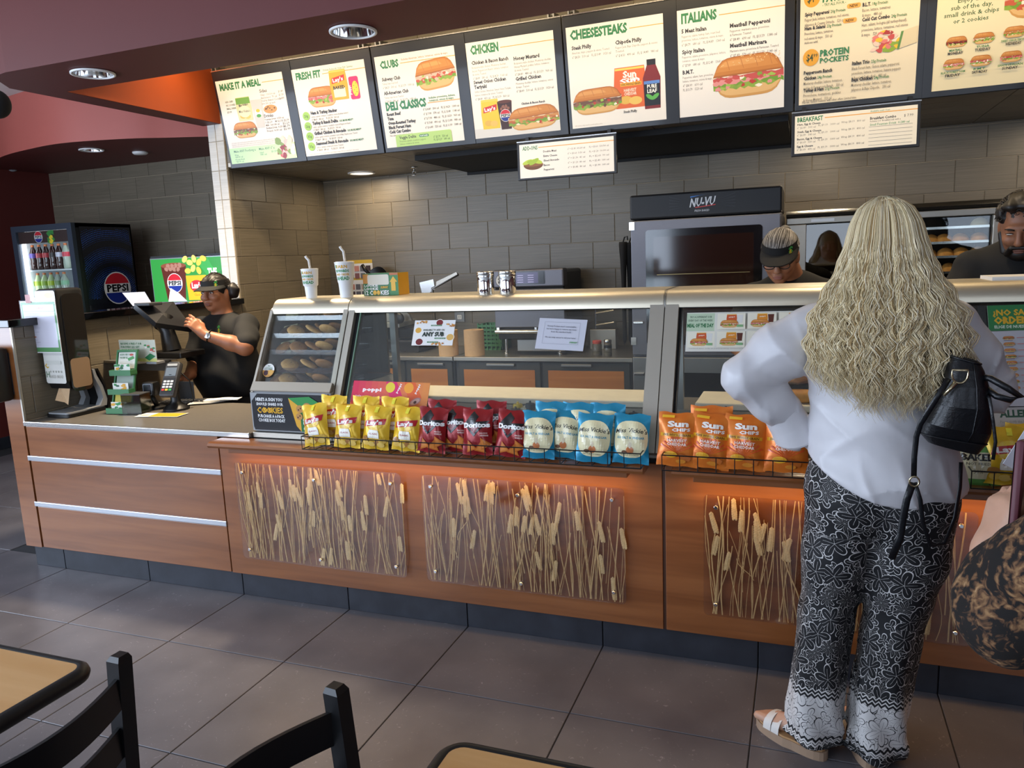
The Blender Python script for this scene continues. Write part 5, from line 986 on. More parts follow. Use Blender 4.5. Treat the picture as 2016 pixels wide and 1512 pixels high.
# ------------------------------------------------------------------ wire baskets
WB = mat('black_wire', '#0c0c0d', .35, .3)
def basket(a, b, lab):
    t = thing('wire_basket', lab, 'basket', (0, 0, 0), group='black wire chip baskets'); y0, y1, z0, z1 = -.186, -.050, .820, .876; B = MB()
    for z, y in ((z1, y0), (z0, y0), (z1, y1), (z0, y1)): B.tube([(a, y, z), (b, y, z)], .0024, 6)
    for x in (a, b): B.tube([(x, y0, z1), (x, y1, z1)], .0024, 6); B.tube([(x, y0, z0), (x, y1, z0)], .0024, 6)
    B.build('rim', WB, t); B = MB(); n = round((b - a) / .062)
    for i in range(n + 1): x = a + (b - a) * i / n; B.tube([(x, y0, z1), (x, y0, z0), (x, y1, z0), (x, y1, z1)], .0018, 5)
    B.tube([(a, (y0 + y1) / 2, z0), (b, (y0 + y1) / 2, z0)], .0018, 5); B.build('grid', WB, t); B = MB()
    for x in (a + .012, b - .012): B.tube([(x, y1, z1), (x, -.034, z1 + .02), (x, -.030, z1 - .03)], .003, 6)
    B.build('hook', WB, t)
basket(1.785, 3.255, 'long black wire basket holding yellow, red and blue chip bags'); basket(3.332, 4.15, 'black wire basket holding orange chip bags left of the white blouse'); basket(4.30, 5.1, 'black wire basket of chip bags at the right edge')
# ------------------------------------------------------------------ chip bags
def foil(name, c, c2): return mat(name, c, .26, .25, col2=c2, scale=7, bump=.35, bscale=22)
FOIL = {'y': foil('foil_yellow', '#d9a81a', '#e8c23a'), 'r': foil('foil_red', '#7d1418', '#9b1c20'), 'b': foil('foil_blue', '#1d7da0', '#2d93b4'), 'o': foil('foil_orange', '#d8691f', '#e88a34'), 'g': foil('foil_green', '#5a9a4a', '#7ab45a')}
def bag_y(u, v, w, h, t, s):
    x = abs(u) / (w / 2); y = v / h; e = max(0., 1 - x ** 2.6) * max(0., min(1, math.sin(PI * min(max((y - .04) / .92, 0), 1)) ** .6))
    return t / 2 * e + .0028 * math.sin(13 * u / w + 8 * y + s) * min(1, 6 * (1 - y) * y) * e ** .3
BAGM = {}
def bag_mesh(kind, w, h, t, s):
    k = (kind, s)
    if k in BAGM: return BAGM[k]
    B = MB(); nu, nv = 14, 20; F = []; Bk = []
    for j in range(nv + 1):
        y = j / nv; ww = w * (1 - .07 * math.sin(PI * y) ** 2) ; f = []; b = []
        for i in range(nu + 1):
            u = (i / nu - .5) * ww; dz = (.003 * math.sin(i * .8 + s) if j == nv else (.002 * math.sin(i * .8 + s) if j == 0 else 0)); d = bag_y(u, y * h, ww, h, t, s)
            f.append((u, -d, y * h + dz)); b.append((u, d * .8, y * h + dz))
        F.append(f); Bk.append(b)
    n = nu + 1
    B.add([p for r in F for p in r], [(j * n + i, j * n + i + 1, (j + 1) * n + i + 1, (j + 1) * n + i) for j in range(nv) for i in range(nu)])
    B.add([p for r in Bk for p in r], [(j * n + i + 1, j * n + i, (j + 1) * n + i, (j + 1) * n + i + 1) for j in range(nv) for i in range(nu)])
    body = B.mesh('bag_body', FOIL[kind], True)
    p = Print(); p.fine = True
    if kind == 'y':
        p.ell(0, h * .60, w * .30, h * .17, '#e6b030', 26); p.ell(0, h * .60, w * .27, h * .155, '#f0cb4a', 26); p.poly([(-w * .38, h * .50), (w * .34, h * .58), (w * .38, h * .72), (-w * .34, h * .64)], '#b81f26'); p.text("Lay's", 0, h * .565, h * .09, '#f4f0ea', w=w * .55, align='c', bold=.04, rot=.1, res=2)
        p.poly([(-w * .2, h * .36), (w * .2, h * .36), (w * .16, h * .44), (-w * .16, h * .44)], '#efe9da'); p.rect(-w * .2, h * .25, w * .4, h * .115, '#efe9da'); p.text('CLASSIC', 0, h * .335, h * .035, '#a03028', w=w * .3, align='c', bold=.03); p.rect(-w * .06, h * .84, w * .12, h * .13, '#d9d23a')
        for i, (u, v) in enumerate(((-.28, .14), (-.08, .12), (.14, .15), (.30, .2), (.25, .11), (-.32, .24))): p.ell(w * u, h * v, w * .13, h * .06, ('#d8b04c', '#e2bf62', '#a8763c')[i % 3], 14)
    elif kind == 'r':
        p.poly([(-w * .42, h * .66), (-w * .02, h * .70), (w * .08, h * .83), (-w * .10, h * .95)], '#141012'); p.poly([(-w * .44, h * .70), (w * .42, h * .74), (-w * .06, h * .40)], '#141012'); p.poly([(-w * .24, h * .60), (w * .16, h * .62), (-w * .06, h * .46)], '#7d1418'); p.text('Doritos', 0, h * .60, h * .10, '#f0eeec', w=w * .86, align='c', bold=.05, rot=.03, res=2); p.text('NACHO', w * .16, h * .46, h * .03, '#e6c8c0', w=w * .2, bold=.03); p.text('CHEESE', w * .16, h * .41, h * .03, '#e6c8c0', w=w * .22, bold=.03)
        for u, v, r in ((-.18, .17, .3), (.14, .15, -.2), (.28, .24, .5)): q = [(math.cos(r + k * 2.094 + 1.57) * w * .22, math.sin(r + k * 2.094 + 1.57) * w * .22) for k in range(3)]; p.poly([(w * u + a, h * v + b) for a, b in q], '#c06a28'); p.poly([(w * u + a * .7, h * v + b * .7) for a, b in q], '#d07f38')
    elif kind == 'b':
        q = [(w * .45 * math.copysign(abs(math.cos(a)) ** .7, math.cos(a)), h * (.49 + .37 * math.copysign(abs(math.sin(a)) ** .8, math.sin(a)))) for a in [2 * PI * k / 28 for k in range(28)]]; p.poly(q, '#e3d9ae'); p.text("Miss Vickie's", 0, h * .60, h * .085, '#2a2b2c', w=w * .84, align='c', bold=.015, shear=.2, res=2, arch=h * .03); p.text('SEA SALT & VINEGAR', 0, h * .50, h * .045, '#3f8fa8', w=w * .74, align='c', bold=.02)
        p.ell(0, h * .27, w * .10, h * .075, '#c67848'); p.ell(0, h * .37, w * .035, h * .06, '#d8c8a8'); p.ell(-w * .15, h * .23, w * .08, h * .035, '#6a4a34'); p.text('KETTLE COOKED', 0, h * .16, h * .03, '#5a5a4a', w=w * .5, align='c')
    elif kind == 'o':
        for k in range(9): a = .5 + k * .26; p.poly([(0, h * .25), (math.cos(a) * w * .46, h * .25 + math.sin(a) * h * .3), (math.cos(a + .1) * w * .46, h * .25 + math.sin(a + .1) * h * .3)], '#d9582a')
        p.text('Sun', 0, h * .74, h * .10, '#f3eee6', w=w * .5, align='c', bold=.05, rot=.05, res=2); p.text('CHIPS', w * .08, h * .655, h * .055, '#f3eee6', w=w * .44, align='c', bold=.04, rot=.05); p.rect(-w * .42, h * .555, w * .8, h * .06, '#d9a01f'); p.text('100% WHOLE GRAIN', -w * .02, h * .565, h * .04, '#7a3a14', w=w * .66, align='c', bold=.03); p.text('HARVEST', 0, h * .46, h * .05, '#f3d8c4', w=w * .46, align='c', bold=.03); p.text('CHEDDAR', 0, h * .39, h * .05, '#f3d8c4', w=w * .46, align='c', bold=.03); p.ell(-w * .14, h * .22, w * .16, h * .06, '#e0a42a'); p.poly([(w * .04, h * .16), (w * .30, h * .10), (w * .34, h * .18), (w * .08, h * .25)], '#c0682a'); p.ell(w * .1, h * .1, w * .12, h * .04, '#d98a30')
        p.rect(-w * .4, h * .9, w * .3, h * .05, '#e6b22a')
    else:
        p.rect(-w * .4, h * .2, w * .8, h * .5, '#ddd6b0'); p.text('BAKED', 0, h * .55, h * .12, '#20201e', w=w * .7, align='c', bold=.05); p.text('NOT FRIED', 0, h * .46, h * .05, '#3a3a36', w=w * .5, align='c'); p.text('50%', 0, h * .3, h * .08, '#8a8a70', w=w * .2, align='c')
    # print follows the bulge: cut into small pieces so it does not sink into the bag
    bm = bmesh.new(); lay = bm.faces.layers.float_color.new('ink'); L = bm.verts.layers.float.new('d'); vs = [bm.verts.new((x, 0, z)) for x, y, z in p.v]
    for v, (x, y, z) in zip(vs, p.v): v[L] = y
    for f, c in zip(p.f, p.c):
        try: bm.faces.new([vs[i] for i in f])[lay] = (*c, 1)
        except ValueError: pass
    for i in range(1, 20): bmesh.ops.bisect_plane(bm, geom=bm.verts[:] + bm.edges[:] + bm.faces[:], plane_co=(0, 0, h * i / 20), plane_no=(0, 0, 1))
    for i in range(1, 16): bmesh.ops.bisect_plane(bm, geom=bm.verts[:] + bm.edges[:] + bm.faces[:], plane_co=((i / 16 - .5) * w, 0, 0), plane_no=(1, 0, 0))
    for v in bm.verts:
        y = min(max(v.co.z / h, 0), 1); ww = w * (1 - .07 * math.sin(PI * y) ** 2); v.co.y = -bag_y(v.co.x, v.co.z, ww, h, t, s) - .0012 - .00025 * v[L]
    me = bpy.data.meshes.new('bag_print'); bm.to_mesh(me); bm.free(); me.materials.append(PRINTG)
    BAGM[k] = (body, me)
    return BAGM[k]
KN = {'y': ('yellow', "Lay's"), 'r': ('red', ''), 'b': ('blue and cream', ''), 'o': ('orange', ''), 'g': ('green and white', '')}
def bag(kind, px, py, yb, lab, w=.132, h=.185, t=.055, s=0, lean=.22, yaw=0., roll=0., zb=.823):
    q = onY(px, py, yb); body, pm = bag_mesh(kind, w, h, t, s)
    o = thing('chip_bag', lab, 'chip bag', (q.x, yb, zb), rot=(-lean, roll, yaw), group={'y': 'yellow chip bags', 'r': 'red chip bags', 'b': 'blue chip bags', 'o': 'orange chip bags', 'g': 'green chip bags'}[kind])
    link('bag_body', body, o); link('bag_print', pm, o)
FY, BY = -.135, -.082
for px, lab, s, rl in ((622, 'yellow chip bag, front row, leftmost in the long basket', 0, -.16), (680, 'yellow chip bag, front row, second from the left end', 1, .0), (735, 'yellow chip bag, front row, third from the left end', 2, .05), (795, 'yellow chip bag, front row, beside the red bags', 0, .06)): bag('y', px, 840, FY, lab, s=s, roll=rl)
for px, lab, s in ((655, 'yellow chip bag behind the two leftmost yellow bags', 1), (718, 'yellow chip bag standing behind, below the pink poster', 2), (775, 'yellow chip bag at the back, nearest the red bags', 0)): bag('y', px, 815, BY + .012, lab, s=s, zb=.85, lean=.12)
for px, lab, s, rl in ((845, 'red chip bag, front row, beside the yellow bags', 0, .05), (893, 'red chip bag squeezed second in the red row', 1, .0), (938, 'red chip bag, front row, third of the red ones and standing lowest', 2, -.03), (1001, 'red chip bag, front row, beside the blue bags', 0, .08)): bag('r', px, 850, FY + (.035 if px == 893 else 0), lab, s=s, roll=rl)
for px, lab, s in ((868, 'red chip bag mostly hidden behind the first two red bags', 1), (965, 'red chip bag mostly hidden behind the last two red bags', 2)): bag('r', px, 820, BY + .012, lab, s=s, zb=.845, lean=.12)
for px, lab, s, rl in ((1057, 'blue and cream chip bag, front row, beside the red bags', 0, 0), (1107, 'blue and cream chip bag, front row, second and partly covered', 1, .1), (1165, 'blue and cream chip bag, front row, third and leaning forward', 2, .05), (1240, 'blue and cream chip bag, front row, at the right end of the long basket', 0, .02)): bag('b', px, 865, FY + (-.012 if px == 1165 else .03 if px == 1107 else 0), lab, w=.138, s=s, roll=rl)
for px, lab, s in ((1085, 'blue and cream chip bag at the back beside the red bags', 1), (1140, 'blue and cream chip bag at the back, middle of the blue ones', 2), (1195, 'blue and cream chip bag at the back, near the glass post', 0)): bag('b', px, 830, BY + .012, lab, w=.142, s=s, zb=.848, lean=.12)
for px, lab, s, rl in ((1332, 'orange chip bag at the left end of its basket, beside the glass post', 0, .03), (1392, 'orange chip bag, second from the glass post', 1, .12), (1463, 'orange chip bag, third from the glass post', 2, .06), (1548, 'orange chip bag half covered by the white sleeve', 0, .0)): bag('o', px, 870, FY, lab, w=.15, h=.195, t=.065, s=s, roll=rl)
bag('o', 1400, 830, BY + .012, 'orange chip bag standing behind the second orange bag', w=.15, h=.195, s=2, zb=.84, lean=.1)
bag('y', 1988, 890, FY, 'yellow chip bag in the right-hand basket beyond the black handbag', w=.135, h=.19, s=1); bag('g', 1925, 920, FY + .01, 'green and white chip bag low in the basket under the black handbag', w=.135, h=.17, s=0, zb=.80); bag('y', 2030, 880, BY, 'yellow chip bag at the very right edge of the picture', w=.135, h=.19, s=2)
# ------------------------------------------------------------------ till area
ZR = .841
# napkin dispenser tower
nd = thing('napkin_dispenser', 'tall black napkin dispenser on a curved grey stand at the counter end', 'dispenser', (0, 0, ZR))
B = MB(); B.prism(rr_outline(-.088, .085, .075, .33, .02), .0, .016, 'z'); B.build('base', BLACK, nd); B = MB(); B.prism(rr_outline(-.082, .079, .08, .325, .02), .0165, .024, 'z'); B.build('base_cover', GREYP, nd)
B = MB(); prof = [(.325, .024), (.335, .06), (.315, .14), (.285, .20), (.275, .24), (.260, .24), (.268, .19), (.295, .13), (.308, .07), (.285, .03), (.20, .024)]; B.prism(prof, .045, .085, 'x'); B.prism(prof, -.088, -.05, 'x'); B.build('arm', GREYP, nd, 40)
B = MB(); B.prism([(.345, .0), (.35, .06), (.33, .15), (.295, .24), (.285, .24), (.32, .14), (.336, .06), (.33, .0)], -.088, .088, 'x'); B.build('arm_back', BLACK, nd, 40)
z1 = onY(110, 568, .10).z - ZR; z0 = onY(95, 765, .10).z - ZR
B = MB(); B.box(-.075, .080, .10, .27, z0 + .03, z1, .018); B.prism([(.10, z0 + .05), (.12, z0), (.20, z0 - .025), (.26, z0 + .0), (.265, z0 + .06)], -.07, .075, 'x'); B.build('body', BLACK, nd, 40)
MB().prism(rr_outline(.125, .255, z0 - .02, z1 - .03, .03), .0805, .086, 'x').build('side_window', mat('smoke_window', '#2a2622', .08, coat=.8, alpha=.88), nd)
MB().prism(rr_outline(.13, .25, z0 + .0, z0 + .16, .02), .0862, .0872, 'x').build('napkins', mat('napkin_tan', '#8d7257', .6), nd)
p = Print(); p.rrect(-.072, z0 + .03, .148, z1 - z0 - .04, .012, '#dcdad2'); p.rect(-.05, z1 - .05, .08, .03, '#e6cf8a'); p.ell(.03, z1 - .035, .03, .014, '#e0c060'); p.text('H', -.068, z0 + .065, .03, '#8a9a86', bold=.05); p.text('BAKED BREAD', -.04, z0 + .06, .016, '#b9b6ac', w=.10, bold=.02); p.text('C', -.068, z0 + .115, .026, '#d9b24a', bold=.05)
for i in range(5): p.ell(-.03 + .02 * i, z0 + .095, .005, .006, '#a8a89c', 8)
p.rrect(-.052, z0 + .045 + .09, .11, .02, .006, '#cfcfc6'); p.build('face_print', PRINTG, nd, (0, .0995, 0))
B = MB(); B.add([(-.02, .13, z0 + .01), (.06, .13, z0 + .01), (.052, .11, z0 - .09), (-.03, .10, z0 - .065), (.01, .125, z0 - .08)], [(0, 1, 2, 4), (0, 4, 3)]); B.build('napkin_end', CREAM, nd)
# taped notice
a, b, c = onY(58, 593, .085), onY(128, 592, .085), onY(52, 695, .085); w, h = b.x - a.x, a.z - c.z
t = thing('taped_notice', 'green-bordered laminated notice taped to the napkin dispenser', 'notice', (c.x, .09, c.z)); bx('card', 0, w, 0, .0015, 0, h, PAPERW, t)
p = Print(); p.rect(.004, .006, w - .008, h - .012, '#5f9a5c'); p.rect(.016, .03, w - .032, h - .05, '#dfdce4'); p.text('SUBWAY', w * .55, h - .045, .012, '#d08a3a', w=.055, align='c', bold=.04, shear=.2); p.rect(.018, h - .056, w - .036, .0015, '#4a5a6a'); p.rect(.03, h * .58, .06, .006, '#b5643a'); p.rect(.03, h * .30, .06, .006, '#b5643a')
for i, (y, ww) in enumerate(((.75, .11), (.70, .11), (.65, .10), (.52, .08), (.48, .10), (.44, .06), (.40, .09), (.24, .07), (.20, .09), (.16, .06))): p.text('Learn to receive free cookies and earn points now', .03, h * y, .006, '#8a8896', w=ww)
p.build('print', PRINT, t, (0, -.0003, 0)); MB().box(-.004, w + .005, -.003, -.002, -.012, h + .004).build('film', FILM, t); bx('tape', .05, .09, -.0045, -.0032, h - .01, h + .035, mat('pink_tape', '#c98a86', .4, alpha=.7), t)
# black wall box on the end of the half wall
a, b = onY(0, 687, -.12), onY(36, 785, -.05); t = thing('hand_towel_box', 'black box dispenser on the front end of the half wall at the left edge', 'dispenser', (0, 0, 0)); B = MB(); B.box(-.42, -.135, -.16, -.0435, b.z - .01, a.z, .02); B.build('shell', BLACK, t, 40); bx('lid', -.415, -.14, -.17, -.161, b.z + .05, a.z - .02, BLACKG, t, c=.005); bx('mount', -.22, -.14, -.046, -.0425, b.z + .02, a.z - .03, GREYD, t)
# gift card rack
q = onZ(240, 812, ZR); ck = thing('gift_card_rack', 'green three-tier gift card rack on the till counter', 'rack', (q.x, q.y, ZR), rz=math.radians(8)); hh = onY(255, 690, .33).z - ZR
B = MB(); w2 = .062; sl = .10
for s in (-1, 1): B.prism([(.0, .02), (.012, .02), (sl + .012, hh), (sl, hh)], s * w2 - .004, s * w2 + .004, 'x')
B.prism([(sl - .004, hh - .012), (sl + .012, hh - .012), (sl + .014, hh), (sl - .002, hh)], -w2, w2, 'x'); B.prism([(.012, .02), (.015, .02), (sl + .013, hh), (sl + .010, hh)], -w2, w2, 'x'); B.build('frame', GREEN, ck)
for k in range(3):
    z = .0 + hh * .30 * k; y = sl * z / hh - .035
    B = MB(); B.box(-w2 - .006, w2 + .006, y, y + .05, z, z + .006); B.box(-w2 - .006, w2 + .006, y - .004, y, z, z + .03); B.box(-w2 - .006, -w2, y, y + .05, z, z + .03); B.box(w2, w2 + .006, y, y + .05, z, z + .03); B.build('tray', GREEN, ck)
    p = Print(); p.rect(-.05, z + .012, .10, .05, '#e9e6dc'); rng = random.Random(k)
    for i in range(9): p.blob(-.045 + .09 * rng.random(), z + .018 + .04 * rng.random(), .012, .008, rng.choice(['#2f8a4a', '#e0a32c', '#e9e6dc', '#2a5a3a']), .4, 8, rng)
    p.build('gift_card', PRINT, ck, (0, y + .02, 0))
p = Print(); p.poly([(-.054, hh * .70), (.054, hh * .70), (.054, hh * .96), (-.054, hh * .96)], '#dfe0d6'); p.text('RECEIVE A FREE 6" SUB', -.045, hh * .91, .009, '#3f7a4a', w=.07, bold=.03); p.text('FOR EVERY $25', -.045, hh * .86, .009, '#3f7a4a', w=.05, bold=.03)
for i in range(3): p.rect(-.045, hh * (.80 - .02 * i), .085, .002, '#a8a89c')
p.poly([(.005, hh * .86), (.04, hh * .90), (.05, hh * .86), (.015, hh * .82)], '#4f9a5a'); p.ell(.03, hh * .92, .012, .006, '#c9564a')
p.build('header_card', PRINT, ck, fn=lambda x, y, z: (x, sl * z / hh + .004 + y, z)); p = Print(); p.rect(-.054, hh * .36, .108, hh * .3, '#9aa89a'); p.rect(-.054, hh * .06, .108, hh * .26, '#c9b63a'); p.build('panel', PRINT, ck, fn=lambda x, y, z: (x, sl * z / hh + .004 + y, z))
# tip jar
q = onZ(262, 814, ZR); t = thing('tip_jar', 'small clear square tip jar with banknotes in front of the card rack', 'jar', (q.x, q.y + .03, ZR), rz=.2); B = MB(); B.box(-.058, .058, -.045, .045, 0, .004)
for a in ((-.058, -.055, -.045, .045), (.055, .058, -.045, .045), (-.058, .058, -.045, -.042), (-.058, .058, .042, .045)): B.box(*a, .004, .105)
B.build('box', glass_mat('grey_plastic_clear', (.62, .64, .6), .1, .1), t); B = MB(); B.prism(rr_outline(-.06, .06, -.047, .047, .004), .104, .109, 'z'); B.build('rim', GREYD, t); bx('banknotes', -.05, .05, -.037, .037, .006, .055, mat('banknote', '#6a7a5a', .8, col2='#8a9278', scale=60), t)
# card terminal on a post
q = onZ(337, 808, ZR); ct = thing('card_terminal', 'black card payment terminal with keypad on a flared post', 'terminal', (q.x, q.y + .04, ZR), rz=math.radians(12))
MB().lathe([(.07, 0), (.07, .008), (.055, .022), (.032, .035), (.026, .05), (.023, .19), (.024, .20)], 24).build('post', BLACK, ct, 40)
q2 = onY(332, 762, q.y).z - ZR
M = Matrix.Translation((0, -.02, q2 + .035)) @ Euler((math.radians(-32), 0, 0)).to_matrix().to_4x4()
B = MB(); B.box(-.044, .044, -.018, .018, -.10, .10, .010, M=M); B.box(-.035, .035, -.012, .03, .07, .11, .008, M=M); B.build('reader', GREYD, ct, 40)
p = Print(); p.rect(-.032, .018, .064, .05, '#67727c'); p.rect(-.036, -.092, .072, .10, '#232427'); p.rrect(-.03, .078, .06, .014, .003, '#a8a8a4')
for r in range(4):
    for c in range(3): p.rrect(-.030 + .021 * c, -.02 - .017 * r, .017, .011, .003, ('#d8d8d4', '#d8d8d4', '#d8d8d4', ('#c83a2e', '#d8b02c', '#3f9a4a')[c])[r] if r < 3 else ('#c83a2e', '#d8b02c', '#3f9a4a')[c])
p.build('keypad', PRINT, ct, fn=lambda x, y, z: tuple(M @ Vector((x, y - .0188, z)))); MB().tube([(.02, .03, q2 + .08), (.06, .06, q2 + .02), (.065, .07, q2 - .10), (.03, .06, .02), (.0, .075, .004)], .004, 6).build('cable', BLACK, ct, True)
# small scanner
q = onZ(308, 806, ZR); t = thing('barcode_scanner', 'small black barcode scanner with a square lens on a bent stand', 'scanner', (q.x - .02, q.y + .03, ZR), rz=.15); MB().lathe([(.045, 0), (.045, .01), (.03, .016), (.001, .016)], 18).build('base', BLACK, t, 40)
B = MB(); B.tube([(0, 0, .012), (-.012, -.01, .05), (-.02, -.015, .08)], .014, 8); B.build('neck', BLACK, t, True); B = MB(); B.box(-.055, .02, -.045, .02, .075, .155, .012); B.build('head', BLACK, t, 40); p = Print(); p.rrect(-.046, .083, .056, .064, .008, '#7a7d84'); p.rrect(-.042, .087, .048, .056, .007, '#15151c'); p.build('lens', PRINTG, t, (0, -.0455, 0))
# leaflet, receipts, scrap, keyboard, dark plate
q = onZ(318, 817, ZR + .001); t = thing('leaflet', 'white and yellow leaflet lying flat on the till counter', 'leaflet', (q.x, q.y, ZR + .001), rz=.15); bx('sheet', -.13, .13, -.05, .05, 0, .0008, PAPERW, t); p = Print(); p.rect(-.05, -.045, .175, .09, '#e0a91f'); p.rect(-.12, -.03, .05, .04, '#b8b8b0'); p.build('print', PRINT, t, (0, 0, .001), (-PI / 2, 0, 0))
q = onZ(278, 817, ZR + .001); t = tag(bx('paper_scrap', -.018, .018, -.005, .005, 0, .0012, PAPERW), 'tiny white paper scrap on the counter in front of the tip jar', 'paper'); t.location = (q.x, q.y, ZR + .0005)
rng = random.Random(5)
for k in range(4):
    q = onZ(415, 793, ZR); B = MB(); n = 10; L = .30 - .02 * k; A = [(L * (i / n - .5), -.035 + .004 * math.sin(i), .003 + .0035 * k + .010 * (math.sin(i * .9 + k) * .4 + .5) * (i / n)) for i in range(n + 1)]; B.strip([Vector(v) for v in A], [Vector((x, y + .07, z + .001)) for x, y, z in A]); B.strip([Vector((x, y, z - .0006)) for x, y, z in A], [Vector((x, y + .07, z + .0004)) for x, y, z in A])
    tag(B.build('receipt', PAPERW, None, True, (q.x + .012 * k, q.y + .012 * k, ZR + .0008), (0, 0, math.radians(34 - 5 * k))), f'long white receipt strip on the counter, {("bottom", "second", "third", "top")[k]} of the loose pile', 'receipt', 'loose receipts')
q = onZ(412, 779, ZR); kb = thing('keyboard', 'black keyboard on the counter behind the receipts', 'keyboard', (q.x, .55, ZR), rz=math.radians(20)); bx('case', -.10, .16, -.05, .03, 0, .014, BLACK, kb, c=.003); B = MB()
for r in range(3):
    for c in range(11): B.box(-.09 + .0225 * c, -.073 + .0225 * c, -.04 + .024 * r, -.022 + .024 * r, .0145, .019)
B.build('keys', GREYD, kb)['kind'] = 'stuff'
q = onY(372, 778, .62); t = thing('metal_plate', 'upright dark metal plate on the counter behind the card terminal', 'plate', (q.x, .60, ZR)); B = MB(); B.box(-.09, .06, 0, .004, 0, .12, .001); B.box(-.09, .06, -.10, 0, 0, .004); B.build('panel', GREYD, t)
# wall shelf, till screen and shelf card
zsh = 1.083; sh = thing('till_shelf', 'grey wall shelf under the till screen', 'shelf', (0, 0, 0)); MB().prism([(-.098, .50), (.20, .44), (.30, .66), (.30, .90), (-.098, .90)], zsh, zsh + .012, 'z').build('board', STEELD, sh); bx('bracket', -.098, .24, .66, .68, zsh - .07, zsh - .001, STEELD, sh)
pos = thing('till_screen', 'black tilted touch screen till on a post', 'till', (0, 0, zsh + .0125)); c0 = onY(340, 700, .66)
B = MB(); B.box(c0.x - .16, c0.x + .12, .60, .80, 0, .035, .006); B.build('base', BLACK, pos); pc = onY(318, 640, .68) - Vector((0, 0, zsh + .0125))
MB().tube([(pc.x + .04, .70, .036), (pc.x + .02, .70, .15), (pc.x + .005, .69, pc.z)], [.055, .042, .040], 12).build('post', BLACK, pos, 40)
Pa = [onY(264, 603, .60), onY(340, 598, .86), onY(378, 650, .84), onY(306, 640, .58)]; Pa = [v - Vector((0, 0, zsh + .0125)) for v in Pa]
nrm = (Pa[1] - Pa[0]).cross(Pa[3] - Pa[0]).normalized()
B = MB(); th = nrm * .016; B.add([v + th for v in Pa] + [v - th for v in Pa], [(0, 1, 2, 3), (7, 6, 5, 4), (0, 4, 5, 1), (1, 5, 6, 2), (2, 6, 7, 3), (3, 7, 4, 0)]); B.build('screen_case', mat('till_case', '#1c1c1f', .35), pos); ctr = sum(Pa, Vector()) / 4; s_n = nrm if nrm.z > 0 else -nrm
B = MB(); B.add([ctr + (v - ctr) * .92 + s_n * .0165 for v in Pa], [(0, 1, 2, 3)]); B.build('display', mat('till_display', '#7a8794', .2, emit=.4), pos)
B = MB(); B.tube([pc + Vector((.0, .01, -.01)), ctr - s_n * .016], [.05, .06], 14); B.build('tilt_head', BLACK, pos, 40)
bx('printer_top', Pa[0].x - .0, Pa[0].x + .12, .60, .70, Pa[0].z - .0, Pa[0].z + .018, GREYD, pos, c=.004)
a, b, c = onY(246, 576, .62), onY(285, 601, .62), onY(262, 602, .62); B = MB(); B.add([(a.x, .60, a.z), (b.x - .03, .66, a.z), (b.x + .02, .66, b.z), (c.x + .02, .60, c.z)], [(0, 1, 2, 3)]); B.add([(a.x, .60, a.z - .001), (b.x - .03, .66, a.z - .001), (b.x + .02, .66, b.z - .001), (c.x + .02, .60, c.z - .001)], [(3, 2, 1, 0)]); tag(B.build('receipt_slip', mat('receipt_blue', '#bcc4d6', .6), None), 'pale blue receipt curling out of the till printer', 'receipt')
a, b, c = onY(236, 669, .43), onY(307, 668, .43), onY(240, 711, .43); w, h = b.x - a.x, a.z - c.z; t = thing('gift_card_sign', 'white gift card offer sign standing in front of the till shelf', 'sign', (c.x, .425, c.z)); bx('card', 0, w, 0, .002, 0, h, PAPERW, t); p = Print(); p.rect(0, 0, w, h, '#c9cbb8'); p.rect(0, 0, w, h * .15, '#d3cf7a')
for i, (s_, ww) in enumerate((('RECEIVE A FREE 6" SUB', .58), ('FOR EVERY $25 GIFT', .52), ('CARD PURCHASE', .5))): p.text(s_, .05 * w, (.78 - .15 * i) * h, .09 * h, '#4f7a55', w=ww * w, bold=.03)
p.poly([(.68 * w, .18 * h), (.84 * w, .38 * h), (.98 * w, .25 * h), (.8 * w, .04 * h)], '#2f7a4a'); rng = random.Random(8)
for i in range(10): p.blob((.66 + .3 * rng.random()) * w, (.42 + .35 * rng.random()) * h, .04 * w, .035 * h, rng.choice(['#c9564a', '#2f8a4a', '#e0a32c', '#2a3a5a', '#e9e6dc']), .4, 8, rng)
p.build('print', PRINT, t, (0, -.0004, 0)); bx('foot', w * .75, w * 1.02, -.012, .05, -.012, 0, GREYP, t)
# ------------------------------------------------------------------ drinks cooler
co = thing('drinks_cooler', 'tall black drinks cooler with a lit glass door and round soda logo on its side', 'cooler', (-2.73, 1.99, 0)); cw, cd, chh = .725, .62, 2.05
INW = mat('cooler_white', '#dfe6ea', .5)
B = MB(); B.box(0, .03, .04, cd, .03, chh); B.box(cw - .03, cw, .04, cd, .03, chh); B.box(0, cw, cd - .03, cd, .03, chh); B.box(0, cw, .04, cd, chh - .04, chh); B.box(0, cw, .04, cd, .03, .12); B.build('shell', mat('cooler_black', '#0a0c14', .35), co)
B = MB(); B.box(.031, cw - .031, cd - .034, cd - .031, .12, chh - .04); B.box(.031, .034, .05, cd - .034, .12, chh - .04); B.box(cw - .034, cw - .031, .05, cd - .034, .12, chh - .04); B.build('liner', INW, co)
dr = MB(); dr.box(0, .055, 0, .038, .03, chh); dr.box(cw - .055, cw, 0, .038, .03, chh); dr.box(.055, cw - .055, 0, .038, chh - .05, chh); dr.box(.055, cw - .055, 0, .038, .03, .10); dr = dr.build('door_frame', mat('cooler_door', '#3c4552', .35, .4), co); bx('pane', .055, cw - .055, .012, .018, .10, chh - .05, GLASS, dr)
zh = onY(80, 478, 2.0).z; bx('header', .056, cw - .056, .02, .03, zh, chh - .051, mat('header_brown', '#3a2a28', .4), co)
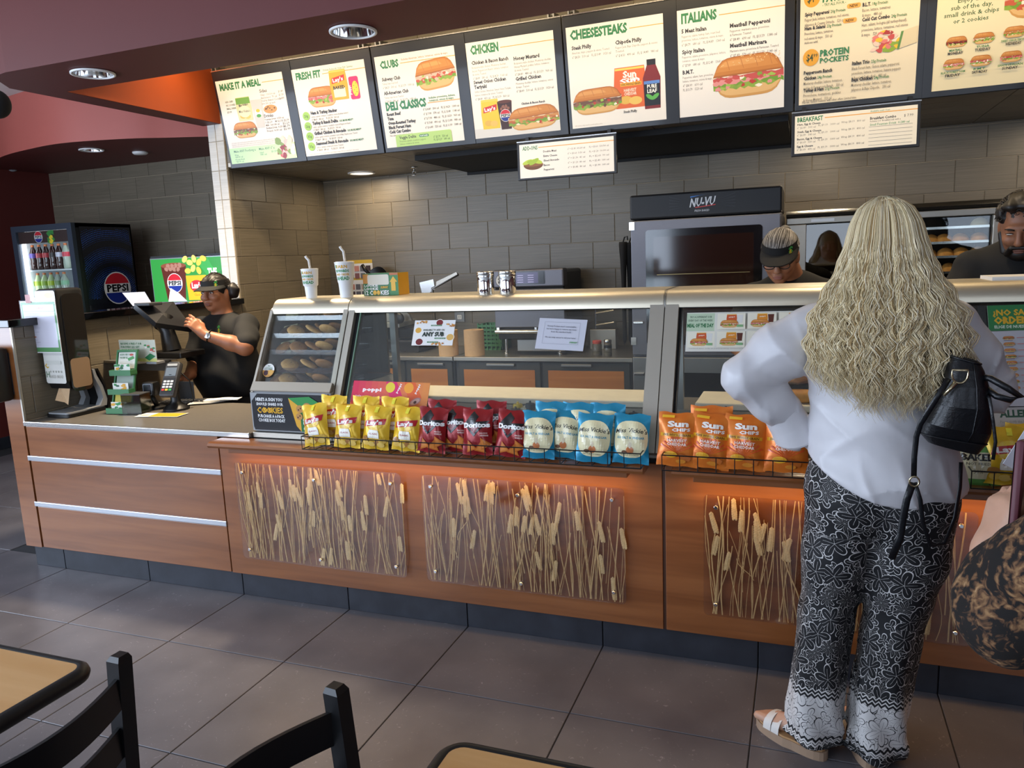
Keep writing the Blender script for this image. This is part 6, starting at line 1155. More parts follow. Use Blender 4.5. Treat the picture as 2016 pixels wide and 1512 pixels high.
LED = mat('led_strip', '#f4f7ff', .5, emit=7.0); bx('led_strip', .06, .085, .045, .06, .15, zh, LED, co); bx('led_strip', cw - .09, cw - .07, .045, .06, .15, chh - .05, LED, co); bx('led_strip', .1, cw - .1, .05, .065, chh - .065, chh - .052, LED, co)
p = Print(); hz = (zh + chh - .05) / 2; pepsi_pic(p, .30, hz, .05); p.text('S', .45, hz - .055, .11, '#3f9a4a', align='c', bold=.08); p.text('S', .452, hz - .055, .06, '#e0c22c', align='c', bold=.08); p.build('logos', PRINT, co, (0, .0195, 0))
zsl = [onY(90, 531, 2.1).z, onY(90, 585, 2.1).z]
for z in zsl + [zsl[1] - .37, zsl[1] - .74]: bx('wire_shelf', .04, cw - .04, .06, cd - .05, z - .012, z, mat('shelf_white', '#cfd8dc', .4), co)
def bottle(x, y, z, h, liquid, label, cap, lab):
    t = thing('drink_bottle', lab, 'bottle', (x, y, z), group='bottles in the drinks cooler'); r = .033
    MB().lathe([(r * .8, 0), (r, .01), (r, h * .25), (r * .88, h * .35), (r, h * .48), (r, h * .66), (r * .55, h * .84), (r * .36, h * .92), (r * .36, h * .93)], 16).build('bottle_body', liquid, t, True); MB().lathe([(r * 1.015, h * .48), (r * 1.015, h * .66)], 16, cap=False).build('label', label, t, True); MB().lathe([(r * .42, h * .92), (r * .42, h), (.001, h)], 12).build('cap', cap, t, 40)
COLA = mat('cola', '#2a100c', .08, coat=.5); CLEAR = mat('clear_soda', '#a9b8a8', .08, coat=.5, alpha=.75); LIME = mat('lime_soda', '#b9cf9a', .08, coat=.5, alpha=.8); OCAP = mat('orange_cap', '#c06a34', .4)
L1 = [mat('lab_' + str(i), c, .4) for i, c in enumerate(('#8a2030', '#4a3f8a', '#a83038', '#b03038', '#2c2422', '#c8c8d8', '#c03a4a'))]; L2 = [mat('labg_' + str(i), c, .4) for i, c in enumerate(('#8fae2a', '#9ab82c', '#86a82c', '#a8c02a', '#6a8a5a', '#7aae8a', '#9ac8a8'))]; nth = ('first', 'second', 'third', 'fourth', 'fifth', 'sixth', 'seventh')
for i in range(7):
    x = onY(54 + 13 * i, 510, 2.12).x
    if x > -2.06: x = -2.06 - .001
    hb = onY(90, 481, 2.12).z - zsl[0]
    bottle(min(x, -2.065), 2.12, zsl[0], hb, COLA if i < 6 else CLEAR, L1[i], OCAP, f'dark cola bottle, {nth[i]} from left on the upper cooler shelf' if i < 6 else 'clear bottle at the right end of the upper cooler shelf')
    if i < 6: bottle(onY(64 + 13 * i, 560, 2.12).x, 2.12, zsl[1], onY(90, 537, 2.12).z - zsl[1], LIME if i < 4 else CLEAR, L2[i], OCAP, f'lime green bottle, {nth[i]} from left on the lower cooler shelf')
p = Print(); p.rect(0, 0, .53, 1.9, '#0a0d1a')
for r in range(46):
    rad = .16 + .016 * r; amp = .5 + .5 * math.sin(r * .55 - .6)
    if amp < .12: continue
    for k in range(int(rad * 190)):
        a = PI * (k + .5 * (r % 2)) / (rad * 190); x, z = .30 + rad * math.cos(a), 1.26 + rad * math.sin(a)
        if .01 < x < .52 and .9 < z < 1.88: s_ = .0052 * (.35 + amp * .65); p.poly([(x - s_, z), (x, z - s_), (x + s_, z), (x, z + s_)], '#2f68d0', z=2)
p.L = 3; pepsi_pic(p, .32, 1.36, .145); p.build('side_graphic', PRINTG, co, (cw + .0012, .075, .12), (0, 0, PI / 2), step=.0003)
# ------------------------------------------------------------------ drink machine with lit sign
dm = thing('drink_machine', 'drink machine with a lit green cola and crisps sign beyond the half wall', 'drink machine', (-1.585, 2.38, 0)); w = .80; z0, z1 = 1.335, 1.725
bx('cabinet', 0, w, .05, .54, 0, .90, GREYD, dm); bx('dispenser', .05, w - .05, .1, .54, .901, 1.33, STEEL, dm, c=.01); bx('sign_box', 0, w, 0, .25, z0, z1, mat('lightbox_case', '#c9ced2', .3, .6), dm, c=.004); bx('sign_roof', -.01, w + .01, .02, .26, z1, z1 + .018, GREYD, dm)
p = Print(); h = z1 - z0; p.rect(.01, .01, w - .02, h - .02, '#2f8f3c'); p.poly([(w * .5, .01), (w - .01, .01), (w - .01, h * .7)], '#1f7a34'); p.poly([(w * .62, h * .97), (w * .8, h * .97), (w - .01, h * .3), (w - .01, h * .05)], '#38a048'); p.poly([(.16, .02), (.36, .02), (.40, .32), (.12, .32)], '#5a2216'); p.ell(.26, .32, .14, .025, '#8a4a34')
for k in range(8): p.blob(.18 + .022 * k, .29 + .03 * (k % 2), .022, .02, '#a87868', .3, 7)
pepsi_pic(p, .26, .17, .085); p.poly([(.40, .02), (.60, .02), (.61, .23), (.39, .23)], '#e6b51e'); p.ell(.50, .14, .075, .05, '#c8262e'); p.text("Lay's", .50, .122, .045, '#f4f0ea', w=.11, align='c', bold=.05); p.text('Classic', .5, .055, .02, '#8a6a1a', w=.07, align='c')
for k, (u, v) in enumerate(((.42, .27), (.48, .29), (.54, .27), (.45, .34), (.55, .34), (.5, .37), (.6, .37), (.40, .37))): p.ell(u, v, .034, .024, ('#e6c24a', '#efd06a')[k % 2], rot=k)
p.text('THE', .635, .225, .06, '#f2f4ea', bold=.05, w=.10); p.text('PERFECT', .635, .15, .055, '#e8cc3a', bold=.05, w=.15); p.text('COMBO', .635, .07, .06, '#f2f4ea', bold=.05, w=.15); p.poly([(.17, .012), (.21, .13), (.30, .08), (.38, .012)], '#eef0ea'); p.build('lit_sign', PRINTE, dm, (0, -.0015, z0))
# ------------------------------------------------------------------ tables and chairs
def table(lab, x0, x1, y0, y1, z=.75):
    t = thing('cafe_table', lab, 'table', ((x0 + x1) / 2, (y0 + y1) / 2, 0), group='cafe tables'); hx, hy = (x1 - x0) / 2, (y1 - y0) / 2
    MB().prism(rr_outline(-hx, hx, -hy, hy, .035), z - .008, z, 'z').build('laminate_top', TABLEW, t); B = MB(); o = rr_outline(-hx, hx, -hy, hy, .035, 7); pts = [(a, b, z - .016) for a, b in o]; B.tube(pts, .018, 10, closed=True, up=(0, 0, 1)); B.build('edge_band', BLACK, t, True); MB().prism(rr_outline(-hx + .005, hx - .005, -hy + .005, hy - .005, .03), z - .032, z - .009, 'z').build('underside', BLACK, t)
    MB().lathe([(.03, .03), (.03, z - .034)], 16).build('column', BLACK, t); B = MB(); B.box(-.26, .26, -.03, .03, 0, .03, .005); B.box(-.03, .03, -.26, .26, 0, .03, .005); B.build('foot', BLACK, t)
table('light wood cafe table with a black rim at the left edge of the picture', 1.55, 2.335, -2.40, -1.735); table('light wood cafe table with a black rim at the bottom of the picture', 3.225, 4.0, -2.42, -1.745)
def chair(lab, px, py, ang, ztop=.868, flip=1):
    q = onZ(px, py, ztop); t = thing('ladder_chair', lab, 'chair', (q.x, q.y, 0), rz=ang, group='black ladder-back chairs'); w = .40    # local: +y back row direction, x toward the seat
    def pl(y): return [(.03 * flip, y, .0), (.0, y, .45), (-.012 * flip, y, .62), (-.03 * flip, y, ztop - .01), (-.032 * flip, y, ztop)]
    for y in (0, -w):
        B = MB(); P = pl(y)
        for a, b in zip(P[:-1], P[1:]): 
            hw = .016; top = b[2] >= ztop; k = .7 if top else 1
            B.add([(a[0] - hw, a[1] - hw, a[2]), (a[0] + hw, a[1] - hw, a[2]), (a[0] + hw, a[1] + hw, a[2]), (a[0] - hw, a[1] + hw, a[2]), (b[0] - hw * k, b[1] - hw * k, b[2]), (b[0] + hw * k, b[1] - hw * k, b[2]), (b[0] + hw * k, b[1] + hw * k, b[2]), (b[0] - hw * k, b[1] + hw * k, b[2])], [(0, 3, 2, 1), (4, 5, 6, 7), (0, 1, 5, 4), (1, 2, 6, 5), (2, 3, 7, 6), (3, 0, 4, 7)])
        B.build('back_post', BLACK, t)
    for k in range(3):
        zz = ztop - .075 - .105 * k; B = MB(); n = 14; hgt = .032; rows = []
        for i in range(n + 1):
            u = i / n; y = -w * u; d = -.055 * math.sin(PI * u); rows.append((flip * (-.028 + .012 * k + d), y, zz - .035 * math.sin(PI * u) * .0))
        for s1, s2 in ((1, 1), ): 
            A = [Vector((x - .004, y, z + hgt)) for x, y, z in rows]; Bq = [Vector((x - .004, y, z - hgt)) for x, y, z in rows]; Cq = [Vector((x + .004, y, z - hgt)) for x, y, z in rows]; D = [Vector((x + .004, y, z + hgt)) for x, y, z in rows]
            B.strip(A, Bq); B.strip(Bq, Cq); B.strip(Cq, D); B.strip(D, A)
        B.build('slat', BLACK, t, True)
    bx('seat', *sorted((.0, .40 * flip)), -w - .01, .01, .44, .475, mat('seat_vinyl', '#4a1518', .45), t, c=.01)
    for y in (0, -w): bx('front_leg', *sorted((.37 * flip, .40 * flip)), y - .015, y + .015, 0, .439, BLACK, t)
    for z in (.15, .25): bx('stretcher', *sorted((.03 * flip, .37 * flip)), -w - .008, -w + .008, z, z + .016, BLACK, t); bx('stretcher', *sorted((.03 * flip, .37 * flip)), -.008, .008, z, z + .016, BLACK, t)
chair('black ladder-back chair beside the left cafe table', 211, 1283, -.02, flip=-1); chair('black ladder-back chair beside the table at the bottom of the picture', 687, 1357, -.12)
# pendant at the left edge
q = onY(-6, 205, -.6); t = thing('pendant_lamp', 'black round lamp shade just showing at the left edge', 'lamp', q); MB().ball((0, 0, 0), (.05, .05, .055), 24, 16).build('shade', BLACKM, t, True); MB().tube([(0, 0, .05), (0, 0, ZC - q.z)], .004, 6).build('cord', BLACK, t)
# ------------------------------------------------------------------ figures: smooth-blended solids turned into one surface
class Sdf:
    def __init__(s, lo, hi, res):
        s.lo = np.array(lo, float); s.res = res; s.n = np.ceil((np.array(hi) - s.lo) / res).astype(int) + 1
        s.d = np.full(s.n, .5, np.float32); s.ax = [s.lo[i] + res * np.arange(s.n[i]) for i in range(3)]
    def _sub(s, lo, hi):
        i0 = np.clip(np.floor((np.array(lo) - s.lo) / s.res).astype(int), 0, s.n - 1); i1 = np.clip(np.ceil((np.array(hi) - s.lo) / s.res).astype(int) + 1, 1, s.n)
        sl = tuple(slice(a, b) for a, b in zip(i0, i1)); return sl, np.meshgrid(*[s.ax[k][sl[k]] for k in range(3)], indexing='ij', sparse=True)
    def _mix(s, sl, d, k, op):
        a = s.d[sl]; d = d.astype(np.float32)
        if op == 'cut': s.d[sl] = np.maximum(a, -d)
        elif k > 0: h = np.clip(.5 + .5 * (a - d) / k, 0, 1); s.d[sl] = a + (d - a) * h - k * h * (1 - h)
        else: s.d[sl] = np.minimum(a, d)
    def cap(s, a, b, ra, rb=None, k=.02, sq=None, op='add', m=.07):
        rb = ra if rb is None else rb; a = np.array(a, float); b = np.array(b, float); R = max(ra, rb) * (max(1, *(1 / np.array(sq))) if sq is not None else 1) + m
        sl, (X, Y, Z) = s._sub(np.minimum(a, b) - R, np.maximum(a, b) + R)
        if 0 in [q.stop - q.start for q in sl]: return s
        ab = b - a; t = np.clip(((X - a[0]) * ab[0] + (Y - a[1]) * ab[1] + (Z - a[2]) * ab[2]) / max(ab @ ab, 1e-9), 0, 1); q = sq if sq is not None else (1, 1, 1)
        d = np.sqrt(((X - a[0] - ab[0] * t) * q[0]) ** 2 + ((Y - a[1] - ab[1] * t) * q[1]) ** 2 + ((Z - a[2] - ab[2] * t) * q[2]) ** 2) - (ra + (rb - ra) * t)
        s._mix(sl, d, k, op); return s
    def chain(s, pts, rs, k=.02, sq=None):
        for i in range(len(pts) - 1): s.cap(pts[i], pts[i + 1], rs[i], rs[i + 1], k, sq)
        return s
    def ell(s, c, r, k=.02, M=None, op='add', m=.07):
        c = np.array(c, float); r = np.array(r, float); R = r.max() + m; sl, (X, Y, Z) = s._sub(c - R, c + R)
        if 0 in [q.stop - q.start for q in sl]: return s
        x, y, z = X - c[0], Y - c[1], Z - c[2]
        if M is not None: M = np.array(M); x, y, z = (M[0, 0] * x + M[1, 0] * y + M[2, 0] * z, M[0, 1] * x + M[1, 1] * y + M[2, 1] * z, M[0, 2] * x + M[1, 2] * y + M[2, 2] * z)
        k0 = np.sqrt((x / r[0]) ** 2 + (y / r[1]) ** 2 + (z / r[2]) ** 2); k1 = np.sqrt((x / r[0] ** 2) ** 2 + (y / r[1] ** 2) ** 2 + (z / r[2] ** 2) ** 2)
        s._mix(sl, k0 * (k0 - 1) / np.maximum(k1, 1e-6), k, op); return s
    def field(s, fn): s.d = fn(s.d, *np.meshgrid(*s.ax, indexing='ij', sparse=True)).astype(np.float32); return s
    def mesh(s, name, mats, fn=None, smooth=1):
        d = s.d; ins = d < 0; nx, ny, nz = d.shape
        c = np.zeros((nx - 1, ny - 1, nz - 1), np.int8)
        for i in (0, 1):
            for j in (0, 1):
                for k in (0, 1): c += ins[i:nx - 1 + i, j:ny - 1 + j, k:nz - 1 + k]
        act = (c > 0) & (c < 8); idx = -np.ones(act.shape, np.int64); I = np.argwhere(act); idx[act] = np.arange(len(I))
        P = np.zeros((len(I), 3)); cnt = np.zeros(len(I)); cs = [(i, j, k) for i in (0, 1) for j in (0, 1) for k in (0, 1)]
        V = {q: d[I[:, 0] + q[0], I[:, 1] + q[1], I[:, 2] + q[2]] for q in cs}
        for a in cs:
            for ax in range(3):
                if a[ax] == 0:
                    b = tuple(v + (1 if t == ax else 0) for t, v in enumerate(a)); va, vb = V[a], V[b]; m = (va < 0) != (vb < 0); t = np.where(m, va / np.where(m, va - vb, 1), 0)
                    pt = np.array(a)[None, :] + np.zeros((len(I), 3)); pt[:, ax] += t; P += pt * m[:, None]; cnt += m
        P = (I + P / cnt[:, None]) * s.res + s.lo; F = []
        for ax in range(3):
            u, v = (ax + 1) % 3, (ax + 2) % 3; sa = [slice(None)] * 3; sb = [slice(None)] * 3; sa[ax] = slice(0, -1); sb[ax] = slice(1, None); A, Bq = ins[tuple(sa)], ins[tuple(sb)]; E = np.argwhere(A != Bq)
            E = E[(E[:, u] > 0) & (E[:, v] > 0) & (E[:, u] < d.shape[u] - 1) & (E[:, v] < d.shape[v] - 1)]
            if not len(E): continue
            def cell(du, dv): q = E.copy(); q[:, u] -= du; q[:, v] -= dv; return idx[q[:, 0], q[:, 1], q[:, 2]]
            Q = np.stack([cell(1, 1), cell(0, 1), cell(0, 0), cell(1, 0)], 1); fl = ~A[E[:, 0], E[:, 1], E[:, 2]]; Q[fl] = Q[fl][:, ::-1]; F.append(Q)
        F = np.concatenate(F); F = F[(F >= 0).all(1)]
        for _ in range(smooth):
            acc = np.zeros_like(P); n = np.zeros(len(P))
            for i in range(4):
                j = (i + 1) % 4; np.add.at(acc, F[:, i], P[F[:, j]]); np.add.at(n, F[:, i], 1); np.add.at(acc, F[:, j], P[F[:, i]]); np.add.at(n, F[:, j], 1)
            P = P * .5 + .5 * acc / np.maximum(n, 1)[:, None]
        s.P, s.F = P, F
        me = bpy.data.meshes.new(name); me.vertices.add(len(P)); me.vertices.foreach_set('co', P.ravel()); me.loops.add(len(F) * 4); me.loops.foreach_set('vertex_index', F.ravel()); me.polygons.add(len(F)); me.polygons.foreach_set('loop_start', np.arange(0, len(F) * 4, 4)); me.polygons.foreach_set('loop_total', np.full(len(F), 4))
        for m in (mats if isinstance(mats, (list, tuple)) else [mats]): me.materials.append(m)
        if fn is not None: me.polygons.foreach_set('material_index', fn(P[F].mean(1)).astype(np.int32))
        me.polygons.foreach_set('use_smooth', np.ones(len(F), bool)); me.update(calc_edges=True)
        return me
def nz3(X, Y, Z, f, ph=0.): return np.sin(f * X + 1.7 * np.sin(f * .7 * Z + ph)) * np.sin(f * .8 * Y + 1.3 * np.sin(f * .6 * X + 2 * ph)) * np.sin(f * .5 * Z + ph)
def yawM(a): c, s_ = math.cos(a), math.sin(a); return np.array([[c, -s_, 0], [s_, c, 0], [0, 0, 1]])
def headM(yaw, pitch, roll=0.):   # local: x right of the person's left.. face looks along -y
    return np.array((Matrix.Rotation(yaw, 3, 'Z') @ Matrix.Rotation(pitch, 3, 'X') @ Matrix.Rotation(roll, 3, 'Y')))
def add_head(S_, c, M, sc=1., jaw=1.):
    """face along local -y, up local z; c is the middle of the head"""
    L = lambda *p: np.array(c) + M @ (np.array(p) * sc)
    e = lambda p, r, k=.012, **kw: S_.ell(L(*p), np.array(r) * sc, k, M, **kw)
    e((0, .012, .03), (.074, .092, .088), .01); e((0, -.02, -.02), (.066, .068, .078), .02); e((0, -.030, -.068), (.046 * jaw, .048, .040), .025); e((0, -.062, -.088), (.022, .020, .018), .02)
    e((0, -.083, .034), (.050, .012, .014), .012)                                         # brow
    for s_ in (-1, 1): e((s_ * .031, -.094, .012), (.020, .014, .012), .0, op='cut') if False else None
    for s_ in (-1, 1): e((s_ * .036, -.066, -.022), (.024, .022, .020), .018); e((s_ * .030, -.076, .010), (.014, .012, .010), .006); e((s_ * .075, .012, -.004), (.010, .022, .034), .008)
    S_.cap(L(0, -.088, .022), L(0, -.106, -.022), .010 * sc, .013 * sc, .010); e((0, -.103, -.026), (.018, .011, .009), .008)
    e((0, -.088, -.054), (.025, .012, .007), .008); e((0, -.086, -.064), (.022, .012, .007), .006)
    return L
def face_parts(L, M, parent, sc, skin_lip, iris='#2a1a12', brow='#1a1210', closed=False, beard=None):
    R4 = Matrix(M.tolist()).to_4x4()
    B = MB()
    for s_ in (-1, 1): B.ball(L(s_ * .031, -.0835, .0105), (.0125 * sc, .006 * sc, (.0055 if not closed else .002) * sc), 12, 8, M=R4)
    B.build('eye_white', mat('eye_white', '#d8d0c8', .3), parent, True); B = MB()
    for s_ in (-1, 1): B.ball(L(s_ * .032 - .002, -.0885, .009), (.0052 * sc, .002 * sc, (.005 if not closed else .0015) * sc), 10, 6, M=R4)
    B.build('iris', mat('iris_' + iris, iris, .15), parent, True); B = MB()
    for s_ in (-1, 1): B.tube([L(s_ * .014, -.096, .030), L(s_ * .032, -.095, .035), L(s_ * .048, -.083, .031)], [.003 * sc, .0038 * sc, .002 * sc], 6); B.tube([L(s_ * .018, -.090, .014), L(s_ * .031, -.0925, .0185), L(s_ * .045, -.084, .013)], .0016 * sc, 5)
    B.build('eyebrows', mat('brow_' + brow, brow, .8), parent, True)
    B = MB(); B.ball(L(0, -.0985, -.054), (.022 * sc, .004 * sc, .0045 * sc), 12, 6, M=R4); B.ball(L(0, -.0965, -.0635), (.019 * sc, .004 * sc, .0055 * sc), 12, 6, M=R4); B.build('lips', skin_lip, parent, True)
def add_hand(S_, wrist, fwd, up, sc=1., curl=.5, side=1, spread=.12, thumb_out=.8, k=.006, curls=None):
    """palm from the wrist along fwd; up is the back of the hand; side=+1: thumb on the +cross(up,fwd) side. returns finger tips"""
    f = Vector(fwd).normalized(); u = Vector(up); u = (u - f * u.dot(f)).normalized(); r = u.cross(f) * side; w = Vector(wrist); tips = []
    P = lambda a, b, c: np.array(w + f * a * sc + r * b * sc + u * c * sc)
    S_.cap(P(-.03, 0, 0), P(.02, 0, 0), .024 * sc, .026 * sc, .015, sq=None)
    for b, ra in ((-.027, .0125), (-.009, .0135), (.010, .014), (.028, .0135)): S_.cap(P(.012, b * .7, 0), P(.085 - abs(b - .008) * .25, b, .002), .014 * sc, ra * sc, .012)
    lens = ((.030, -.027, .062), (.010, -.009, .076), (-.008, .010, .082), (-.02, .028, .074)); lens = ((-.028, .060), (-.0095, .074), (.0095, .080), (.028, .072)); rad = (.0078, .0086, .0088, .0086)
    for i, (b, L) in enumerate(lens):
        cu = (curls[i] if curls else curl); p = Vector(P(.083 - abs(b - .008) * .25, b, .002)); a = 0.; d0 = spread * b / .03
        pts = [np.array(p)]
        for j, fr in enumerate((.46, .30, .24)):
            a += cu * (.9, 1.1, .8)[j]; dirv = (f * math.cos(a) - u * math.sin(a)) + r * d0 * (1 - .2 * j); dirv.normalize(); p = p + dirv * (L * fr * sc); pts.append(np.array(p))
        S_.chain(pts, [rad[i] * sc * 1.06, rad[i] * sc, rad[i] * sc * .95, rad[i] * sc * .82], k); tips.append(pts)
    t0 = P(.012, .022, -.006); t1 = P(.045, .022 + .028 * thumb_out, -.014); t2 = P(.078, .026 + .034 * thumb_out, -.022 - .01 * curl); t3 = P(.10, .024 + .032 * thumb_out, -.030 - .018 * curl)
    S_.chain([t0, t1, t2, t3], [.017 * sc, .014 * sc, .0105 * sc, .0085 * sc], .008); tips.append([t2, t3])
    return tips
def nails(tips, parent, m=None):
    B = MB()
    for pts in tips[:4]:
        a, b = Vector(pts[-2]), Vector(pts[-1]); d = (b - a).normalized(); B.ball(b + d * .001, (.0052, .0052, .0045), 8, 6)
    return B
# ------------------------------------------------------------------ cloth materials
def nodes_mat(name):
    m = bpy.data.materials.new(name); m.use_nodes = True; MATS[name] = m; return m, m.node_tree, m.node_tree.nodes, m.node_tree.nodes['Principled BSDF']
def math_(nt, op, a, b=None, c=None):
    n = nt.nodes.new('ShaderNodeMath'); n.operation = op
    for i, v in enumerate((a, b, c)):
        if v is None: continue
        if isinstance(v, (int, float)): n.inputs[i].default_value = v
        else: nt.links.new(v, n.inputs[i])
    return n.outputs[0]
def floral_mat():
    m, nt, N, b = nodes_mat('floral_trousers'); at = N.new('ShaderNodeAttribute'); at.attribute_name = 'uvp'; L = nt.links
    nz = N.new('ShaderNodeTexNoise'); nz.inputs['Scale'].default_value = 18; L.new(at.outputs['Vector'], nz.inputs[0]); ds = N.new('ShaderNodeVectorMath'); ds.operation = 'MULTIPLY_ADD'; ds.inputs[1].default_value = (.016, .016, 0); L.new(nz.outputs['Color'], ds.inputs[0]); L.new(at.outputs['Vector'], ds.inputs[2])
    def flower(scale, off, petals, lw):
        mp = N.new('ShaderNodeMapping'); mp.inputs['Location'].default_value = (off, off * .7, 0); mp.inputs['Scale'].default_value = (scale, scale, 1); L.new(ds.outputs[0], mp.inputs[0])
        v = N.new('ShaderNodeTexVoronoi'); v.voronoi_dimensions = '2D'; v.inputs['Scale'].default_value = 1; v.inputs['Randomness'].default_value = .75; L.new(mp.outputs[0], v.inputs['Vector'])
        sb = N.new('ShaderNodeVectorMath'); sb.operation = 'SUBTRACT'; L.new(mp.outputs[0], sb.inputs[0]); L.new(v.outputs['Position'], sb.inputs[1]); sx = N.new('ShaderNodeSeparateXYZ'); L.new(sb.outputs[0], sx.inputs[0]); sc = N.new('ShaderNodeSeparateColor'); L.new(v.outputs['Color'], sc.inputs[0])
        r = v.outputs['Distance']; th = math_(nt, 'ARCTAN2', sx.outputs[1], sx.outputs[0]); th = math_(nt, 'ADD', math_(nt, 'MULTIPLY', th, petals / 2), math_(nt, 'MULTIPLY', sc.outputs[0], 6.28)); cs = math_(nt, 'ABSOLUTE', math_(nt, 'COSINE', th)); R = math_(nt, 'MULTIPLY_ADD', cs, .34, .13)
        ol = math_(nt, 'LESS_THAN', math_(nt, 'ABSOLUTE', math_(nt, 'SUBTRACT', r, R)), lw); inn = math_(nt, 'LESS_THAN', r, R); vein = math_(nt, 'MULTIPLY', math_(nt, 'LESS_THAN', math_(nt, 'MULTIPLY', math_(nt, 'ABSOLUTE', math_(nt, 'SINE', th)), r), lw * .55), math_(nt, 'LESS_THAN', r, math_(nt, 'MULTIPLY', R, .72))); return math_(nt, 'MAXIMUM', ol, vein), inn
    f1, i1 = flower(10.5, 0, 5, .016); f2, i2 = flower(15, 3.3, 8, .017); f3, i3 = flower(21, 7.1, 3, .026)
    ln = math_(nt, 'MAXIMUM', f1, math_(nt, 'MULTIPLY', math_(nt, 'SUBTRACT', 1., i1), math_(nt, 'MAXIMUM', f2, math_(nt, 'MULTIPLY', math_(nt, 'SUBTRACT', 1., i2), f3))))
    s = N.new('ShaderNodeSeparateXYZ'); L.new(at.outputs['Vector'], s.inputs[0]); u, v = s.outputs[0], s.outputs[1]
    zig = math_(nt, 'PINGPONG', math_(nt, 'MULTIPLY', u, 1.), .011); vz = math_(nt, 'SUBTRACT', v, math_(nt, 'MULTIPLY', zig, .9))
    def rng_(a, b_): return math_(nt, 'MULTIPLY', math_(nt, 'GREATER_THAN', vz, a), math_(nt, 'LESS_THAN', vz, b_))
    hem = rng_(.075, .205); ink = math_(nt, 'ABSOLUTE', math_(nt, 'SUBTRACT', ln, hem))
    for a, b_, val in ((.205, .213, 0.), (.213, .218, 1.), (.218, .226, 0.), (.226, .231, 1.), (.068, .075, 0.), (.060, .066, 1.), (.052, .057, 1.)):
        k = rng_(a, b_); ink = math_(nt, 'ADD', math_(nt, 'MULTIPLY', ink, math_(nt, 'SUBTRACT', 1., k)), math_(nt, 'MULTIPLY', k, val))
    mx = N.new('ShaderNodeMix'); mx.data_type = 'RGBA'; mx.inputs[6].default_value = (*lin('#0b0c11'), 1); mx.inputs[7].default_value = (*lin('#d2cfcd'), 1); L.new(ink, mx.inputs[0]); L.new(mx.outputs[2], b.inputs['Base Color']); b.inputs['Roughness'].default_value = .7; return m
def leopard_mat():
    m, nt, N, b = nodes_mat('leopard_cloth'); L = nt.links; tc = N.new('ShaderNodeTexCoord'); n1 = N.new('ShaderNodeTexNoise'); n1.inputs['Scale'].default_value = 70; n1.inputs['Detail'].default_value = 3; n1.inputs['Distortion'].default_value = .8; L.new(tc.outputs['Object'], n1.inputs[0])
    n2 = N.new('ShaderNodeTexNoise'); n2.inputs['Scale'].default_value = 26; n2.inputs['Detail'].default_value = 2; L.new(tc.outputs['Object'], n2.inputs[0])
    r = N.new('ShaderNodeValToRGB'); e = r.color_ramp.elements; e[0].position = .50; e[0].color = (*lin('#14100e'), 1); e[1].position = .56; e[1].color = (*lin('#5f422b'), 1); k = e.new(.66); k.color = (*lin('#94714c'), 1); k = e.new(.78); k.color = (*lin('#c9ab86'), 1); ad = math_(nt, 'ADD', math_(nt, 'MULTIPLY', n1.outputs['Fac'], .62), math_(nt, 'MULTIPLY', n2.outputs['Fac'], .42)); L.new(ad, r.inputs[0]); L.new(r.outputs[0], b.inputs['Base Color']); b.inputs['Roughness'].default_value = .9; return m
FLORAL = floral_mat(); LEO = leopard_mat(); SATIN = mat('white_satin', '#d2d0d3', .40, bump=.9, scale=9, bscale=7)
HAIRM = print_mat('blonde_hair', .36); LIP1 = mat('lip_brown', '#7d4a3c', .45); LIP2 = mat('lip_rose', '#a0665a', .45)
def V3(v): return np.array(v, float)
def O(px, py, y): return V3(onY(px, py, y))
# ================================================================== woman with long fair hair, seen from behind
wm = thing('person', 'person seen from behind in a white blouse and black floral trousers, hand on hip', 'person', (3.98, -.40, 0)); RO = V3((3.98, -.40, 0))
def put(name, me, parent=wm, ro=RO): return link(name, me, parent, -Vector(ro))
HC = V3((4.005, -.375, 1.592)); shL, shR = O(1612, 640, -.39), O(1868, 632, -.39); elL, wrL = O(1464, 742, -.47), O(1572, 838, -.335); elR, wrR = O(1938, 765, -.38), V3((4.22, -.12, 1.06))
S1 = Sdf((3.48, -.72, 0), (4.45, .0, 1.74), .006)
Lh = add_head(S1, HC, headM(PI, .12), 1.0); S1.cap(HC + V3((0, .01, -.06)), V3((4.0, -.40, 1.40)), .055, .065, .03)
S1.chain([V3((4.0, -.40, 1.36)), V3((4.0, -.40, 1.2)), V3((4.01, -.40, 1.0)), V3((4.02, -.40, .9))], [.10, .115, .11, .12], .05, sq=(.75, 1, 1)); S1.cap(shL + V3((.03, 0, -.01)), shR - V3((.03, 0, .01)), .05, .05, .03)
for a, b_, c in ((shL, elL, wrL), (shR, elR, wrR)): S1.chain([a, a + (b_ - a) * .55, b_, b_ + (c - b_) * .4, c], [.05, .045, .038, .037, .026], .02)
tl = add_hand(S1, wrL, (.75, .62, -.25), (-.45, .1, .9), 1., .35, side=-1); tr = add_hand(S1, wrR, (-.3, .9, -.1), (.2, 0, 1), 1., .5, side=1)
lh, lk, la = V3((3.925, -.40, .84)), V3((3.885, -.40, .48)), V3((3.845, -.44, .085)); rh, rk, ra_ = V3((4.115, -.40, .84)), V3((4.075, -.40, .48)), V3((4.005, -.43, .085))
for h_, k_, a_ in ((lh, lk, la), (rh, rk, ra_)): S1.chain([h_, h_ + (k_ - h_) * .5, k_, k_ + (a_ - k_) * .35, a_], [.085, .07, .05, .05, .034], .03)
fl = V3((-.83, .56, 0)); fl /= np.linalg.norm(fl); fr = V3((-.12, .99, 0)); fr /= np.linalg.norm(fr)
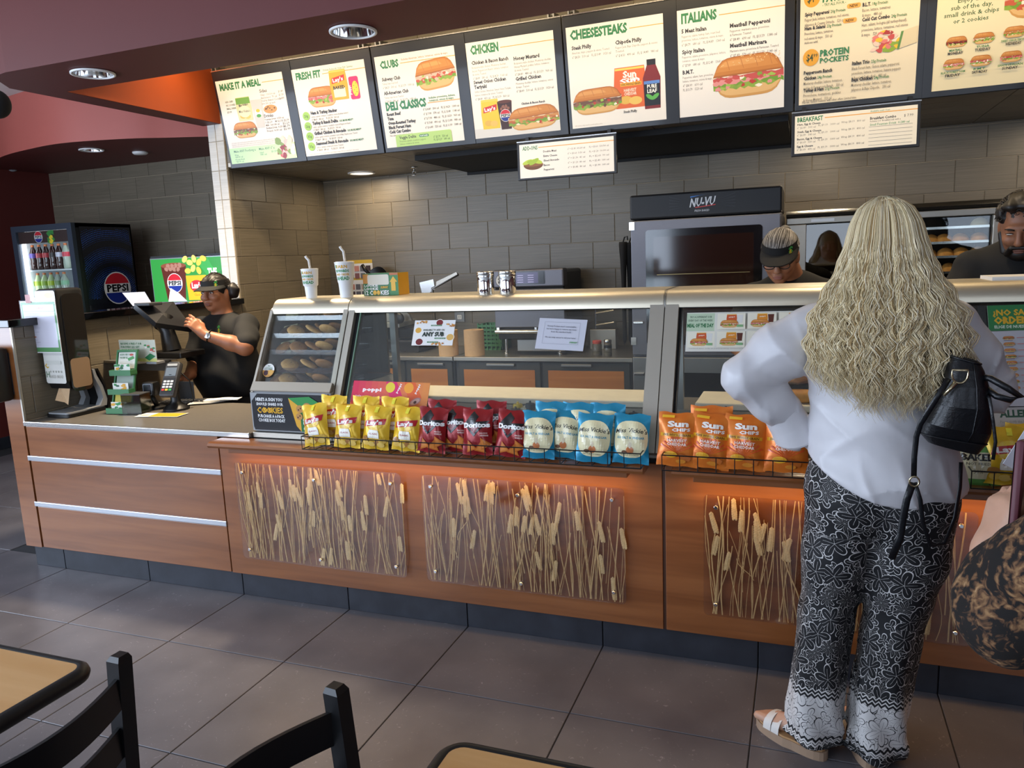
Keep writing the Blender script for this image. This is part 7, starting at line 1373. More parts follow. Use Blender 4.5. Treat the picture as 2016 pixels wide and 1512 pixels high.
def foot(heel, d):
    n = V3((-d[1], d[0], 0)); S1.ell(heel + d * .03 + V3((0, 0, .065)), (.034, .034, .036), .02); S1.cap(heel + d * .03 + V3((0, 0, .075)), heel + d * .15 + V3((0, 0, .056)), .034, .026, .02)
    for i, (o, l, r) in enumerate(((.026, .215, .014), (.008, .212, .0105), (-.008, .205, .010), (-.021, .195, .0095), (-.032, .183, .009))): S1.cap(heel + d * .13 + n * o * .8 + V3((0, 0, .054)), heel + d * l + n * o + V3((0, 0, .049)), .018, r, .01)
hL, hR = V3((3.872, -.487, 0)), V3((4.012, -.485, 0)); foot(hL, fl); foot(hR, fr)
put('body', S1.mesh('body', SKIN2))
# sandals
def sandal(heel, d, lab):
    n = V3((-d[1], d[0], 0)); t = thing('sandal', lab, 'sandal', heel, group='sandals'); o = []
    for i in range(28):
        a = 2 * PI * i / 28; x = .105 + .128 * math.cos(a); wd = (.040 if x < .1 else .046) * (1 if abs(math.cos(a)) < .9 else .95); y = wd * (abs(math.sin(a)) ** .75) * (1 if math.sin(a) > 0 else -1); o.append((d[0] * x + n[0] * y, d[1] * x + n[1] * y))
    MB().prism(o, .0, .030, 'z').build('sole', mat('sandal_sole', '#a58a72', .6), t); MB().prism([(x * .0 + (x - d[0] * .105) * .95 + d[0] * .105, (y - d[1] * .105) * .95 + d[1] * .105) for x, y in o], .0305, .037, 'z').build('footbed', mat('footbed', '#b98f62', .7), t)
    for c in (.135, .165):
        B = MB(); A = []; C2 = []
        for i in range(11):
            a = PI * i / 10; y = .047 * math.cos(a); z = .034 + .048 * math.sin(a) ** .8
            for dst, xx in ((A, c - .014), (C2, c + .014)): dst.append(Vector((d[0] * xx + n[0] * y, d[1] * xx + n[1] * y, z - (.010 if dst is C2 else 0) * math.sin(a))))
        B.strip(A, C2); B.strip([v * 1 + Vector((0, 0, -.003)) for v in A], [v + Vector((0, 0, -.003)) for v in C2]); B.build('strap', mat('strap_white', '#dcd8d2', .5), t, True)
sandal(hL, fl, 'white strapped sandal with tan sole under the left trouser hem, turned outward'); sandal(hR, fr, 'tan-soled sandal mostly under the right trouser hem')
# trousers
T = Sdf((3.66, -.66, .02), (4.36, -.18, 1.06), .0065)
T.ell((4.02, -.40, .89), (.205, .145, .17), .03); T.ell((3.95, -.465, .84), (.10, .085, .10), .04); T.ell((4.10, -.465, .84), (.10, .085, .10), .04)
def leg(pts, rs):
    for i in range(len(pts) - 1): T.cap(pts[i], pts[i + 1], rs[i], rs[i + 1], .03 if pts[i][2] > .6 else .008, sq=(1, .95, 1))
leg([V3((3.935, -.41, .84)), V3((3.912, -.41, .66)), V3((3.885, -.41, .48)), V3((3.862, -.42, .25)), V3((3.848, -.43, .0))], [.125, .102, .082, .080, .090]); leg([V3((4.105, -.41, .84)), V3((4.10, -.41, .66)), V3((4.075, -.41, .48)), V3((4.048, -.415, .25)), V3((4.028, -.43, .0))], [.128, .110, .088, .083, .088])
def folds(d, X, Y, Z):
    w = np.clip((.9 - Z) / .9, 0, 1); a = np.arctan2(Y + .42, X - np.where(X < 3.98 + (Z - .5) * .06, 3.87, 4.05)); d = d + (.0035 + .006 * w) * np.sin(5 * a + 9 * Z + 2 * np.sin(7 * Z)) * w + .004 * np.sin(38 * Z + 9 * X + 5 * Y) * np.exp(-((Z - .50) / .10) ** 2) + .005 * np.sin(60 * Z + 14 * X) * np.exp(-((Z - .07) / .05) ** 2)
    hemz = .040 + .012 * np.sin(11 * X + 5 * Y) - .03 * np.clip((-.42 - Y) * 3, 0, 1); return np.maximum(np.maximum(d, hemz - Z), Z - 1.0)
T.field(folds); me = T.mesh('trousers', FLORAL); P = T.P; mid = 3.965 + (P[:, 2] - .3) * .05; left = P[:, 0] < np.where(P[:, 2] > .72, 4.0, mid); cx = np.where(left, 3.872 + (P[:, 2] - .3) * .10, 4.045 + (P[:, 2] - .3) * .10); ang = np.arctan2(P[:, 0] - cx, -(P[:, 1] + .42))
hip = P[:, 2] > .74; uu = np.where(hip, np.arctan2(P[:, 0] - 4.02, -(P[:, 1] + .40)) * .17 + np.where(left, 0, 0), ang * .098 + np.where(left, -.09, .09)); at = me.attributes.new('uvp', 'FLOAT_VECTOR', 'POINT'); at.data.foreach_set('vector', np.stack([uu + .5, P[:, 2], np.zeros(len(P))], 1).ravel()); put('trousers', me)
# blouse
B1 = Sdf((3.46, -.70, .78), (4.50, .0, 1.52), .006)
B1.ell((4.00, -.40, 1.26), (.195, .135, .20), .03); B1.ell((4.015, -.40, 1.05), (.198, .145, .20), .06); B1.ell((4.03, -.405, .90), (.222, .165, .16), .05); B1.cap(shL + V3((.025, 0, -.005)), shR + V3((-.03, 0, -.005)), .062, .062, .05); B1.cap(V3((4.0, -.40, 1.40)), V3((4.0, -.39, 1.46)), .08, .068, .04)
B1.chain([shL + V3((0, 0, -.02)), shL + (elL - shL) * .5, elL], [.088, .084, .060], .03); B1.chain([elL, elL + (wrL - elL) * .45, elL + (wrL - elL) * .82], [.060, .064, .050], .025); B1.chain([shR + V3((0, 0, -.02)), shR + (elR - shR) * .5, elR + V3((.01, 0, 0)), elR + (wrR - elR) * .7], [.080, .080, .062, .055], .03)
cu0, cu1 = elL + (wrL - elL) * .70, elL + (wrL - elL) * 1.04 + V3((-.012, -.02, -.012)); B1.cap(cu0, cu1, .050, .058, .01)
def bf(d, X, Y, Z):
    rg = lambda p, e=3: (1 - np.abs(np.sin(p))) ** e; g = lambda x, w: np.exp(-(x / w) ** 2)
    d = d - .010 * rg(17 * (Z - .30 * X) + 1.2 * np.sin(9 * X)) * g(Z - .96, .09) * np.clip((X - 3.80) * 8, 0, 1)
    d = d - .007 * rg(30 * (X - 4.0) + 6 * (Z - 1.0) + 1.5 * np.sin(8 * Z)) * np.clip((1.02 - Z) * 9, 0, 1)
    d = d - .006 * rg(20 * (X + .45 * Z) + 1.4 * np.sin(12 * Z), 4) * g(Z - 1.14, .12)
    el = np.sqrt((X - elL[0]) ** 2 + (Z - elL[2]) ** 2); an = np.arctan2(Z - elL[2], X - elL[0]); d = d - .0055 * rg(3.5 * an + 7 * el, 2) * g(el - .10, .06) - .006 * rg(36 * (X + .6 * Z) + np.sin(20 * Z)) * g(el - .17, .06)
    er = np.sqrt((X - elR[0]) ** 2 + (Z - elR[2]) ** 2); ar = np.arctan2(Z - elR[2], X - elR[0]); d = d - .010 * rg(4.0 * ar + 8 * er) * g(er - .08, .07)
    d = d + .0025 * np.sin(26 * X + 17 * Z + 3 * np.sin(14 * Z))
    hem = .852 + ((X - 4.10) / .28) ** 2 * .115; body = (np.abs(X - 4.02) < .26) & (Z < 1.02); arm = (X < 3.80) & (Z > .95); return np.where(body & ~arm, np.maximum(d, hem - Z), d)
B1.field(bf); put('blouse', B1.mesh('blouse', SATIN, smooth=3))
ca, cb_ = Vector(elL + (wrL - elL) * .66 - RO), Vector(elL + (wrL - elL) * 1.06 + V3((-.012, -.025, -.02)) - RO); ax = (cb_ - ca).normalized(); u1 = ax.cross(Vector((0, 1, 0))).normalized(); v1 = ax.cross(u1); B = MB(); RG = []
for t, r in ((0, .056), (.08, .060), (.5, .062), (.94, .068), (1.0, .066), (1.0, .060), (.5, .055)):
    RG.append([ca + (cb_ - ca) * (t + (.10 * math.sin(3 * math.pi * i / 30) if t > .9 else 0)) + (u1 * math.cos(2 * PI * i / 30) + v1 * math.sin(2 * PI * i / 30)) * r for i in range(30)])
for i in range(len(RG) - 1): B.strip(RG[i], RG[i + 1], True)
B.build('cuff', SATIN, wm, 50)
B = MB(); b0 = cu1 - V3((.045, .03, .012))
for k in range(2): B.lathe([(.001, 0), (.0055, 0), (.0055, .002), (.001, .002)], 12, M=Matrix.Translation(Vector(O((1552, 1576)[k], (828, 848)[k], cu1[1] - .062) - RO)) @ Matrix.Rotation(PI / 2, 4, 'X'))
B.build('cuff_button', mat('pearl', '#cfcad0', .25), wm)
# hair: an inner mass and wavy locks
Hs = Sdf((3.70, -.66, 1.12), (4.28, -.22, 1.73), .008); Hs.ell(HC + V3((0, .0, .028)), (.076, .092, .092), .02); Hs.chain([HC + V3((0, -.03, -.02)), V3((4.0, -.45, 1.46)), V3((4.0, -.50, 1.36)), V3((4.005, -.525, 1.25))], [.05, .062, .058, .042], .03, sq=(.48, 1, 1)); put('hair_mass', Hs.mesh('hair_mass', mat('hair_under', '#b09a74', .6, var=.15, scale=40, stretch=(6, 6, 1))))
rng = random.Random(77); hv = []; hf = []; hc = []; PALEH = [lin(c) for c in ('#e6dcc4', '#dccfb0', '#efe8d6', '#cdbb97', '#b79f78', '#f3eee2')]
def prof_x(z):   # half width of the hair at height z
    pts = [(1.728, .004), (1.715, .035), (1.69, .064), (1.65, .084), (1.60, .096), (1.53, .120), (1.46, .158), (1.40, .192), (1.32, .205), (1.24, .195), (1.16, .165), (1.10, .14)]
    for (z1, a), (z0, b_) in zip(pts[:-1], pts[1:]):
        if z0 <= z <= z1: return b_ + (a - b_) * (z - z0) / (z1 - z0)
    return pts[0][1] if z > 1.72 else pts[-1][1]
def prof_y(z):
    pts = [(1.728, .03), (1.722, -.02), (1.705, -.060), (1.68, -.086), (1.65, -.104), (1.61, -.115), (1.55, -.124), (1.48, -.145), (1.40, -.190), (1.30, -.217), (1.20, -.224), (1.10, -.22)]
    for (z1, a), (z0, b_) in zip(pts[:-1], pts[1:]):
        if z0 <= z <= z1: return b_ + (a - b_) * (z - z0) / (z1 - z0)
    return pts[0][1] if z > 1.72 else pts[-1][1]
nl = 150
for l in range(nl):
    t = rng.uniform(-1, 1); t = math.copysign(abs(t) ** .85, t); depth = rng.uniform(.88, 1.04); ztip = 1.145 + .03 * abs(t) ** 1.5 + rng.uniform(-.03, .06) + (.03 if t < -.5 else 0); ph = rng.uniform(0, 6.28); wl = rng.uniform(.055, .085); amp = rng.uniform(.006, .013); ph2 = rng.uniform(0, 6.28); side = rng.random() < .16
    for s_ in range(15):
        dx, dy = rng.gauss(0, .006), rng.gauss(0, .004); n = 34; pts = []; zt = ztip + rng.uniform(-.02, .03); zs0 = 1.727 - .012 * abs(t) * rng.random()
        for i in range(n):
            u = i / (n - 1); z = zs0 + (zt - zs0) * u; g = min(1, u * 2.2); x = HC[0] + prof_x(z) * t * (1.0 + .06 * (1 - g)) + .010 * u; ay = prof_y(z) * depth; y = HC[1] + (ay * math.sqrt(max(0., 1 - .5 * t * t)) if not side else ay * .25 * (1 - abs(t)) + .01)
            a = amp * min(1, max(0, (u - .18) * 2.0)); x += a * math.sin(2 * PI * z / wl + ph) + dx * (.4 + u); y += a * .8 * math.cos(2 * PI * z / wl + ph2) + dy * (.3 + u); pts.append((x, y, z))
        r0 = rng.uniform(.0010, .0018); base = len(hv); col = PALEH[rng.choice((0, 0, 1, 1, 2, 2, 3, 4, 5))]; fv = rng.uniform(.8, 1.1); col = tuple(c * fv * q_ for c, q_ in zip(col, (1.16, 1.09, .92)))
        for i, (x, y, z) in enumerate(pts):
            r = r0 * (1 if i < n * .8 else max(.25, (n - i) / (n * .2)))
            for k in range(3): an = 2.094 * k; hv.append((x + r * math.cos(an) - RO[0], y + r * math.sin(an) - RO[1], z))
        for i in range(n - 1):
            for k in range(3): hf.append((base + i * 3 + k, base + i * 3 + (k + 1) % 3, base + i * 3 + 3 + (k + 1) % 3, base + i * 3 + 3 + k)); hc.append(col)
me = bpy.data.meshes.new('hair_locks'); me.from_pydata(hv, [], hf); me.materials.append(HAIRM); at = me.attributes.new('ink', 'FLOAT_COLOR', 'FACE'); at.data.foreach_set('color', np.concatenate([np.array(hc), np.ones((len(hc), 1))], 1).ravel()); me.polygons.foreach_set('use_smooth', [True] * len(hf)); link('hair_locks', me, wm)['kind'] = 'stuff'
# ------------------------------------------------------------------ handbag
LEA = mat('black_leather', '#0b0d12', .34, bump=.35, scale=120, coat=.1); YH = -.575; GOLD = mat('pale_gold', '#cdbf9c', .2, 1.)
hb = thing('handbag', 'black leather bucket handbag hanging against the white blouse', 'handbag', (0, 0, 0))
sec = [((1807, 848), (1942, 872), .045), ((1818, 826), (1950, 850), .062), ((1838, 790), (1952, 800), .066), ((1852, 755), (1945, 757), .058), ((1864, 722), (1936, 728), .045), ((1872, 700), (1930, 716), .030)]
bot = ((1825, 868), (1925, 893), .030); B = MB(); rings = []
for (l, r, dp) in [bot] + sec:
    a, b_ = onY(*l, YH), onY(*r, YH); c = (a + b_) / 2; ax = (b_ - a) / 2; rings.append([c + ax * (abs(math.cos(q)) ** .7 * math.copysign(1, math.cos(q))) + Vector((0, dp * abs(math.sin(q)) ** .7 * math.copysign(1, math.sin(q)), 0)) for q in [2 * PI * i / 28 for i in range(28)]])
for i in range(len(rings) - 1): B.strip(rings[i], rings[i + 1], True)
B.add(rings[0], [tuple(range(28))]); B.build('pouch', LEA, hb, True); B = MB(); B.add([v * .98 + (sum(rings[-1], Vector()) / 28) * .02 - Vector((0, 0, .012)) for v in rings[-1]], [tuple(range(28))]); B.build('lining', BLACKM, hb)
B = MB(); B.tube(rings[-1], .0035, 6, closed=True); B.tube([Vector(v) - Vector((0, .002, 0)) for v in rings[1][13:28]], .0022, 6); B.tube([rings[k][22] - Vector((0, .001, 0)) for k in range(1, 7)], .002, 6); B.build('piping', LEA, hb, True)
def strap(name, pts, w=.007, fl_=.35): return MB().tube(pts, w, 8, flat=fl_, up=(0, 1, 0)).build(name, LEA, hb, True)
G = lambda px, py, y=YH: onY(px, py, y)
strap('shoulder_strap', [G(1872, 702), G(1866, 675, -.53), G(1866, 640, -.50), Vector((shR[0] - .01, -.45, shR[2] + .05)), Vector((shR[0] - .01, -.36, shR[2] + .055)), Vector((shR[0] + .0, -.30, shR[2] - .02)), G(1925, 715, -.50)], .011)
B = MB(); B.tube([G(1932, 742, YH - .02), G(1950, 745, YH - .05), G(1985, 765, YH - .06), G(2010, 782, YH - .06), G(1990, 788, YH - .06), G(1962, 780, YH - .05), G(1942, 765, YH - .03)], .0085, 10); B.build('top_handle', LEA, hb, True)
strap('long_strap', [G(1868, 745, YH - .07), G(1840, 790, YH - .075), G(1812, 835, YH - .06), G(1804, 860, YH - .05), G(1800, 900, YH - .05), G(1799, 940, YH - .05)], .0075); strap('strap_tail', [G(1797, 950, YH - .05), G(1785, 985, YH - .05), G(1778, 1020, YH - .045), G(1772, 1060, YH - .04), G(1755, 1100, YH - .04)], .010); strap('strap_loop', [G(1801, 950, YH - .05), G(1812, 985, YH - .05), G(1817, 1030, YH - .04), G(1832, 1075, YH - .03), G(1860, 1070, YH - .01), G(1880, 1020, YH), G(1890, 960, YH + .01), G(1892, 910, YH + .02)], .006)
strap('drawstring', [G(1940, 775, YH - .04), G(1948, 785, YH - .06), G(1955, 830, YH - .06), G(1960, 870, YH - .055), G(1955, 905, YH - .05)], .0045)
B = MB(); c = G(1890, 738, YH - .073); B.tube([c + Vector((.018 * math.cos(a), 0, .022 * math.sin(a))) for a in [PI + PI * i / 8 for i in range(9)]] + [c + Vector((.018, 0, .012)), c + Vector((-.018, 0, .012))], .003, 6, closed=True); B.tube([c + Vector((-.008, 0, -.02)), c + Vector((-.035, -.002, -.055))], [.006, .004], 8); B.build('clasp', GOLD, hb, True); B = MB(); c2 = G(1800, 948, YH - .058); B.tube([c2 + Vector((.012 * math.cos(a), 0, .014 * math.sin(a))) for a in [2 * PI * i / 12 for i in range(12)]], .0025, 6, closed=True); B.build('buckle', GOLD, hb, True)
# ================================================================== cashier
cs = thing('person', 'person in a black visor and black t-shirt tapping the till screen', 'person', (.40, 1.02, 0)); RC_ = V3((.40, 1.02, 0))
hc_ = O(424, 577, 1.0); MH = headM(.12, .06); S2 = Sdf((-.30, .40, .70), (.95, 1.35, 1.66), .0055); Lc = add_head(S2, hc_, MH, 1.0, 1.15); bc_ = O(447, 690, 1.04)
nb = O(440, 628, 1.03); S2.cap(hc_ + V3((.02, .02, -.06)), nb + V3((0, 0, -.01)), .054, .06, .03); sl_, sr_ = O(400, 645, 1.04), O(486, 640, 1.02); S2.cap(sl_, sr_, .05, .05, .03); S2.cap(bc_ + V3((0, 0, .12)), bc_ + V3((0, 0, -.2)), .13, .15, .04)
el_, wr_ = O(482, 684, .84), O(402, 659, .74); hd_ = O(368, 625, .70); S2.chain([sr_, sr_ + (el_ - sr_) * .6, el_, el_ + (wr_ - el_) * .35, wr_], [.056, .055, .048, .045, .029], .02)
d_ = hd_ - wr_; tc_ = add_hand(S2, wr_ + d_ * .08, d_, (.25, -.55, .8), .95, .42, side=-1, curls=(.55, .5, .45, .25)); e2, w2_ = O(385, 715, .96), O(372, 740, .80); S2.chain([sl_, e2, w2_], [.055, .045, .03], .02); add_hand(S2, w2_, (-.2, -.9, -.1), (0, .1, 1), .95, .4, side=1)
put('body', S2.mesh('body', SKIN1), cs, RC_); face_parts(lambda *p: Lc(*p) - RC_, MH, cs, 1., LIP1, brow='#241812')
Q = Sdf((-.20, .55, .02), (.95, 1.40, 1.45), .008); Q.ell(bc_ + V3((0, 0, .06)), (.20, .155, .20), .03); Q.ell(bc_ + V3((0, 0, -.16)), (.235, .19, .22), .06); Q.cap(sl_ + V3((.0, 0, -.01)), sr_ + V3((0, 0, -.01)), .066, .066, .05); Q.cap(nb + V3((0, .0, -.055)), nb + V3((0, 0, -.03)), .075, .066, .03)
Q.chain([sr_, sr_ + (el_ - sr_) * .5, sr_ + (el_ - sr_) * .86], [.070, .070, .070], .03); Q.chain([sl_, sl_ + (e2 - sl_) * .8], [.075, .075], .03)
Q.field(lambda d, X, Y, Z: np.maximum(d + .004 * np.sin(40 * Z + 16 * X + 3 * np.sin(12 * X)) + .003 * np.sin(30 * X - 14 * Z), .80 - Z)); put('tshirt', Q.mesh('tshirt', BLACKC), cs, RC_)
def lower(ctr, parent, ro, m=BLACKC, w=.20, h=.95):
    q = Sdf((ctr[0] - .32, ctr[1] - .28, 0), (ctr[0] + .32, ctr[1] + .28, h + .12), .011); q.ell((ctr[0], ctr[1], h - .06), (w, .155, .16), .03)
    for s_ in (-1, 1): q.chain([V3((ctr[0] + s_ * .09, ctr[1], h - .1)), V3((ctr[0] + s_ * .10, ctr[1], .48)), V3((ctr[0] + s_ * .10, ctr[1], .09))], [.105, .078, .062], .03)
    put('trousers', q.mesh('trousers', m), parent, ro); B = MB()
    for s_ in (-1, 1): B.ball((ctr[0] + s_ * .10 - ro[0], ctr[1] - .05 - ro[1], .045), (.047, .13, .045), 14, 8)
    B.build('shoes', BLACK, parent, True)
lower(bc_ * V3((1, 1, 0)), cs, RC_, h=.92)
def visor(L, M, parent, ro, sc=1., logo=True, brim_len=.085):
    R4 = Matrix(M.tolist()).to_4x4(); B = MB(); n = 32; A = []; C2 = []
    for i in range(n): a = 2 * PI * i / n; x, y = .080 * math.cos(a), .010 + .101 * math.sin(a); A.append(Vector(L(x, y, .030 + .010 * (y < 0)) - ro)); C2.append(Vector(L(x * .97, y * .98, .082) - ro))
    B.strip(A, C2, True); B.build('visor_band', BLACKC, parent, True); B = MB(); A = []; C2 = []; D = []
    for i in range(17):
        a = PI + PI * i / 16; x, y = .081 * math.cos(a), .010 + .103 * math.sin(a); A.append(Vector(L(x, y, .050) - ro)); k = math.sin(PI * i / 16) ** .6; C2.append(Vector(L(x * 1.03, y - brim_len * k, .050 - .016 * k - .012 * abs(math.cos(a))) - ro))
    B.strip(A, C2); B.strip([v - Vector((0, 0, .004)) for v in A], [v - Vector((0, 0, .004)) for v in C2]); B.build('visor_brim', BLACKC, parent, True)
    if logo:
        p = Print(); p.text('S', -.011, -.013, .030, '#3f9a4a', bold=.06); p.text('S', -.008, -.014, .017, '#e0c22c', bold=.06); a = -PI / 2 + .75; nrm = V3((math.cos(a), math.sin(a), 0)); tg = V3((-math.sin(a), math.cos(a), 0)); c = V3((.081 * math.cos(a), .010 + .102 * math.sin(a), .062))
        p.build('visor_logo', PRINT, parent, fn=lambda x, y, z: tuple(L(*(c + tg * x + nrm * (.003 - y) + V3((0, 0, z)))) - ro))
def hair_cap(L, M, name, m, lo, hi, parent, ro, bun=None, extra=()):
    h = Sdf(lo, hi, .006); h.ell(L(0, .016, .036), np.array((.081, .097, .090)), .01, M); h.ell(L(0, .06, -.02), (.07, .055, .06), .03, M)
    for c, r in extra: h.ell(L(*c), r, .015, M)
    if bun is not None: h.ell(bun[0], bun[1], .01)
    Mi = np.array(M)
    def cut(d, X, Y, Z):
        x = Mi[0, 0] * (X - L(0, 0, 0)[0]) + Mi[1, 0] * (Y - L(0, 0, 0)[1]) + Mi[2, 0] * (Z - L(0, 0, 0)[2]); y = Mi[0, 1] * (X - L(0, 0, 0)[0]) + Mi[1, 1] * (Y - L(0, 0, 0)[1]) + Mi[2, 1] * (Z - L(0, 0, 0)[2]); z = Mi[0, 2] * (X - L(0, 0, 0)[0]) + Mi[1, 2] * (Y - L(0, 0, 0)[1]) + Mi[2, 2] * (Z - L(0, 0, 0)[2])
        d = d + .0018 * np.sin(160 * x + 30 * z) + .0015 * np.sin(120 * z + 50 * y); return np.maximum(d, np.minimum(-(y + .052), (.070 - z)) * 1.0 - np.clip((y + .02) * 0, 0, 1)) if True else d
    h.field(cut); put(name, h.mesh(name, m, smooth=0), parent, ro)
HBLK = mat('hair_black', '#120d0b', .5, var=.4, scale=120, stretch=(8, 8, 1)); HGRY = mat('hair_grey', '#3f3c39', .55, col2='#6f6b66', scale=110, stretch=(9, 9, 1.5))
def strands(L, parent, ro, cols, bun, n=420, seed=1, curly=False):
    rng = random.Random(seed); B = MB(); bn = Vector(bun)
    for k in range(n):
        if curly:
            a, e = rng.uniform(0, 6.28), rng.uniform(.15, 1.5); x, y, z = .083 * math.cos(e) * math.cos(a), .016 + .099 * math.cos(e) * math.sin(a), .040 + .092 * math.sin(e)
            if y < -.055 and z < .085: continue
            r = rng.uniform(.006, .011); nv = Vector((x / .083, (y - .016) / .099, (z - .04) / .092)).normalized(); t1 = nv.orthogonal().normalized(); t2 = nv.cross(t1); ph = rng.uniform(0, 6.28); c = Vector((x, y, z)) + nv * .002
            pts = [Vector(L(*(c + nv * (.004 + r * .8 * math.sin(j * .7)) + (t1 * math.cos(ph + j * .8) + t2 * math.sin(ph + j * .8)) * r))) - Vector(ro) for j in range(6)]; B.cur = rng.randrange(len(cols)); B.tube(pts, .0016, 4, cap=False)
        else:
            a = rng.uniform(-2.6, 2.6); h0 = rng.uniform(-.02, .03); s0 = Vector((.084 * math.sin(a), .016 - .100 * math.cos(a), .080 if abs(a) < 1.3 else .06 + h0)); pts = []
            for j in range(9):
                t = j / 8; v = s0.lerp(bn, t); c0 = Vector((0, .016, .036)); d = v - c0; q = math.sqrt((d.x / .083) ** 2 + (d.y / .100) ** 2 + (d.z / .093) ** 2); kx = 1 / max(q, 1e-3) if t < .85 else 1; v2 = c0 + d * (kx if kx > 1 or t < .8 else 1) * (1.01 + .012 * rng.random()); pts.append(Vector(L(*v2)) - Vector(ro))
            B.cur = rng.randrange(len(cols)); B.tube(pts, .0013, 4, cap=False)
    B.build('hair_strands', cols, parent, True)['kind'] = 'stuff'
HS = [mat('strand_' + c, c, .45) for c in ('#2a2725', '#5c5854', '#8d8882', '#a8a29b', '#45413e')]; HD = [mat('strand_' + c, c, .4) for c in ('#0e0a08', '#1a1310', '#261c16')]
strands(Lc, cs, RC_, HD, (.0, .115, .03), 300, 3)
visor(Lc, MH, cs, RC_); hair_cap(Lc, MH, 'hair', HBLK, hc_ - .2, hc_ + .2, cs, RC_, bun=(O(458, 572, 1.06), V3((.045, .04, .05))))
p = Print(); p.text('S', -.016, -.018, .040, '#3f9a4a', bold=.06); p.text('S', -.012, -.02, .022, '#e0c22c', bold=.06); lp = O(431, 648, .872); p.build('chest_logo', PRINT, cs, Vector(lp - RC_), (0, 0, -.25))
B = MB(); ax = Vector(wr_ - el_).normalized(); wq = Vector(wr_ - RC_) - ax * .03; pts = []; u_ = ax.orthogonal().normalized(); v_ = ax.cross(u_)
B.tube([wq + (u_ * math.cos(a) + v_ * math.sin(a)) * .034 for a in [2 * PI * i / 20 for i in range(20)]], .009, 8, closed=True, flat=.35, up=ax); B.build('watch_strap', BLACK, cs, True); cdir = (Vector(CAMLOC) - Vector(wr_)); cdir = (cdir - ax * cdir.dot(ax)).normalized(); sd = ax.cross(cdir); M_ = Matrix((ax, sd, cdir)).transposed().to_4x4(); M_.translation = wq + cdir * .036; MB().box(-.014, .014, -.017, .017, -.004, .004, .003, M=M_).build('watch_case', STEELB, cs, 40)
# ================================================================== worker with grey hair and visor
vw = thing('person', 'person in a black visor and glasses bending behind the serving case', 'person', (3.70, 1.0, 0)); RV = V3((3.70, 1.0, 0)); hv_ = O(1536, 506, .93); MV = headM(-.12, .42); S3 = Sdf((3.38, .55, .85), (4.08, 1.35, 1.72), .0065); Lv = add_head(S3, hv_, MV, 1.0); tv = V3((3.74, 1.08, 1.25))
S3.cap(hv_ + V3((.03, .07, -.04)), tv + V3((.02, .02, .14)), .052, .06, .03); S3.cap(tv + V3((-.15, 0, .1)), tv + V3((.16, 0, .1)), .05, .05, .03); S3.cap(tv + V3((0, 0, .08)), tv + V3((0, 0, -.3)), .11, .13, .04)
for s_ in (-1, 1): S3.chain([tv + V3((s_ * .18, 0, .1)), tv + V3((s_ * .24, -.08, -.12)), tv + V3((s_ * .10, -.36, -.24))], [.05, .042, .028], .02); add_hand(S3, tv + V3((s_ * .10, -.36, -.24)), (-s_ * .3, -.8, -.2), (0, -.2, 1), .95, .4, side=s_)
put('body', S3.mesh('body', mat('skin_tan', '#a87558', .5, var=.05, scale=30)), vw, RV); face_parts(lambda *p: Lv(*p) - RV, MV, vw, 1., LIP2, closed=True, brow='#3a322c'); visor(Lv, MV, vw, RV, brim_len=.075)
hair_cap(Lv, MV, 'hair', HGRY, hv_ - .2, hv_ + .2, vw, RV, bun=(Lv(.01, .105, .085), V3((.028, .028, .024)))); MB().tube([Lv(.006, .095, .07) - RV, Lv(.006, .12, .085) - RV], [.020, .017], 10).build('hair_tie', BLACK, vw, True)
strands(Lv, vw, RV, HS, (.01, .10, .085), 460, 5)
B = MB()
for s_ in (-1, 1): B.tube([Vector(Lv(s_ * .033 + .024 * math.cos(a), -.107, .006 + .017 * math.sin(a)) - RV) for a in [2 * PI * i / 14 for i in range(14)]], .0022, 6, closed=True); B.tube([Lv(s_ * .057, -.105, .012) - RV, Lv(s_ * .078, -.05, .014) - RV, Lv(s_ * .080, .01, .008) - RV], .002, 6)
B.tube([Lv(-.009, -.107, .010) - RV, Lv(.009, -.107, .010) - RV], .002, 6); B.build('glasses', BLACK, vw, True)
def tshirt(ctr, parent, ro, sc=1., collar=None, m=BLACKC, arms=()):
    q = Sdf(ctr - V3((.36, .45, .55)), ctr + V3((.36, .30, .30)), .010); q.ell(ctr, (.20 * sc, .14 * sc, .24), .03); q.ell(ctr + V3((0, 0, -.28)), (.20 * sc, .15 * sc, .22), .06); q.cap(ctr + V3((-.16 * sc, 0, .11)), ctr + V3((.16 * sc, 0, .11)), .066, .066, .06)
    for s_ in (-1, 1): q.cap(ctr + V3((s_ * .18 * sc, 0, .10)), ctr + V3((s_ * .23 * sc, -.06, -.06)), .072, .078, .03)
    if collar: q.cap(ctr + V3((0, 0, .15)), ctr + V3(collar), .075, .070, .03)
    q.field(lambda d, X, Y, Z: np.maximum(d + .004 * np.sin(36 * Z + 14 * X), ctr[2] - .40 - Z)); put('shirt', q.mesh('shirt', m), parent, ro)
tshirt(tv, vw, RV); lower(V3((3.74, 1.10, 0)), vw, RV)
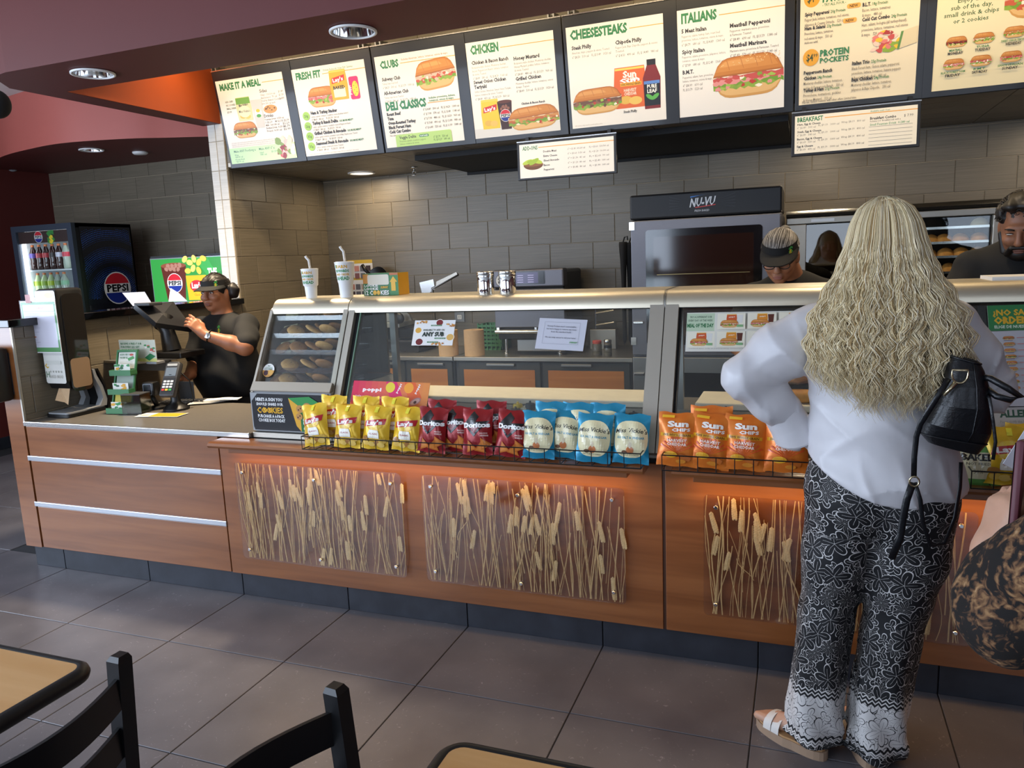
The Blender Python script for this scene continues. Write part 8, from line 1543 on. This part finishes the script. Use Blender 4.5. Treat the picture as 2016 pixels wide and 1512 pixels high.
# ================================================================== bearded man at the right edge
mn = thing('person', 'person in a black collared shirt looking down at the right edge', 'person', (4.68, 1.1, 0)); RM = V3((4.68, 1.1, 0)); hm = O(2012, 448, 1.0); MM = headM(-.32, .42); S4 = Sdf((4.30, .55, .9), (5.10, 1.45, 1.88), .0065); Lm = add_head(S4, hm, MM, 1.06); tm = V3((hm[0] + .02, 1.10, 1.36))
S4.cap(hm + V3((.0, .04, -.06)), tm + V3((0, 0, .16)), .06, .066, .03); S4.cap(tm + V3((-.17, 0, .1)), tm + V3((.17, 0, .1)), .055, .055, .03); S4.cap(tm + V3((0, 0, .08)), tm + V3((0, 0, -.3)), .12, .13, .04)
for s_ in (-1, 1): S4.chain([tm + V3((s_ * .20, 0, .1)), tm + V3((s_ * .25, -.06, -.15)), tm + V3((s_ * .12, -.34, -.28))], [.055, .045, .03], .02); add_hand(S4, tm + V3((s_ * .12, -.34, -.28)), (-s_ * .3, -.8, -.2), (0, -.2, 1), 1.05, .4, side=s_)
put('body', S4.mesh('body', SKIN3), mn, RM); face_parts(lambda *p: Lm(*p) - RM, MM, mn, 1.06, mat('lip_olive', '#70463a', .5), closed=True, brow='#120d0b')
hair_cap(Lm, MM, 'hair', HBLK, hm - .2, hm + .2, mn, RM, extra=(((-.03, -.05, .115), V3((.035, .035, .026))), ((.03, -.05, .118), V3((.035, .035, .026))), ((0, -.01, .13), V3((.05, .05, .022))), ((-.07, 0, .07), V3((.02, .05, .04)))))
strands(Lm, mn, RM, HD, (0, 0, 0), 520, 7, True)
q = Sdf(hm - .16, hm + .16, .005); q.ell(Lm(0, -.036, -.082), (.056, .062, .044), .01, MM); q.cap(Lm(-.024, -.104, -.040), Lm(.024, -.104, -.040), .0075, .0075, .006); [q.cap(Lm(s_ * .026, -.100, -.042), Lm(s_ * .040, -.080, -.075), .009, .014, .008) for s_ in (-1, 1)]; [q.cap(Lm(s_ * .07, -.012, -.015), Lm(s_ * .055, -.04, -.085), .012, .016, .012) for s_ in (-1, 1)]; q.ell(Lm(0, -.11, -.058), (.024, .022, .012), 0, MM, op='cut'); put('beard', q.mesh('beard', HBLK, smooth=0), mn, RM)
tshirt(tm, mn, RM, 1.06, collar=(0, -.01, .20)); B = MB()
for s_ in (-1, 1): B.add([Vector(tm - RM) + Vector(v) for v in ((s_ * .005, -.085, .145), (s_ * .065, -.035, .215), (s_ * .085, -.06, .165), (s_ * .045, -.105, .12))], [(0, 1, 2, 3)])
B.build('collar', BLACKC, mn); lower(V3((tm[0], 1.1, 0)), mn, RM, h=1.0)
# ================================================================== woman in leopard print at the right edge
lw = thing('person', 'person in a leopard print top holding a phone, cut off by the right edge', 'person', (4.45, -1.5, 0)); RL = V3((4.45, -1.5, 0)); YL = -1.55
eL, wL = O(1978, 1215, YL), O(1952, 1085, YL + .05); sL = O(2165, 1015, YL - .05); tL = sL + V3((.16, 0.02, -.18)); hl = tL + V3((.02, .02, .47)); S5 = Sdf((eL[0] - .15, -1.95, .72), (eL[0] + .85, -1.1, 1.80), .0065); ML = headM(PI - .2, .3); Ll = add_head(S5, hl, ML, .98)
S5.cap(hl + V3((0, -.01, -.06)), tL + V3((0, 0, .25)), .052, .06, .03); S5.cap(sL, sL + V3((.32, 0, 0)), .05, .05, .03); S5.cap(tL + V3((0, 0, .15)), tL + V3((0, 0, -.25)), .11, .12, .04); S5.chain([sL, eL, wL], [.05, .042, .029], .02); S5.chain([sL + V3((.32, 0, 0)), tL + V3((.25, .02, -.08)), tL + V3((.14, .26, -.05))], [.05, .04, .028], .02); add_hand(S5, tL + V3((.14, .26, -.05)), (-.3, .8, .2), (.2, -.1, 1), .95, .5, side=1)
hp = O(1985, 985, YL + .06); dh = hp - wL; th_ = add_hand(S5, wL, dh, (-.92, -.32, .15), .98, .5, side=-1, thumb_out=.75, curls=(.60, .55, .5, .45)); put('body', S5.mesh('body', SKIN2), lw, RL); face_parts(lambda *p: Ll(*p) - RL, ML, lw, .98, LIP2)
q = Sdf((eL[0] - .15, -1.95, .72), (eL[0] + .85, -1.1, 1.55), .007); q.ell(tL + V3((0, 0, .0)), (.20, .14, .24), .03); q.ell(tL + V3((.02, 0, -.25)), (.21, .15, .2), .05); q.cap(sL, sL + V3((.32, 0, 0)), .065, .065, .05); q.chain([sL + V3((0, 0, -.02)), sL + (eL - sL) * .5, eL + V3((0, 0, -.005))], [.068, .066, .066], .04); q.chain([eL, eL + (wL - eL) * .45, eL + (wL - eL) * .78], [.062, .050, .034], .03); q.chain([sL + V3((.32, 0, 0)), tL + V3((.25, .02, -.08)), tL + V3((.16, .2, -.05))], [.07, .06, .045], .03)
q.field(lambda d, X, Y, Z: np.maximum(d + .004 * np.sin(45 * X + 20 * Z + 3 * np.sin(14 * Z)) + .003 * np.sin(60 * Z - 20 * Y), .80 - Z)); put('leopard_top', q.mesh('leopard_top', LEO), lw, RL); lower(tL * V3((1, 1, 0)) + V3((-.02, 0, 0)), lw, RL, m=mat('dark_plum', '#1c1318', .8), h=.92)
h5 = Sdf(hl - .22, hl + .2, .009); h5.ell(Ll(0, .014, .03), (.083, .10, .092), .01, ML); h5.cap(Ll(0, .05, 0), Ll(0, .05, -.16), .075, .06, .03); put('hair', h5.mesh('hair', mat('hair_brown', '#3a261a', .5, var=.3, scale=80)), lw, RL)
# phone and paper in the hand
dn = Vector(dh).normalized(); pc_ = onY(2004, 985, YL + .035); ph_ = thing('phone', 'phone in a dark red case held at the right edge', 'phone', pc_, rot=(0, .18, 1.25)); MB().box(-.038, .038, -.006, .006, -.085, .095, .005).build('case', mat('maroon_case', '#5a2530', .5), ph_, 40); bx('screen', -.034, .034, .0062, .007, -.08, .09, BLACKG, ph_)
pq = onY(2042, 885, YL + .13); t = thing('paper_slip', 'white paper slip held above the phone at the right edge', 'paper', pq, rot=(0, .5, .3)); bx('sheet', -.035, .05, 0, .001, -.045, .05, mat('slip_white', '#cfd2dc', .6), t)
